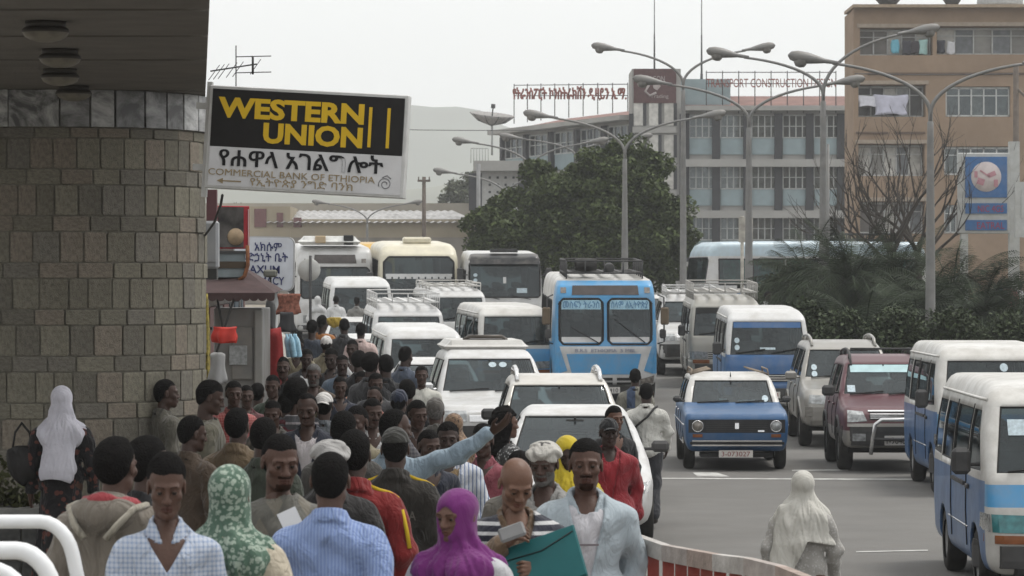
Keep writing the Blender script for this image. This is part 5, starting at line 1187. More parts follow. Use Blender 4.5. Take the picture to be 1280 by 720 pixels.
# white saloon
def saloon(label, paints, L=4.35, name='saloon_car'):
    v = Veh(name, label, 'car', [(.08,.22),(0,.30),(-.01,.48),(.06,.62),(.3,.73),(.75,.82),(1.12,.90),(1.22,.925),(1.95,1.36),(2.25,1.43),(2.75,1.45),(3.15,1.40),(3.75,1.08),(4.2,1.0),(4.33,.85),(4.35,.35),(4.25,.24)],
        [(.2,.78),(.4,.84),(.65,.85),(.88,.82),(1.0,.775),(1.2,.70),(1.36,.61),(1.45,.54)], [(-.2,.72),(0,.84),(.15,.92),(.5,.99),(1,1),(3.6,1),(4.35,.90)], .075, .055)
    v.winTop = 1.345
    v.shell([('front',[(-.70,.945),(.70,.945),(.57,1.345),(-.57,1.345)],'windscreen'),('rear',[(-.62,1.09),(.62,1.09),(.5,1.36),(-.5,1.36)],'rear_window')]+[('side',p,'side_window') for p in ([(1.5,.96),(2.35,.95),(2.35,1.33),(1.98,1.33)],[(2.43,.95),(3.2,.97),(3.05,1.31),(2.43,1.33)])], [], paints, [(.82,.29,.34),(3.42,.29,.34)])
    v.wheels([.82,3.42], .305, .185, .03); v.interior(.50,[2.2,3.0],1.3,.95,.33,.5)
    for sg in (-1,1):
        v.patch('headlight','front',(0,1,0,1),lens,off=.012,n=(6,3),poly=[(sg*.42,.56),(sg*.78,.58),(sg*.80,.70),(sg*.48,.66)]); v.round_lamp(sg*.62,.34,.05,lens_d,'fog_lamp',dark_pl)
        for y in (1.4,2.39): v.ribbon('door_seam', sg, [(y,z) for z in np.linspace(.36,.92,5)])
    v.patch('grille','front',(-.36,.36,.58,.67),dark_pl,off=.008,n=(6,2)); v.patch('air_intake','front',(-.45,.45,.29,.40),rubber,off=.01,n=(8,2)); v.plate(0,.47,.46,.12,'2-80451',y=-.03)
    v.mirror(1.5,.99,dark_pl,.2,.13,.16); v.wipers([((-.6,.955),(-.02,.99)),((.05,.955),(.58,.99))]); return v
sal = saloon('white saloon car with black door mirrors next to the crowd', [P_white]); sal.place(722, 34.8, .005)
b = MB(); p = sal.side([(1.2,.95)],1)[0]; b.box((float(p[0])+.12,1.1,.90),(.24,.14,.13),bev=.04); b.build('wing_mirror', P_white, sal.root)
for px, d, t, lab in ((551,55.5,-.07,'white saloon half hidden between people carrier and stepped roof jeep'),(446,77,-.07,'small white saloon behind the shoulder of the man in pink'),(836,97,.0,'white saloon far behind the white jeep'),(466,66.5,-.06,'white saloon with a white frame next to the man in pink')):
    c = dup(sal, lab, px, d, t); drop_parts(c.root, ['wing_mirror'])
    if px == 466: c.rack(1.2,1.3,.6,-.30,P_white,2,.2,slats=False)

# ---------------------------------------------------------------- buses
def coach(label, L, w, hh, paints, regions, panes, zc=(), name='bus', fr=.30, sidez=None, nside=6, k=.12, top_r=.2, wheel=.46, prof=None, sidemat=None, y0=1.15):
    Wd = w/2
    prof = prof or [(.05,.36),(0,.45),(0,1.15),(.06,1.35),(fr,hh-.42),(fr+.12,hh-.2),(fr+.4,hh-.05),(L*.5,hh),(L-.3,hh-.03),(L-.05,hh-.35),(L,1.2),(L,.5),(L-.05,.4)]
    v = Veh(name, label, 'bus', prof, [(.3,Wd*.96),(.6,Wd),(1.3,Wd),(hh-.5,Wd*.965),(hh-.2,Wd*.93),(hh,Wd*.86)], [(-.2,.86),(0,.93),(.2,.98),(.6,1),(L-.3,1),(L,.96)], k, .075)
    z0, z1 = sidez or (1.35, hh-.55); v.winTop = max(p[1] for p in panes[0])
    sw = []; y = y0; step = (L-y0-.35)/nside
    for i in range(nside): sw.append([(y+step*i+.05,z0),(y+step*(i+1)-.05,z0),(y+step*(i+1)-.05,z1),(y+step*i+.05,z1)])
    v.shell([('front',p,'windscreen') for p in panes]+[('side',p,'side_window') for p in sw]+[('rear',[(-Wd*.8,1.5),(Wd*.8,1.5),(Wd*.75,hh-.5),(-Wd*.75,hh-.5)],'rear_window')], regions, paints, [(1.0 if L<8 else 1.9,.44,.54),(L*.72,.44,.54)], zc)
    v.wheels([1.0 if L<8 else 1.9, L*.72], wheel, .24, .05); v.interior(1.05, list(np.arange(1.5,L-.8,1.1)), .45, 1.25, .5, .5)
    return v
def rounded(x0, x1, z0, z1, r):
    return [(x0+r,z0),(x1-r,z0),(x1,z0+r),(x1,z1-r),(x1-r,z1),(x0+r,z1),(x0,z1-r),(x0,z0+r)]
v = coach('blue city bus with twin framed windscreens and a spare wheel on its roof', 6.8, 2.26, 2.70, [P_lblue,P_white,P_white2],
   [(lambda c,n: c.y > .75 or c.z > 2.60, 2), (lambda c,n: c.y < .3 and c.z < 1.20 and abs(c.x) < 1.0, 1), (lambda c,n: c.y < .3 and c.z < .62, 1), (lambda c,n: c.y>.75 and c.z<1.25, 0)], [rounded(-.99,-.05,1.24,2.22,.09), rounded(.05,.99,1.24,2.22,.09)], (.62,1.20,2.60), fr=.16, nside=5, wheel=.42, k=.10)
v.patch('blue_panel','front',(0,1,0,1),P_lblue,off=.012,n=(10,3),poly=[(-.72,.60),(.66,.60),(.76,1.04),(-.84,1.04)])
for sg in (-1,1):
    v.patch('blue_cheek','front',(0,1,0,1),P_lblue,off=.014,n=(4,4),poly=[(sg*.82,.68),(sg*1.08,.60),(sg*1.10,1.2),(sg*.99,1.2)])
    v.patch('headlight','front',(0,1,0,1),lens_d,off=.02,n=(4,3),poly=[(sg*.74,.34),(sg*1.02,.34),(sg*1.04,.58),(sg*.74,.50)])
    v.patch('marker_lamp','front',(sg*.90-.06,sg*.90+.06,2.34,2.46),lens_d,off=.012,n=(2,2))
dst = v.patch('destination_box','front',(0,1,0,1),mat('dest_glass',(.075,.065,.062),.3,var=.2),off=.012,n=(10,3),poly=[(-.72,2.30),(.72,2.30),(.70,2.50),(-.70,2.50)])
for k in range(3): v.patch('grille_slot','front',(-.62+k*.43,-.28+k*.43,.47,.53),rubber,off=.012,n=(3,1)); v.patch('grille_slot','front',(-.62+k*.43,-.28+k*.43,.38,.43),rubber,off=.012,n=(3,1))
v.patch('bumper','front',(-1.08,1.08,.12,.34),P_white2,off=.06,thick=.14,n=(10,2)); v.plate(.05,.27,.5,.13,'3-07410',y=-.1,tm=ink)
lt = mat('lettering_blue',(.06,.16,.30),.6)
for x, tx in ((-.52,'መስፍን ትራንስ'),(.52,'ሰላም ለኢትዮጵያ')):
    v.patch('slogan_strip','front',(x-.42,x+.42,1.99,2.19),mat('strip_sky',(.32,.50,.60),.5,var=.2,scale=8),off=-.003,thick=.004,n=(4,2)); q = v.front([(x,2.08)])[0]
    text(tx, .2, lt, v.root, (x,float(q[1])-.012,2.02), width=.78, rot=(R(90-8),0,0))
    v.patch('dash_cloth','front',(x-.42,x+.42,1.28,1.40),P_white,off=-.006,thick=.004,n=(4,2)); v.patch('dash_trim','front',(x-.42,x+.42,1.25,1.285),P_lblue,off=-.005,thick=.004,n=(4,1))
text('B.R.S  ETHIOPIA  5 MBL', .1, mat('ink_slate',(.2,.22,.3),.6), v.root, (0,float(v.front([(0,1.1)])[0][1])-.02,1.08), width=1.3)
v.wipers([((-.75,1.62),(-.12,1.26)),((.2,1.78),(.85,1.28))])
for sg in (-1,1):
    m_ = link('mirror', None, v.root, (sg*1.13,.2,1.75)); b = MB(); b.tube([(0,0,.55),(sg*.12,-.12,.5),(sg*.13,-.12,-.45),(0,0,-.5)], .018, 6); b.build('arm', dark_pl, m_); b = MB(); b.box((sg*.14,-.12,.1),(.18,.06,.38),bev=.03); b.build('housing', mat('mirror_brown',(.12,.09,.06),.6), m_); b = MB(); b.box((sg*.10,-.12,-.28),(.14,.06,.2),bev=.03); b.build('lower_housing', dark_pl, m_)
rk = v.rack(.55,3.4,.82,.06,dark_pl,6,.26,.022)
sp = link('spare_wheel', None, v.root, (-.38,.95,2.93), (R(90),0,R(90))); b = MB(); b.lathe([(.16,-.12),(.34,-.12),(.40,-.05),(.40,.05),(.34,.12),(.16,.12)], n=26); b.build('tyre', tyre_m, sp); sp.rotation_euler = (0,R(90),0); sp.scale = (.36,1,1.9)
b = MB(); b.lathe([(0,-.12),(.1,-.12),(.12,.1),(.05,.12)],(.12,.75,2.86),16,'y'); b.build('horn', dark_pl, v.root)
v.place(757, 68.5, -.03)
def dest_bus(label, paints, px, d, t, col, zs=1, **kk):
    v = coach(label, 8.2, 2.42, 2.95, paints, kk.pop('regions',[]), [rounded(-1.05,1.05,1.35,2.28,.08)], fr=.22, nside=6, **kk)
    v.patch('destination_box','front',(0,1,0,1),MATS['dest_glass'],off=.014,n=(10,3),poly=[(-.66,2.40),(.66,2.40),(.62,2.66),(-.62,2.66)])
    for sg in (-1,1): v.patch('marker_lamp','front',(sg*.88-.07,sg*.88+.07,2.42,2.54),lens_d,off=.012,n=(2,2)); v.patch('headlight','front',(sg*.82-.16,sg*.82+.16,.62,.85),lens,off=.012,n=(3,2))
    v.patch('grille','front',(-.5,.5,.62,.85),rubber,off=.01,n=(5,2)); v.patch('bumper','front',(-1.15,1.15,.3,.55),dark_pl,off=.06,thick=.12,n=(10,2)); v.plate(0,.45,y=-.1); v.mirror(.4,2.0,dark_pl,.16,.34,.2); v.wipers([((-.8,1.4),(-.1,1.5)),((.2,1.4),(.85,1.5))])
    v.place(px,d,t,zs); return v
v = dest_bus('white bus with destination box and loaded roof behind the high white minibus', [P_white], 419, 98, -.1, P_white, 1.02)
b = MB(); b.box((-.15,1.0,3.08),(1.9,1.6,.26),bev=.1,taper=(.9,.9)); b.build('roof_bundle', mat('tarpaulin',(.55,.55,.53),.8,var=.15,bump=.5,bscale=5), v.root)
b = MB(); b.box((.42,.35,3.1),(.3,.25,.3),bev=.02); b.build('loudspeaker', rubber, v.root); b = MB(); b.box((-.45,.2,3.12),(.32,.2,.22),bev=.02); b.build('cardboard_box', mat('card',(.40,.31,.2),.8), v.root)
v = dest_bus('yellow bus mostly hidden behind the white bus with the loaded roof', [P_yel], 452, 111, -.1, P_yel)
cp = [(.05,.36),(0,.45),(0,1.0),(.05,1.25),(.30,2.45),(.45,2.75),(.8,3.0),(1.3,3.08),(6,3.1),(8.8,3.05),(9.2,2.7),(9.3,1.2),(9.3,.5),(9.2,.4)]
v = coach('cream coach with rounded brow and lace curtain in its windscreen', 9.3, 2.46, 3.1, [P_cream], [], [rounded(-1.06,1.06,1.15,2.68,.16)], prof=cp, nside=7, k=.22)
v.patch('lace_curtain','front',(-1.0,1.0,2.08,2.17),P_white,off=.006,thick=.004,n=(12,1))
for k in range(10): v.patch('lace_scallop','front',(-.98+k*.2,-.83+k*.2,2.02,2.08),P_white,off=.006,thick=.004,n=(2,1))
b = MB(); b.box((0,1.6,3.16),(.85,.8,.2),bev=.05); b.build('roof_vent', P_cream, v.root)
for sg in (-1,1): v.patch('headlight','front',(sg*.85-.16,sg*.85+.16,.62,.85),lens,off=.012,n=(3,2))
v.patch('bumper','front',(-1.15,1.15,.3,.55),P_cream,off=.06,thick=.12,n=(10,2)); v.mirror(.4,2.0,dark_pl,.2,.4,.25); v.sticker(0,1.8,.16,.2,P_white); v.sticker(.05,1.4,.3,.3,stick); v.place(524, 96, -.08)
tp = [(.05,.46),(0,.55),(0,1.25),(.03,1.5),(.22,2.5),(.32,2.72),(.6,2.82),(4,2.85),(6.8,2.82),(7,2.6),(7,.6),(6.9,.5)]
v = coach('white truck fronted bus with a wide dark windscreen and black sun visor', 7.0, 2.24, 2.85, [P_white,P_black], [(lambda c,n: c.y < .7 and c.z > 2.62, 1)], [rounded(-1.03,1.03,1.55,2.58,.06)], (2.62,), prof=tp, nside=5, k=.07)
for sg in (-1,1): v.patch('headlight','front',(sg*.85-.18,sg*.85+.18,.7,.92),lens,off=.012,n=(3,2))
v.patch('grille','front',(-.6,.6,.95,1.15),dark_pl,off=.012,n=(5,2)); v.patch('bumper','front',(-1.1,1.1,.4,.64),P_white2,off=.07,thick=.12,n=(10,2)); v.patch('sun_visor','front',(-1.02,1.02,2.52,2.66),P_black,off=.16,thick=.03,n=(10,2))
v.sticker(0,2.05,.09,.18,P_white); v.sticker(-.85,2.2,.12,.1,round_=True); v.sticker(-.85,2.05,.12,.1,round_=True); v.sticker(.5,1.75,.3,.14,stick); v.wipers([((-.7,1.62),(-.15,1.5)),((.2,1.62),(.75,1.5))]); v.mirror(.3,2.2,dark_pl,.18,.36,.2); v.plate(0,.52,y=-.1)
b = MB(); b.box((.0,.7,2.9),(.8,.3,.1)); b.build('roof_box', dark_pl, v.root); v.place(631, 93, -.05, 1.0)
green = mat('curtain_green',(.05,.24,.15),.8,var=.3)
v = coach('white and pale blue bus with green curtains seen from its side behind the palms', 8.4, 2.4, 3.0, [P_white,paint('sky_blue',(.40,.50,.56))], [(lambda c,n: c.z > 2.45, 1)], [rounded(-1.02,1.02,1.4,2.4,.1)], (2.45,), fr=.25, nside=6, k=.2, sidez=(1.45,2.35), y0=.5)
y_c = lambda i: .5+(8.4-.85)/6*(i+.5)
for i in range(6):
    for sg in (1,-1): b = MB(); b.box((sg*1.13,y_c(i),1.9),(.02,.8,.85)); b.build('curtain', green, v.root)
v.rack(4.6,7.6,.8,.05,dk,5,.2,.03); v.place(866, 112, 0); v.root.rotation_euler = (0,0,R(-74))
print('vehicles %.1fs' % (time.time()-T0))
# ================================================================ PEOPLE
def skin_mat(i):
    c = sm_c(i)
    m = mat('skin%d'%i, c, .48, var=.14, scale=14, bump=.15, bscale=90, spec=.30); return m
hairm = mat('hair_black', (.0085,.0078,.0075), .85, var=.4, scale=60, bump=1, bscale=110, spec=.06); hair_g = mat('hair_grey', (.13,.125,.12), .8, var=.5, scale=60, bump=1, bscale=150)
eye_w = mat('eye_white', (.26,.235,.215), .25, var=.05); eye_i = mat('eye_iris', (.012,.008,.006), .15)
CLOTH = {}
def cloth(name, c, pat=None, c2=(.8,.8,.8), fr=40, wd=.5, rough=.88, fold=.75):
    """woven cloth, optionally with stripes / checks / print in the garment's own coordinates"""
    if name in CLOTH: return CLOTH[name]
    m = bpy.data.materials.new('cloth_'+name); CLOTH[name] = m; n, l, p = nodes_of(m); p.inputs['Roughness'].default_value = rough; p.inputs['Sheen Weight'].default_value = .15; p.inputs['Specular IOR Level'].default_value = .2
    tc = n.new('ShaderNodeTexCoord'); se = n.new('ShaderNodeSeparateXYZ'); l.new(tc.outputs['Object'], se.inputs[0])
    def math_(op, a, b=None):
        q = n.new('ShaderNodeMath'); q.operation = op
        for i, v in enumerate((a, b)):
            if v is None: continue
            if isinstance(v, (int,float)): q.inputs[i].default_value = v
            else: l.new(v, q.inputs[i])
        return q.outputs[0]
    def stripe(o, f_, w_): return math_('LESS_THAN', math_('FRACT', math_('MULTIPLY', math_('ADD', o, 5.0), f_)), w_)
    no = n.new('ShaderNodeTexNoise'); no.inputs['Scale'].default_value = 5; no.inputs['Detail'].default_value = 6; l.new(tc.outputs['Object'], no.inputs[0])
    mx = n.new('ShaderNodeMixRGB'); c = Vector(c)*(.74 if max(c) < .5 else .82); c2 = tuple(v*.78 for v in c2); mx.inputs[1].default_value = (*(c*.82),1); mx.inputs[2].default_value = (*[min(1,v) for v in c*1.14],1); l.new(no.outputs[0], mx.inputs[0]); out = mx.outputs[0]
    fac = None
    if pat == 'v': fac = stripe(se.outputs[0], fr, wd)
    elif pat == 'h': fac = stripe(se.outputs[2], fr, wd)
    elif pat == 'check': fac = math_('MULTIPLY', math_('ADD', stripe(se.outputs[0], fr, wd), stripe(se.outputs[2], fr, wd)), .5)
    elif pat == 'diamond': fac = math_('MULTIPLY', stripe(math_('ADD', se.outputs[0], math_('MULTIPLY', se.outputs[2], .55)), fr, wd), stripe(math_('SUBTRACT', se.outputs[0], math_('MULTIPLY', se.outputs[2], .55)), fr, wd))
    elif pat == 'print':
        vo = n.new('ShaderNodeTexVoronoi'); vo.inputs['Scale'].default_value = fr; l.new(tc.outputs['Object'], vo.inputs[0])
        n3 = n.new('ShaderNodeTexNoise'); n3.inputs['Scale'].default_value = fr*.7; n3.inputs['Detail'].default_value = 3; l.new(tc.outputs['Object'], n3.inputs[0])
        fac = math_('MULTIPLY', math_('LESS_THAN', vo.outputs['Distance'], wd), math_('GREATER_THAN', n3.outputs[0], .45))
    if fac is not None:
        m2 = n.new('ShaderNodeMixRGB'); m2.inputs[2].default_value = (*c2,1); l.new(fac, m2.inputs[0]); l.new(out, m2.inputs[1]); out = m2.outputs[0]
    l.new(out, p.inputs['Base Color'])
    b1 = n.new('ShaderNodeTexNoise'); b1.inputs['Scale'].default_value = 1; b1.inputs['Detail'].default_value = 4; b1.inputs['Distortion'].default_value = 1.6; mpg = n.new('ShaderNodeMapping'); mpg.inputs['Scale'].default_value = (9,9,4.2); mpg.inputs['Rotation'].default_value = (0,.5,0); l.new(tc.outputs['Object'], mpg.inputs[0]); l.new(mpg.outputs[0], b1.inputs[0])
    b = n.new('ShaderNodeBump'); b.inputs['Strength'].default_value = fold; b.inputs['Distance'].default_value = .06; l.new(b1.outputs[0], b.inputs['Height']); l.new(b.outputs[0], p.inputs['Normal'])
    return m

# ---- skeleton poses (stature 1.72, facing -y; the person's right hand is at -x)
def pose(kind):
    J = dict(hl=(.09,0,.92), kl=(.10,-.02,.50), al=(.10,.03,.09), hr=(-.09,0,.92), kr=(-.10,-.02,.50), ar=(-.10,.03,.09),
             sl=(.170,.012,1.345), el=(.245,.04,1.11), wl=(.25,-.05,.875), sr=(-.170,.012,1.345), er=(-.245,.04,1.11), wr=(-.25,-.05,.875))
    if kind.startswith('walk'):
        g = 1 if kind == 'walk' else -1; L, Rr = ('l','r') if g > 0 else ('r','l'); s = g
        J['k'+L] = (.09*s,-.15,.53); J['a'+L] = (.09*s,-.24,.10); J['k'+Rr] = (-.09*s,.08,.50); J['a'+Rr] = (-.09*s,.32,.15)
        J['e'+L] = (.24*s,.11,1.13); J['w'+L] = (.25*s,.10,.88); J['e'+Rr] = (-.24*s,-.04,1.12); J['w'+Rr] = (-.22*s,-.20,.93)
    if kind == 'point': J['sr'] = (-.19,-.0,1.37); J['er'] = (-.43,-.05,1.46); J['wr'] = (-.62,-.10,1.585)
    if kind == 'hold': J.update(el=(.255,-.04,1.13), wl=(.09,-.27,1.20), er=(-.255,-.05,1.15), wr=(-.09,-.27,1.33))
    if kind == 'bag': J.update(er=(-.24,.03,1.13), wr=(-.14,-.18,1.15))
    return J
def lerp3(a, b, t): return tuple(a[i]+(b[i]-a[i])*t for i in range(3))
def torso(p, o, k=.05):
    X, Y, Z = p
    d = cap(p, (0,.005,1.00), (0,-.005,1.27), .135+o, .152+o, .70)
    q = (np.abs(X), Y, Z)
    d = smin(d, cap(q, (.03,.018,1.365), (.138,.014,1.325), .070+o, .062+o, .95), .07)
    d = smin(d, cap(p, (0,.03,1.37), (0,.022,1.47), .075+o*.6, .048+o*.3), .06)
    return smin(d, ell(p, (0,.0,.955), (.158+o,.118+o,.13)), .06)
def arms(p, J, o, upto=2.0, r=(.052,.044,.040,.030), sides='lr'):
    d = None
    for s in sides:
        a, e, w = J['s'+s], J['e'+s], J['w'+s]
        q = cap(p, a, lerp3(a,e,min(1,upto)), r[0]+o, r[0]+(r[1]-r[0])*min(1,upto)+o)
        if upto > 1: q = smin(q, cap(p, e, lerp3(e,w,upto-1), r[2]+o, r[2]+(r[3]-r[2])*(upto-1)+o), .02)
        d = q if d is None else np.minimum(d, q)
    return d
def legs(p, J, o, r=(.085,.058,.05,.038)):
    d = None
    for s in 'lr':
        q = smin(cap(p, J['h'+s], J['k'+s], r[0]+o, r[1]+o), cap(p, J['k'+s], J['a'+s], r[2]+o, r[3]+o), .03); d = q if d is None else smin(d, q, .02)
    return smin(d, ell(p, (0,.01,.95), (.155+o,.12+o,.11)), .05)
def folds(p, a=.006, s=1.0):
    X, Y, Z = p; return 1.5*a*(np.sin(23*s*Z + 4*np.sin(11*X+3*Y) + 5*X) * .6 + np.sin(31*s*X + 9*Z + 2*np.sin(17*Z)) * .4 + .5*np.sin(41*Z-19*X+13*Y))
def collar(p, r=.073, z=1.440, hgt=.034, th=.011, gap=.02, slope=.30):
    X, Y, Z = p; q = np.sqrt(X**2 + ((Y-.02)/1.05)**2); zc = z + slope*(Y-.02)
    d = np.maximum(np.abs(q - r - .35*(zc-Z)) - th, np.abs(Z-zc) - hgt)
    return np.maximum(d, -np.maximum(np.abs(X)-gap-(Z-1.42)*.4*(gap>0), Y))
BOX = ((-.42,-.42,.0),(.42,.42,1.56))
def g_body(J):
    return lambda X,Y,Z: smin(smin(torso((X,Y,Z), -.012), arms((X,Y,Z), J, -.004), .03), legs((X,Y,Z), J, -.012), .04)
def g_top(J, kind):
    long = kind != 'tee'; o = dict(tee=.010, shirt=.010, sweater=.014, jacket=.024, hood=.030, inner=-.002)[kind]
    hem = dict(tee=.84, shirt=.83, sweater=.86, jacket=.82, hood=.74, inner=.88)[kind]
    def f(X, Y, Z):
        p = (X,Y,Z); d = torso(p, o+.004)
        d = smin(d, arms(p, J, o+.006 if long else o+.016, 1.93 if long else .62), .035) if kind != 'inner' else d
        if kind in ('jacket','hood','shirt','tee'): d = smin(d, ell(p, (0,.0,.93), (.172+o,.128+o,.16)), .08)
        d = d - folds(p, .0045 if kind == 'tee' else .006)
        d = np.maximum(d, hem - Z)
        neck = .098 if kind == 'inner' else .072 if kind in ('tee','sweater') else .07
        d = np.maximum(d, -np.maximum(np.sqrt(X**2+(Y-.02)**2) - neck, 1.385 + .30*(Y) - Z))          # neck opening
        if kind == 'shirt': d = np.maximum(d, -np.maximum(np.maximum(np.abs(X) - np.maximum((Z-1.27)*.66,0), Y), 1.27-Z)); d = np.minimum(d, collar(p, gap=.03))
        if kind in ('jacket','hood'):
            d = np.maximum(d, -np.maximum(np.abs(X) - .012 - .075*np.clip((Z-1.05)/.35,0,1), Y + .0)); d = np.minimum(d, collar(p, .086, 1.432, .040, .013, .05, .35))
        if kind == 'hood': d = smin(d, np.maximum(ell(p, (0,.105,1.40), (.165,.085,.085)), -ell(p, (0,.06,1.445), (.105,.06,.06))), .03)
        if kind == 'sweater': d = np.minimum(d, collar(p, .074, 1.412, .014, .010, 0, .32))
        return d
    return f
def g_legs(J, kind):
    def f(X, Y, Z):
        p = (X,Y,Z)
        if kind == 'trousers': return np.maximum(legs(p, J, .016, (.085,.062,.056,.052)) - folds(p,.005), np.maximum(.045-Z, Z-1.0))
        a = np.arctan2(Y, X); d = cap(p, (0,0,1.0), (0,.02,.08), .15, .25, .85) + .012*np.sin(9*a+2*np.sin(5*Z))*np.clip(1.1-Z,0,1)
        return np.maximum(d, np.maximum(.06-Z, Z-1.05))
    return f
# ---- head, in its own frame: centre of the skull at the origin, facing -y
def f_head(female=False):
    def f(X, Y, Z):
        p = (X,Y,Z); XA = np.abs(X); q = (XA,Y,Z)
        d = ell(p, (0,.014,.034), (.0745,.094,.086))
        d = smin(d, ell(p, (0,-.024,-.040), (.057,.064,.074)), .03)
        d = smin(d, cap(q, (.035,-.005,-.075), (.012,-.060,-.096), .022, .020), .028)
        d = smin(d, ell(p, (0,-.066,-.098), (.020,.017,.018)), .02)
        d = smin(d, ell(q, (.043,-.052,-.024), (.022,.020,.018)), .022)
        d = smin(d, cap(q, (.010,-.082,.022), (.045,-.070,.018), .010, .010), .016 if not female else .024)
        d = smax(d, -ell(q, (.031,-.097,.0), (.021,.020,.013)), .012)
        d = smin(d, cap(p, (0,-.083,.012), (0,-.104,-.030), .0085, .0125), .012)
        d = smin(d, ell(q, (.0125,-.094,-.034), (.0105,.012,.009)), .007)
        eye = np.sqrt((XA-.031)**2 + (Y+.0735)**2 + Z**2) - .0142
        d = smin(d, eye, .004)
        d = smax(d, -np.maximum(np.maximum(np.abs(Z+.0005+ (XA-.031)**2*9) - .0042, XA-.044), np.maximum(.0185-XA, Y+.081)), .002)
        d = smin(d, cap(q, (0,-.0925,-.0585), (.022,-.080,-.064), .0065, .004), .006)
        d = smin(d, cap(q, (0,-.0915,-.0725), (.018,-.080,-.068), .0085, .0045), .006)
        d = smax(d, -np.maximum(np.maximum(np.abs(Z+.0655)-.0012, XA-.02), Y+.083), .003)
        ear = np.maximum(ell(q, (.078,.016,-.006), (.0085,.019,.032)), -ell(q, (.088,.010,-.004), (.007,.010,.018)))
        d = smin(d, ear, .006)
        return smin(d, cap(p, (0,.022,-.07), (0,.045,-.225), .051 if not female else .045, .057 if not female else .050), .025)
    return f
def hairline(X, Y, Z): return np.where(Y < -.02, .060 - (Y+.02)*.15, .060 - (Y+.02)*1.5)
def f_hair(kind):
    o = dict(crop=.004, short=.010, thick=.015, afro=.036, recede=.004, curly=.03)[kind]; nz = dict(crop=0, short=.0004, thick=.0009, afro=.0016, recede=0, curly=.006)[kind]
    def f(X, Y, Z):
        p = (X,Y,Z); zl0 = np.clip(hairline(X,Y,Z), -.075, .075); up = np.clip((Z-zl0)/.085, .10, 1); oo = o*up
        d = ell(p, (0,.014,.034), (.0752,.0947,.0867)) - oo
        d = smin(d, ell(p, (0,.05,-.015), (.064,.055,.07)) - oo*.7, .03)
        if kind == 'curly': d = smin(d, cap(p, (0,.06,.0), (0,.09,-.22), .10, .085), .04)
        f_ = 75 if kind != 'curly' else 45
        d = d - nz*(np.sin(f_*X+3*np.sin(60*Z))*np.sin(f_*1.1*Y+2*np.sin(50*X))+np.sin(f_*Z+40*X))
        zl = np.clip(hairline(X,Y,Z), -.075, .075) + .004*np.sin(70*X)
        if kind == 'recede': zl = zl + np.where(Y < .03, .03, 0)
        if kind == 'curly': zl = np.where(Y < -.01, zl, -.5)
        side = np.maximum(np.abs(X) - .069, -(Z-.0)) if False else None
        return smax(d, zl - Z, .006)
    return f
def f_cover(kind):
    def f(X, Y, Z):
        p = (X,Y,Z); a = np.arctan2(Y, X)
        if kind.startswith('hijab'):
            d = smin(ell(p, (0,.016,.034), (.088,.110,.099)), ell(p, (0,-.012,-.055), (.076,.082,.095)), .04)
            d = smin(d, cap(p, (0,.02,-.09), (0,.02,-.19), .080, .125, .85), .05)
            d = smin(d, cap(p, (-.11,.002,-.262), (.11,.002,-.262), .103, .103, 1.55), .06)
            if 'long' in kind: d = smin(d, cap(p, (0.0,.075,-.10), (0.02,.165,-.55), .10, .145, .45), .05)
            if 'front' in kind: d = smin(d, cap(p, (.13,.09,-.20), (.20,.15,-.72), .085, .10, .42), .05)
            if 'cape' in kind: d = smin(d, cap(p, (0,-.01,-.26), (0,-.01,-.42), .205, .272, .78), .06)
            w = np.clip((-.02-Z)/.12, 0, 1)
            d = d - (.0045*np.sin(7*a+22*Z+3*np.sin(14*X))*w + .006*np.sin(38*Z+16*X+5*np.sin(9*a))*w + .003*np.sin(60*X+30*Y)*w)
            bot = -.325 - .03*np.sin(a+.7) + (-.12 if 'cape' in kind else 0)
            if 'cape_front' in kind: bot = -.42 - .32*np.clip((X-.0)/.14,0,1)*np.clip((Y+.02)/.08,0,1) + .02*np.sin(9*X+1.0)
            elif 'long' in kind or 'front' in kind: bot = np.where(Y > .02, -.66 if 'long' in kind and 'front' not in kind else -.74, -.36) + .05*np.sin(9*X+1.0)
            d = np.maximum(d, bot - Z)
            return smax(d, -ell(p, (0,-.120,-.018), (.054,.075,.083)), .008)
        if kind == 'turban':
            d = smin(ell(p, (0,.016,.068), (.094,.112,.054)), ell(p, (0,.030,.035), (.090,.108,.045)), .02)
            d = d - .005*np.sin(75*(Z+.35*X) + 2*np.sin(3*a)); return smax(d, .030 - .28*(Y+.09) - Z, .012)
        if kind == 'cap' or kind == 'capback':
            d = ell(p, (0,.014,.034), (.0845,.105,.096)); d = smax(d, .036 - Z - (.03 if False else 0), .006); sg = -1 if kind == 'cap' else 1
            v = np.maximum(ell(p, (0,.014+sg*.115,.036), (.068,.078,.05)), np.abs(Z-.040+ .9*X**2*6 - .0) - .0045)
            return smin(d, v, .006)
        if kind == 'beanie': return smax(ell(p, (0,.016,.036), (.084,.104,.097)) - .002*np.sin(120*X), .028-.25*(Y+.05) - Z, .006)
    return f
MC = {}
def nets(key, f, lo, hi, h):
    if key not in MC: MC[key] = surface_nets(f, lo, hi, h)
    return MC[key]
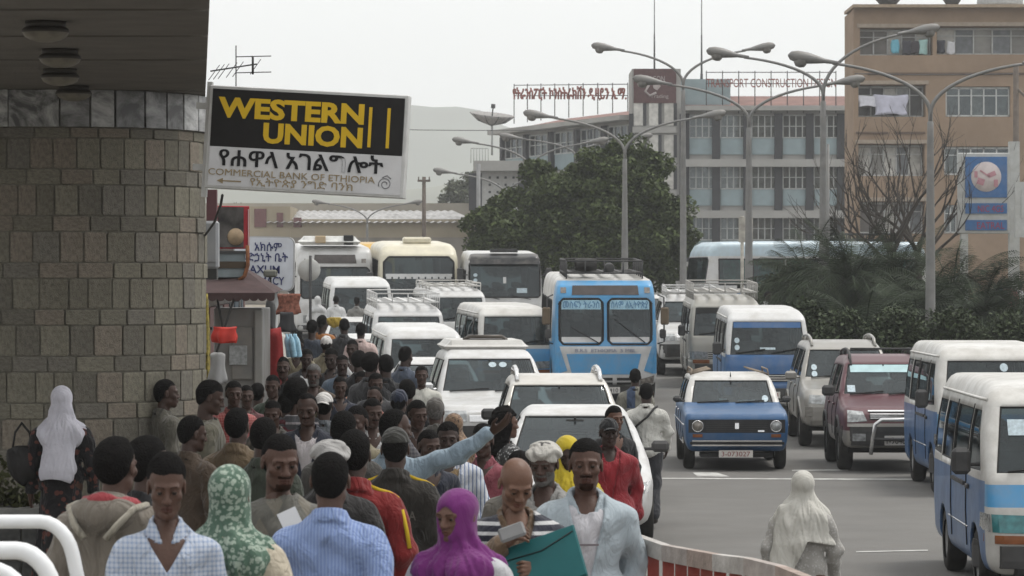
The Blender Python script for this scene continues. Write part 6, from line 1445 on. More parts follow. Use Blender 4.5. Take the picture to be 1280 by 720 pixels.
def f_hand(X, Y, Z):
    """relaxed left-ish hand hanging from the wrist at the origin: palm towards +x, thumb towards -y"""
    p = (X,Y,Z); d = smin(ell(p, (0,0,-.062), (.017,.040,.050)), cap(p, (0,0,.03), (0,0,-.03), .026, .024), .02)
    for y, L in ((-.030,.072),(-.010,.082),(.010,.077),(.029,.060)):
        a = (.002,y*.9,-.100); m_ = (.012,y*1.05,-.100-L*.52); e = (.034,y*1.02,-.100-L*.92)
        d = smin(d, np.minimum(cap(p, a, m_, .0095, .0085), cap(p, m_, e, .0085, .0070)), .006)
    return smin(d, np.minimum(cap(p, (.004,-.028,-.035), (.016,-.056,-.066), .0125, .0105), cap(p, (.016,-.056,-.066), (.022,-.060,-.098), .0100, .0080)), .008)
def f_grip(X, Y, Z):
    """the same hand closed round something flat"""
    p = (X,Y,Z); d = smin(ell(p, (0,0,-.062), (.017,.040,.050)), cap(p, (0,0,.03), (0,0,-.03), .026, .024), .02)
    for y, L in ((-.030,.072),(-.010,.082),(.010,.077),(.029,.060)):
        a = (.002,y*.9,-.100); m_ = (.030,y*1.05,-.100-L*.36); e = (.062,y*1.02,-.100-L*.20)
        d = smin(d, np.minimum(cap(p, a, m_, .0095, .0088), cap(p, m_, e, .0088, .0072)), .006)
    return smin(d, np.minimum(cap(p, (.004,-.028,-.035), (.024,-.050,-.062), .0125, .0105), cap(p, (.024,-.050,-.062), (.050,-.042,-.085), .0100, .0080)), .008)
shoe_b = MB(); shoe_b.lathe([(0,0)], n=4)
def shoe_mesh(m):
    if 'shoe' not in MC:
        f = lambda X,Y,Z: np.maximum(smin(ell((X,Y,Z),(0,-.09,.03),(.045,.10,.045)), smin(ell((X,Y,Z),(0,.03,.045),(.040,.065,.06)), cap((X,Y,Z),(0,.03,.05),(0,.03,.11),.042,.045), .02), .03), -Z)
        MC['shoe'] = surface_nets(f, (-.07,-.22,-.03), (.07,.12,.14), .014)
    return MC['shoe']
def orient(fr, to):
    """matrix whose -z axis runs from fr to to"""
    z = (Vector(fr)-Vector(to)).normalized(); x = Vector((1,0,0)); y = z.cross(x).normalized(); x = y.cross(z).normalized()
    return np.array([[x[i],y[i],z[i]] for i in range(3)], np.float32)
GM = {}
def gmesh(key, P, Q, m):
    if key not in GM: GM[key] = np_mesh(key[0], P, Q, [m])
    return GM[key]
def put(name, me, m, parent, loc=(0,0,0), rot=(0,0,0), scale=(1,1,1)):
    o = link(name, me, parent, loc, rot, scale); o.material_slots[0].link = 'OBJECT'; o.material_slots[0].material = m; return o
NPEOPLE = 0
def person(px, ytop, s, face, label, top='shirt', tm=None, inner=None, bottom='trousers', bm_=None, hair='short', hm=None, cover=None, cm=None, head=(0,0), ps='stand', skin=0, beard=0, female=False, road=False, grip='', zg=None, wide=1.0, group=None, st=None):
    """px, ytop: photo column and row of the top of the head; s: photo pixels per metre there"""
    global NPEOPLE
    d = F/s; x = (px-640)/s; g = zroad(d) if road else zwalk(x, d)
    if zg is not None: g = zg
    zt = H - (ytop-HZ)/s; hh = min(1.90, max(1.50, zt - g)) if st is None else st
    extra = {'thick':.02,'afro':.035}.get(hair,.006) + (.02 if cover else 0)
    sc = hh/(1.725+extra)
    hi = s > 150; hb = .011 if s > 220 else .014 if hi else .022; hd = .0045 if s > 190 else (.006 if s > 130 else .0085)
    root = thing('person', label, 'person', (x, d, g), R(face), group, (sc*wide, sc*wide, sc)); J = pose(ps)
    ext = (.85 if ps == 'point' else .42)
    lo, hi_ = (-ext,-.42,0.0), (.42,.46,1.56)
    if ps == 'point': hi_ = (.42,.46,1.75)
    P0, Q0 = nets(('body',ps,hb), g_body(J), lo, hi_, hb*1.3)
    HP, HQ = nets(('head',female,hd), f_head(female), (-.11,-.14,-.26), (.11,.14,.14), hd)
    hr = Euler((R(head[1]), 0, R(head[0]))).to_matrix(); hc = Vector((0,-.012,1.602)); M = np.array(hr, np.float32)
    nk = np.clip((HP[:,2]+.22)/.16, 0, 1)[:,None]                 # the neck bends, its base stays put
    HPr = (HP @ M.T)*nk + HP*(1-nk) + np.array(hc, np.float32)
    V = [P0, HPr]; FQ = [Q0, HQ + len(P0)]; 
    c = HP[HQ].mean(1); ax = np.abs(c[:,0]); mi = np.zeros(len(HQ), np.int32)
    mi[(c[:,1] < -.066) & (ax < .026) & (c[:,2] < -.053) & (c[:,2] > -.082) & ((c[:,1] < -.083) | (ax < .02))] = 1
    brow = (c[:,1] < -.055) & (ax > .012) & (ax < .050) & (np.abs(c[:,2]-(.0235-(ax-.03)**2*6)) < .0034) & (ax < .046); mi[brow] = 2
    if beard >= 1: mi[(c[:,1] < -.06) & (ax < .030) & (c[:,2] < -.042) & (c[:,2] > -.0535)] = 2
    if beard >= 2: mi[(c[:,2] < -.082) & (c[:,1] < -.045) & (c[:,2] > -.125) & (ax < .035)] = 2
    if beard >= 3: mi[(c[:,2] < -.03-.35*np.clip(c[:,1]+.06,-.03,.1)) & (c[:,2] > -.125) & (c[:,1] < .0) & (ax > .033)] = 2
    MI = [np.zeros(len(Q0), np.int32), mi]
    n0 = len(P0)+len(HPr)
    hh_ = .0058 if s > 190 else .0085
    for sd in 'lr':
        gp = sd in grip; A, B = nets(('grip' if gp else 'hand',hh_), f_grip if gp else f_hand, (-.04,-.09,-.20), (.08,.06,.05), hh_)
        w, e = J['w'+sd], J['e'+sd]; A2 = A.copy()
        if sd == 'l': A2[:,0] *= -1; B = B[:,::-1]
        dirv = (Vector(w)-Vector(e)).normalized(); O = orient((0,0,0), dirv); A2 = A2 @ O.T + np.array(w, np.float32) + np.array(dirv,np.float32)*.005
        V.append(A2); FQ.append(B + n0); MI.append(np.zeros(len(B), np.int32)); n0 += len(A2)
    if s > 95:                                                   # eyeballs
        for sx in (-1,1):
            b = MB(); n_, m_ = 12, 7
            vs = [(sx*.031 + .0128*math.sin(math.pi*i/m_)*math.cos(2*math.pi*k/n_), -.0735 - .0128*math.cos(math.pi*i/m_), .0128*math.sin(math.pi*i/m_)*math.sin(2*math.pi*k/n_)) for i in range(m_+1) for k in range(n_)]
            E = np.array(vs, np.float32) @ M.T + np.array(hc, np.float32); q = np.array([(i*n_+k, i*n_+(k+1)%n_, (i+1)*n_+(k+1)%n_, (i+1)*n_+k) for i in range(m_) for k in range(n_)])
            V.append(E); FQ.append(q + n0); n0 += len(E); MI.append(np.array([4 if i < 2 else 3 for i in range(m_) for k in range(n_)], np.int32))
    sm = skin_mat(skin); lip = mat('lip%d'%skin, tuple(Vector(sm_c(skin))*Vector((.92,.74,.76))), .5, var=.1)
    me = np_mesh('body', np.concatenate(V), np.concatenate(FQ), [sm, lip, mat('stubble%d'%skin if hm is None else 'stubble_grey', tuple(Vector(sm_c(skin))*.30) if hm is None else (.10,.095,.09), .9, var=.3, scale=80, spec=.05), eye_w, eye_i], True, np.concatenate(MI)); link('body', me, root)
    if top:
        if inner is not None: P, Q = nets(('inner',ps,hb), g_top(J,'inner'), lo, hi_, hb); put('shirt', gmesh(('shirt',ps,hb,'i'), P, Q, inner), inner, root)
        P, Q = nets((top,ps,hb), g_top(J,top), lo, hi_, hb); put({'hood':'hooded_coat','tee':'t_shirt'}.get(top,top), gmesh((top,ps,hb), P, Q, tm), tm, root)
    bmm = bm_ or cloth('trouser_dark', (.035,.036,.042)); P, Q = nets((bottom,ps,hb), g_legs(J,bottom), (-.42,-.42,-.02), (.42,.48,1.1), hb*1.25); put(bottom, gmesh((bottom,ps,hb), P, Q, bmm), bmm, root)
    sh = mat('shoe_leather', (.03,.025,.022), .5, var=.2); P, Q = shoe_mesh(sh)
    for sd in 'lr': a = J['a'+sd]; put('shoe', gmesh(('shoe',), P, Q, sh), sh, root, (a[0],a[1]-.03,a[2]-.09))
    hrot = hr.to_euler()
    if hair:
        hk = max(hd, .006) if hair != 'curly' else .009; P, Q = nets(('hair',hair,hk), f_hair(hair), (-.15,-.13,-.36 if hair=='curly' else -.10), (.15,.21,.18), hk); put('hair', gmesh(('hair',hair,hk), P, Q, hairm), hm or hairm, root, hc, hrot)
    if cover:
        hk = max(hd, .007) if not cover.startswith('hijab') else (.010 if s > 150 else .016); P, Q = nets(('cov',cover,hk), f_cover(cover), (-.36,-.30,-.82), (.36,.34,.18), hk)
        o = put({'cap':'cap','capback':'cap','turban':'turban','beanie':'knitted_hat'}.get(cover,'headscarf'), gmesh(('headwear',cover,hk), P, Q, cm), cm, root, hc, hrot if not cover.startswith('hijab') else (hrot.x*.4,0,hrot.z*.7))
    NPEOPLE += 1; return root
def sm_c(i): return [(.068,.034,.023),(.046,.024,.017),(.100,.051,.034),(.032,.0175,.013),(.130,.068,.044)][i]
C = cloth
black = C('black',(.018,.018,.02)); white_c = C('white',(.62,.62,.62)); dgrey = C('dark_grey',(.055,.055,.058)); olive = C('olive_grey',(.115,.108,.088)); brown = C('brown',(.085,.06,.042)); navyc = C('navy',(.022,.026,.042)); khaki = C('khaki',(.24,.21,.14))
# ---- nearest row
person(208,563,325,8,'man in an open pale blue checked shirt looking down, beside the hooded coat', 'shirt', C('check_blue',(.50,.54,.62),'check',(.26,.33,.47),52,.42), skin=0, hair='thick', head=(0,14), ps='walk', wide=.9)
person(287,575,318,172,'woman in a green and white printed headscarf and cream jumper seen from behind', 'sweater', C('cream_knit',(.52,.46,.36)), cover='hijab', cm=C('green_print',(.10,.17,.125),'print',(.34,.41,.34),48,.52,fold=.3), female=True, hair=None, ps='stand')
person(413,563,302,176,'broad man in a blue striped shirt with short dark hair seen from behind', 'shirt', C('blue_stripe',(.20,.28,.52),'v',(.30,.39,.62),70,.4), skin=0, hair='crop', ps='walk2', wide=1.04)
person(350,541,285,14,'man in a grey argyle jumper walking with lowered eyes', 'sweater', C('argyle',(.13,.125,.108),'diamond',(.17,.155,.125),7,.5), skin=0, hair='crop', head=(6,12), ps='walk2', beard=2)
p5 = person(145,543,290,160,'person in a tan hooded coat with a red scarf seen from behind', 'hood', C('tan_coat',(.20,.175,.145)), inner=C('red_scarf',(.34,.05,.06)), skin=0, hair='thick', ps='stand', wide=1.05)
person(572,606,300,-30,'young woman in a bright purple headscarf and white embroidered top', 'sweater', C('white_lace',(.52,.52,.54),'print',(.48,.48,.5),60,.3), cover='hijab', cm=C('purple',(.17,.026,.165),fold=.28), female=True, hair=None, skin=2, head=(-6,8), ps='walk', wide=1.08)
p7 = person(645,571,276,6,'bald man in a striped shawl looking down at his hands', 'jacket', C('tan_jacket',(.16,.105,.065)), inner=C('shawl_in',(.15,.10,.07)), skin=4, hair=None, head=(10,30), ps='hold', grip='lr')
p8 = person(732,548,236,4,'man in a pale blue zip jacket over a white printed t-shirt', 'jacket', C('pale_blue_jacket',(.40,.46,.50)), inner=C('white_tee',(.56,.55,.58)), skin=0, hair='short', head=(-4,2), ps='walk', beard=2)
person(185,542,268,128,'man in black with thick hair behind the checked shirt', 'shirt', black, hair='thick', skin=1, ps='stand')
# ---- by the wall
person(77,479,163,184,'woman in a long white headscarf and black flowered dress against the stone wall', 'sweater', C('black_floral',(.016,.015,.017),'print',(.13,.045,.035),16,.35), bottom='dress', bm_=CLOTH['black_floral'], cover='hijab_long', cm=C('white_scarf',(.62,.61,.68),fold=.4), female=True, hair=None, zg=.42)
person(207,473,150,118,'man in a grey brown shirt turning right in front of the stone wall', 'shirt', olive, skin=1, hair='crop', head=(-12,0))
person(262,474,164,96,'tall man in an olive t-shirt bending his head beside the wall', 'tee', C('olive_tee',(.15,.14,.105)), skin=1, hair='thick', head=(0,18))
person(292,476,138,22,'man in a red checked shirt behind the olive t-shirt', 'shirt', C('red_check',(.34,.06,.06),'check',(.46,.20,.18),40,.4), skin=1, hair='short', head=(-10,4))
person(297,508,188,166,'man in a brown jacket with a pale blue collar seen from behind', 'jacket', C('brown_jacket',(.16,.115,.07)), inner=C('pale_blue',(.45,.52,.62)), hair='thick', skin=1)
person(384,491,166,-4,'man in a dark blue jacket and white shirt walking with his head bowed', 'jacket', navyc, inner=C('white_pink',(.55,.51,.52)), skin=1, hair='recede', head=(0,12), ps='walk2', beard=1)
person(341,500,152,-6,'man in a dark patterned jacket beside the white shirted man', 'jacket', C('camo',(.06,.055,.045),'print',(.14,.12,.10),12,.5), inner=dgrey, skin=1, hair='crop', head=(0,12), beard=1)
p17 = person(353,445,117,4,'man in a black t-shirt with a red and white number print', 'tee', black, skin=1, hair='crop', beard=1)
person(370,471,150,172,'person with round afro hair in a striped jersey seen from behind', 'sweater', C('jersey',(.10,.10,.11),'h',(.40,.37,.38),14,.28), hair='afro', skin=1)
person(405,487,150,176,'man in a white peaked cap and grey shirt seen from behind', 'shirt', C('slate',(.13,.145,.16)), hair='crop', cover='capback', cm=C('white_cap',(.66,.64,.62)), skin=1)
person(392,455,118,0,'older man with grey hair and a brown coat', 'jacket', brown, inner=khaki, hair='short', hm=hair_g, skin=1, head=(0,8), beard=3)
person(428,443,106,2,'man in a washed denim jacket walking towards the bank', 'jacket', C('denim',(.12,.16,.21)), inner=C('tee_grey',(.30,.29,.27)), skin=3, hair='crop', head=(0,6), ps='walk')
person(383,436,101,4,'man in a dark jacket behind the grey haired man', 'jacket', dgrey, inner=white_c, skin=3, hair='short', head=(0,8))
person(414,435,104,-14,'man in a black shirt looking down next to the denim jacket', 'shirt', black, skin=3, hair='short', head=(0,14))
person(408,418,86,172,'man in a white cap and khaki shirt walking away', 'shirt', khaki, hair='crop', cover='beanie', cm=CLOTH['white_cap'], skin=1)
person(451,403,76,178,'man in a pale pink checked shirt walking away along the cars', 'shirt', C('pink_check',(.56,.40,.37),'check',(.64,.52,.49),40,.5), skin=3, hair='crop')
person(390,387,76,182,'man in a slate blue t-shirt walking away past the hanging goods', 'tee', C('slate_blue',(.055,.065,.085)), skin=3, hair='short')
person(403,384,71,150,'person in an orange top carrying a yellow bundle', 'tee', C('orange',(.42,.17,.05)), skin=3, hair='short', ps='hold', grip='lr')
person(397,369,50,180,'woman in a white shawl far down the pavement by the round sign', 'sweater', white_c, cover='hijab', cm=C('white_shawl2',(.52,.52,.52)), female=True, hair=None)
person(420,369,50,178,'man in a white shirt far down the pavement', 'shirt', white_c, skin=3, hair='crop')
person(446,371,50,176,'man in a grey shirt far down the pavement by the minibus', 'shirt', C('mid_grey',(.24,.235,.22)), skin=3, hair='crop')
person(272,457,112,60,'man with greying hair standing under the awning', 'shirt', dgrey, hair='short', hm=hair_g, skin=1)
person(308,482,128,10,'man with a moustache between the red shirt and the brown jacket', 'shirt', C('maroon_shirt',(.12,.04,.045)), skin=1, hair='short', beard=1)
person(322,481,124,170,'boy in a white striped t-shirt facing the street', 'tee', C('stripe_boy',(.46,.44,.44),'h',(.10,.10,.12),16,.4), skin=1, hair='thick')
# ---- the thick of the crowd
for x, y, s, f_, lab, hr_, m_ in ((449,437,108,175,'dark haired woman in black standing left in the dense group','thick',black),(463,440,112,160,'man in a dark jumper in the middle of the dense group','afro',dgrey),(482,443,112,188,'man in black with a rucksack strap at the right of the dense group','short',black),(425,470,120,6,'man with a dark face and navy collar behind the white cap','crop',navyc),(466,497,150,4,'man with a moustache and white shirt collar below the dense group','crop',white_c),(468,482,128,-10,'man in a salmon shirt with a high forehead','recede',C('salmon',(.45,.22,.18))),(470,466,118,0,'man in grey with lowered face under the dense group','short',dgrey),(508,474,126,175,'man in black seen from behind near the navy cap','short',black),(452,463,110,14,'woman with a peach scarf at her neck in the dense group','thick',C('peach',(.50,.24,.14)))):
    person(x,y,s,f_,lab,'shirt',m_,hair=hr_,skin=1 if y > 465 else 3,head=((x*37)%50-25,8),beard=1 if 'moustache' in lab else 0)
for x, y, s, f_, lab, hr_, m_ in ((326,452,116,12,'man in a brown shirt under the red robe by the kiosk','short',brown),(341,468,126,-20,'man in dark green walking beside the striped boy','crop',C('dgreen',(.04,.06,.04))),(360,488,150,150,'woman with thick hair in a dark red top next to the afro','thick',C('wine',(.13,.025,.035))),(446,506,168,-12,'man in a beige shirt turning his head behind the shaved man','crop',khaki),(330,522,205,164,'youth in a dark green jumper behind the brown jacket','short',C('dgreen2',(.05,.06,.045))),(522,500,146,12,'man in a chequered shirt left of the grey cap','short',C('chq',(.30,.29,.30),'check',(.12,.12,.14),30,.5)),(604,528,168,-18,'woman in a dark rose top beside the striped open shirt','thick',C('drose',(.26,.07,.09))),(536,536,176,20,'man in a navy polo behind the raised arm','crop',navyc),(240,520,190,140,'man in a dark brown shirt between the black shirt and the brown jacket','short',brown),(440,424,92,8,'youth in a white top behind the denim jacket','crop',white_c),(372,420,88,-10,'man in a sand coloured shirt by the water bottles','crop',khaki),(430,396,74,170,'man in a dark shirt ahead of the man in pink','crop',dgrey)):
    person(x,y,s,f_,lab,'shirt',m_,hair=hr_,skin=1 if y > 465 else 3,head=((x*53)%44-22,8))
person(507,433,96,150,'man in a slate shirt leaning towards the white people carrier','shirt',C('slate2',(.09,.11,.15)),skin=3,hair='short',head=(0,10))
p31 = person(527,457,102,2,'man in a white t-shirt with two lines of print facing the crowd','tee',C('white_print',(.56,.55,.50)),skin=1,hair='short')
person(499,484,132,168,'man in a navy flat cap and blue grey jacket','jacket',C('bluegrey',(.10,.12,.16)),inner=dgrey,hair='crop',cover='beanie',cm=C('navy_cap',(.028,.035,.06)),skin=1)
person(494,500,186,150,'tall man with glasses in a light blue shirt pointing with a raised arm','shirt',C('light_blue',(.32,.41,.49)),hair='recede',skin=1,ps='point',head=(-30,4),st=1.87)
person(544,494,140,186,'elderly man in a grey cap and grey jacket seen from behind','jacket',C('grey_jk',(.14,.135,.125)),inner=dgrey,hair='crop',hm=hair_g,cover='beanie',cm=C('grey_cap',(.13,.12,.11)),skin=1)
person(567,514,142,-150,'woman in a brown patterned headscarf with a pink shawl','sweater',C('pink',(.55,.20,.22)),cover='hijab_cape',cm=C('leopard',(.30,.20,.13),'print',(.08,.05,.04),40,.4),hair=None,female=True,skin=1)
person(560,527,172,2,'man in an open blue and white striped shirt over a tan t-shirt','jacket',C('stripe_shirt',(.55,.57,.62),'v',(.16,.21,.33),34,.3),inner=C('tan_tee',(.26,.18,.095)),hair='short',skin=3,head=(0,4))
p40 = person(494,529,204,178,'man in a dark green cap and black track jacket with yellow shoulders','jacket',C('track',(.032,.028,.024)),inner=dgrey,hair='crop',cover='cap',cm=C('dark_cap',(.045,.045,.04)),skin=1)
person(430,512,192,168,'man with a shaved head in a dark grey jacket seen from behind','jacket',C('charcoal',(.07,.066,.06)),inner=dgrey,hair='crop',skin=1)
person(413,543,228,176,'man wrapped in a pale grey head cloth and dark coat','jacket',C('coat_black',(.028,.026,.026)),inner=dgrey,cover='turban',cm=C('grey_cloth',(.42,.41,.40)),hair='crop',skin=1)
p43 = person(443,536,226,178,'man in a red track jacket with yellow sleeve stripes behind the blue striped shirt','jacket',C('red_track',(.22,.02,.02)),inner=dgrey,hair='short',skin=1)
person(632,511,152,120,'woman with long black curly hair in a black and white print top','sweater',C('bw_print',(.05,.05,.05),'print',(.42,.42,.42),34,.4),hair='curly',female=True,skin=2)
person(680,547,214,-14,'old man in a white turban and grey shawl','jacket',C('shawl_grey',(.30,.295,.28)),inner=C('shawl_in2',(.36,.35,.33)),cover='turban',cm=C('turban_white',(.50,.48,.44)),hair='crop',hm=hair_g,skin=1,head=(0,12),beard=3)
person(709,541,190,0,'woman in a bright yellow headscarf behind the turbaned man','sweater',C('mustard',(.44,.33,.05)),cover='hijab_cape',cm=C('yellow',(.55,.42,.03),fold=.3),hair=None,female=True,skin=3,head=(0,14))
person(761,519,156,6,'man in a black cap and red jacket walking beside the white car','jacket',C('red_jk',(.26,.022,.03),'print',(.03,.03,.03),3,.12),inner=C('red_polo',(.34,.03,.04)),hair='crop',cover='cap',cm=C('black_cap',(.02,.02,.022)),skin=3,head=(0,0),ps='walk',road=False)
person(768,506,136,24,'man with bushy hair behind the black cap','shirt',black,hair='thick',skin=2,head=(0,2))
person(649,563,192,170,'person with dark hair behind the bald man','shirt',C('taupe',(.20,.185,.16)),hair='short',skin=1)
# ---- on the road
p49 = person(808,478,106,176,'man in a loose white shirt with a black shoulder bag walking away on the road','shirt',C('offwhite',(.58,.57,.53)),hair='crop',skin=3,ps='walk',road=True,wide=1.08)
person(794,460,92,178,'man in a grey vest over a blue shirt walking in front of the blue bus','shirt',C('vest',(.26,.25,.21),'v',(.07,.10,.17),2.6,.3),hair='crop',skin=3,road=True)
person(1003,585,182,168,'woman in a pale grey dress and long white veil crossing the road','sweater',C('pale_dress',(.40,.385,.36),'print',(.46,.45,.43),50,.4,fold=.2),bottom='dress',bm_=CLOTH['pale_dress'],cover='hijab_cape_front',cm=C('veil',(.54,.525,.48),fold=.35),hair=None,female=True,skin=2,road=True,head=(24,6),ps='walk')
person(960,362,46,60,'person in a white shirt standing beside the shrubs','shirt',white_c,skin=3,hair='crop',road=True)
person(925,347,42,180,'person in a blue shirt by the side-on bus','shirt',C('mid_blue',(.12,.22,.38)),skin=3,hair='crop',road=True)
for x, y, lab, m_ in ((1262,350,'person in pink standing past the palms under the pylon',C('rose',(.50,.16,.18))),(1275,352,'person in white standing past the palms under the pylon',white_c),(1250,348,'person in blue standing past the palms under the pylon',CLOTH['mid_blue'])):
    person(x,y,40,170,lab,'shirt',m_,skin=3,hair='crop',road=True)
# ---- prints and things carried
def to_world(root, p):
    bpy.context.view_layer.update(); return root.matrix_world @ Vector(p)
b = MB(); b.box((0,0,0),(.15,.006,.15)); o = b.build('chest_print', mat('print_red',(.42,.03,.04),.7), p17, (.02,-.148,1.20), (R(-4),0,0)); text('77', .15, mat('print_white',(.7,.66,.66),.7), o, (0,-.006,-.05), width=.10)
text('PROPERTY OF', .045, ink, p31, (0,-.152,1.17), width=.22); text('OUR WORLD', .05, ink, p31, (0,-.152,1.08), width=.2)
text('ETHIOPIA', .075, mat('print_dark',(.10,.09,.08),.7), p40, (0,.165,1.20), width=.26, rot=(R(90),0,R(180)))
for rt, cc in ((p40, mat('band_yellow',(.50,.34,.02),.8)), (p43, MATS['band_yellow'])):
    for sg in (-1,1):
        b = MB(); b.tube([(sg*.085,.05,1.447),(sg*.13,.045,1.428),(sg*.18,.035,1.413),(sg*.225,.03,1.385)], .012, 6); b.build('shoulder_stripe', cc, rt)
        if rt is p43: b = MB(); b.tube([(sg*.245,.06,1.33),(sg*.27,.085,1.23),(sg*.285,.095,1.14)], .012, 6); b.build('sleeve_stripe', cc, rt)
b = MB(); b.box((0,.158,.845),(.30,.02,.02)); b.build('hem_stripe', MATS['band_yellow'], p40)
b = MB(); b.tube([(.105*math.cos(a), .03+.10*math.sin(a), 1.425+.035*math.sin(a)+.008*math.sin(5*a)) for a in np.linspace(0,2*math.pi,24,endpoint=False)], .035, 8, closed=True); b.build('scarf', CLOTH['red_scarf'], p5)
for sg in (-1,1): b = MB(); b.tube([(sg*.05,.19,1.30),(sg*.10,.185,1.36),(sg*.15,.13,1.43),(sg*.16,.03,1.44)], .016, 6); b.build('drawstring_trim', C('cream_trim',(.36,.33,.27)), p5)
b = MB(); b.box((0,-.150,1.225),(.10,.006,.010)); b.build('chest_line', mat('print_slate',(.16,.14,.15),.8), p8)
# striped shawl of the bald man
f_sh = lambda X,Y,Z: np.maximum(np.maximum(smin(torso((X,Y,Z),.036), arms((X,Y,Z), pose('hold'), .03, .75), .05) - folds((X,Y,Z),.006), 1.16+.1*np.abs(X)*0 - Z), -np.maximum(np.maximum(np.abs(X) - .015 - .07*np.clip((Z-1.22)/.2,0,1), Y), -1))
f_sh2 = lambda X,Y,Z: np.maximum(f_sh(X,Y,Z), -np.maximum(np.sqrt(X**2+(Y-.02)**2)-.08, 1.385+.30*Y-Z))
P, Q = surface_nets(f_sh2, (-.42,-.42,1.1), (.42,.4,1.56), .013); sm_ = C('shawl_stripe',(.028,.03,.045),'h',(.55,.55,.55),22,.36); put('shawl', np_mesh('shawl', P, Q, [sm_]), sm_, p7)
teal = mat('folder_teal', (.012,.10,.105), .45, var=.1)
pw = to_world(p7, (.10,-.36,1.255)); fo = thing('document_folder', 'teal plastic document folder held by the bald man', 'folder', pw); fo.rotation_euler = (R(-22), R(-20), R(-10))
b = MB(); b.box((0,0,0),(.34,.012,.25),bev=.004); b.build('back_cover', teal, fo); b = MB(); b.box((.0,-.014,.0),(.335,.006,.24),bev=.002); b.build('front_cover', teal, fo); b = MB(); b.box((0,-.004,.005),(.31,.01,.232)); b.build('papers', whitep, fo); b = MB(); b.tube([(-.16,-.02,.06),(.0,-.022,.05),(.16,-.02,.09)],.003,4); b.build('elastic', rubber, fo)
pw = to_world(p7, (-.06,-.385,1.40)); o = MB(); o.box((0,0,0),(.12,.02,.075),bev=.01); ph_ = tag(o.build('mobile_phone', mat('phone_grey',(.16,.16,.16),.4), None, pw, (R(-35),R(-20),R(0))), 'grey mobile phone in the hand of the bald man', 'phone')
pw = W(362, 648, 13.6); o = MB(); o.box((0,0,0),(.085,.006,.075)); tag(o.build('paper_card', whitep, None, pw, (R(-15),R(-24),R(10))), 'small pale paper card held up before the argyle jumper', 'paper')
# bags
pw = to_world(CP := bpy.data.objects[p49.name], (0,0,0)); f_bag = lambda X,Y,Z: np.maximum(ell((X,Y,Z),(0,0,0),(.19,.075,.15)) - .006*np.sin(40*X+30*Z), Z-.11)
P, Q = surface_nets(f_bag, (-.25,-.12,-.2), (.25,.12,.2), .02); bagm = mat('bag_black',(.018,.017,.017),.6,var=.3,bump=.3)
bw = thing('shoulder_bag', 'black bag with a long strap slung across the man in white', 'bag', to_world(p49, (.20,.17,1.02))); bw.scale = (.85,.85,.85); link('pouch', np_mesh('pouch', P, Q, [bagm]), bw)
iv = bw.matrix_world
bpy.context.view_layer.update(); inv = bw.matrix_world.inverted(); b = MB(); b.tube([inv @ to_world(p49, q) for q in ((.18,.17,1.10),(.10,.165,1.22),(-.02,.15,1.33),(-.09,.10,1.425),(-.12,.02,1.445),(-.10,-.07,1.41))], .016, 5); b.build('strap', bagm, bw)
for c_ in bpy.data.objects:
    if c_.get('label','').startswith('woman in a long white headscarf and black'): wsc = c_
hb_ = thing('handbag', 'large black handbag under the arm of the woman in the white headscarf', 'bag', to_world(wsc, (.30,.02,1.12))); link('pouch', np_mesh('pouch', P, Q, [bagm]), hb_); hb_.scale = (.72,1.1,1.15)
b = MB(); b.tube([(-.12,0,.08),(-.09,0,.2),(-.02,0,.26),(.06,0,.2),(.1,0,.08)], .012, 6); b.build('handle', bagm, hb_)
yb = tag(link('yellow_bundle', np_mesh('yellow_bundle', P, Q, [C('bundle',(.48,.34,.06))]), None, W(418,402,55.5)), 'bundle of yellow cloth carried on the far pavement', 'bundle'); yb.scale = (.75,.9,.7)
# ---------------------------------------------------------------- railings in the foreground
wpipe = mat('white_pipe', (.70,.71,.72), .4, var=.05, dirt=.2)
for (px1, topy, d, r_, w_, lab) in ((66,652,12.2,.027,1.5,'tallest white bent pipe barrier beside the hooded coat'),(38,688,11.0,.031,1.4,'middle white bent pipe barrier in front of the tall one'),(6,712,10.3,.028,1.3,'low white bent pipe barrier nearest the kerb end')):
    p = W(px1, topy, d); g = zwalk(p.x, d); z = p.z-g; t_ = thing('pipe_barrier', lab, 'barrier', (p.x, d, g)); rr_ = .13
    P = [(.24*z*.55+.02,0,0),(.10,0,z-.24)] + [(.10-.02-rr_*(1-math.cos(a)) , 0, z-rr_*1.3+rr_*1.3*math.sin(a)) for a in np.linspace(.25,math.pi/2,7)] + [(-w_+.2,0,z)] + [(-w_+.2-rr_*math.sin(a),0,z-rr_*(1-math.cos(a))) for a in np.linspace(.3,math.pi/2,5)] + [(-w_+.05,0,0)]
    b = MB(); b.tube(P, r_, 14); b.build('pipe', wpipe, t_)
    for x_ in (P[0][0], P[-1][0]): b = MB(); b.lathe([(0,0),(.07,0),(.07,.012),(r_,.02)], (x_,0,0), 14); b.build('base_plate', grey, t_)
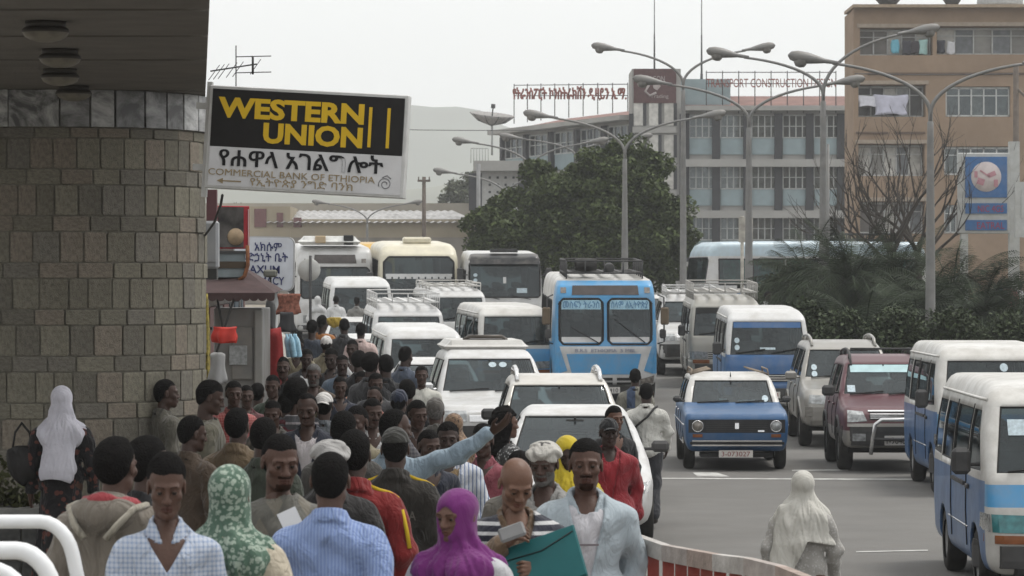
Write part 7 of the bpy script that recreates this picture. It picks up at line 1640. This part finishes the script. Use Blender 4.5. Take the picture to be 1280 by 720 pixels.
redp = mat('rail_red', (.22,.028,.02), .6, var=.2, dirt=.3); planks = [mat('rail_plank%d'%i, c, .8, var=.25, scale=10, bump=.3, dirt=.4) for i, c in enumerate([(.36,.32,.30),(.30,.24,.21),(.42,.40,.38)])]
g0 = W(788,675,17.2); rl = thing('street_railing', 'curved railing of red posts under worn pale planks beside the crossing', 'railing', (g0.x, g0.y, zwalk(g0.x,g0.y)))
pts = [W(x_,y_,d_) for x_,y_,d_ in ((700,652,18.6),(750,664,17.9),(793,677,17.3),(832,691,16.9),(864,697,16.5),(896,703,16.1),(935,708,15.7),(975,718,15.2),(1010,732,14.8),(1050,750,14.4))]
bz = rl.location
for i in range(len(pts)-1):
    a, c_ = pts[i]-bz, pts[i+1]-bz; b = MB(); b.bar(a, c_, .05, .085); b.build('top_plank', planks[i%3], rl)
    b = MB(); b.bar(a-Vector((0,0,.55)), c_-Vector((0,0,.55)), .04, .07); b.build('lower_plank', planks[(i+1)%3], rl)
    for t_ in (.12,.62):
        q = a.lerp(c_, t_); g = zwalk(q.x+bz.x, q.y+bz.y)-bz.z if True else 0; b = MB(); b.box((q.x,q.y+.03,(q.z-.04+g)/2),(.06,.04,q.z-.04-g)); b.build('post', redp, rl)
print('people', NPEOPLE, '%.1fs' % (time.time()-T0))
# ================================================================ HAZE
b = MB(); b.box((0,1400,180),(9000,7600,368))
hz_ = b.build('haze', None); hz_['kind'] = 'stuff'; tag(hz_, 'pale haze in the air over the whole street', 'haze')
m = bpy.data.materials.new('haze'); m.use_nodes = True; n = m.node_tree.nodes; l = m.node_tree.links; n.clear()
o = n.new('ShaderNodeOutputMaterial'); v = n.new('ShaderNodeVolumePrincipled'); v.inputs['Color'].default_value = (.93,.95,.97,1); v.inputs['Density'].default_value = .00042
v.inputs['Anisotropy'].default_value = .3
l.new(v.outputs[0], o.inputs['Volume']); hz_.data.materials.clear(); hz_.data.materials.append(m)
print('SCRIPT %.1fs' % (time.time()-T0), 'verts', sum(len(m.vertices) for m in bpy.data.meshes))
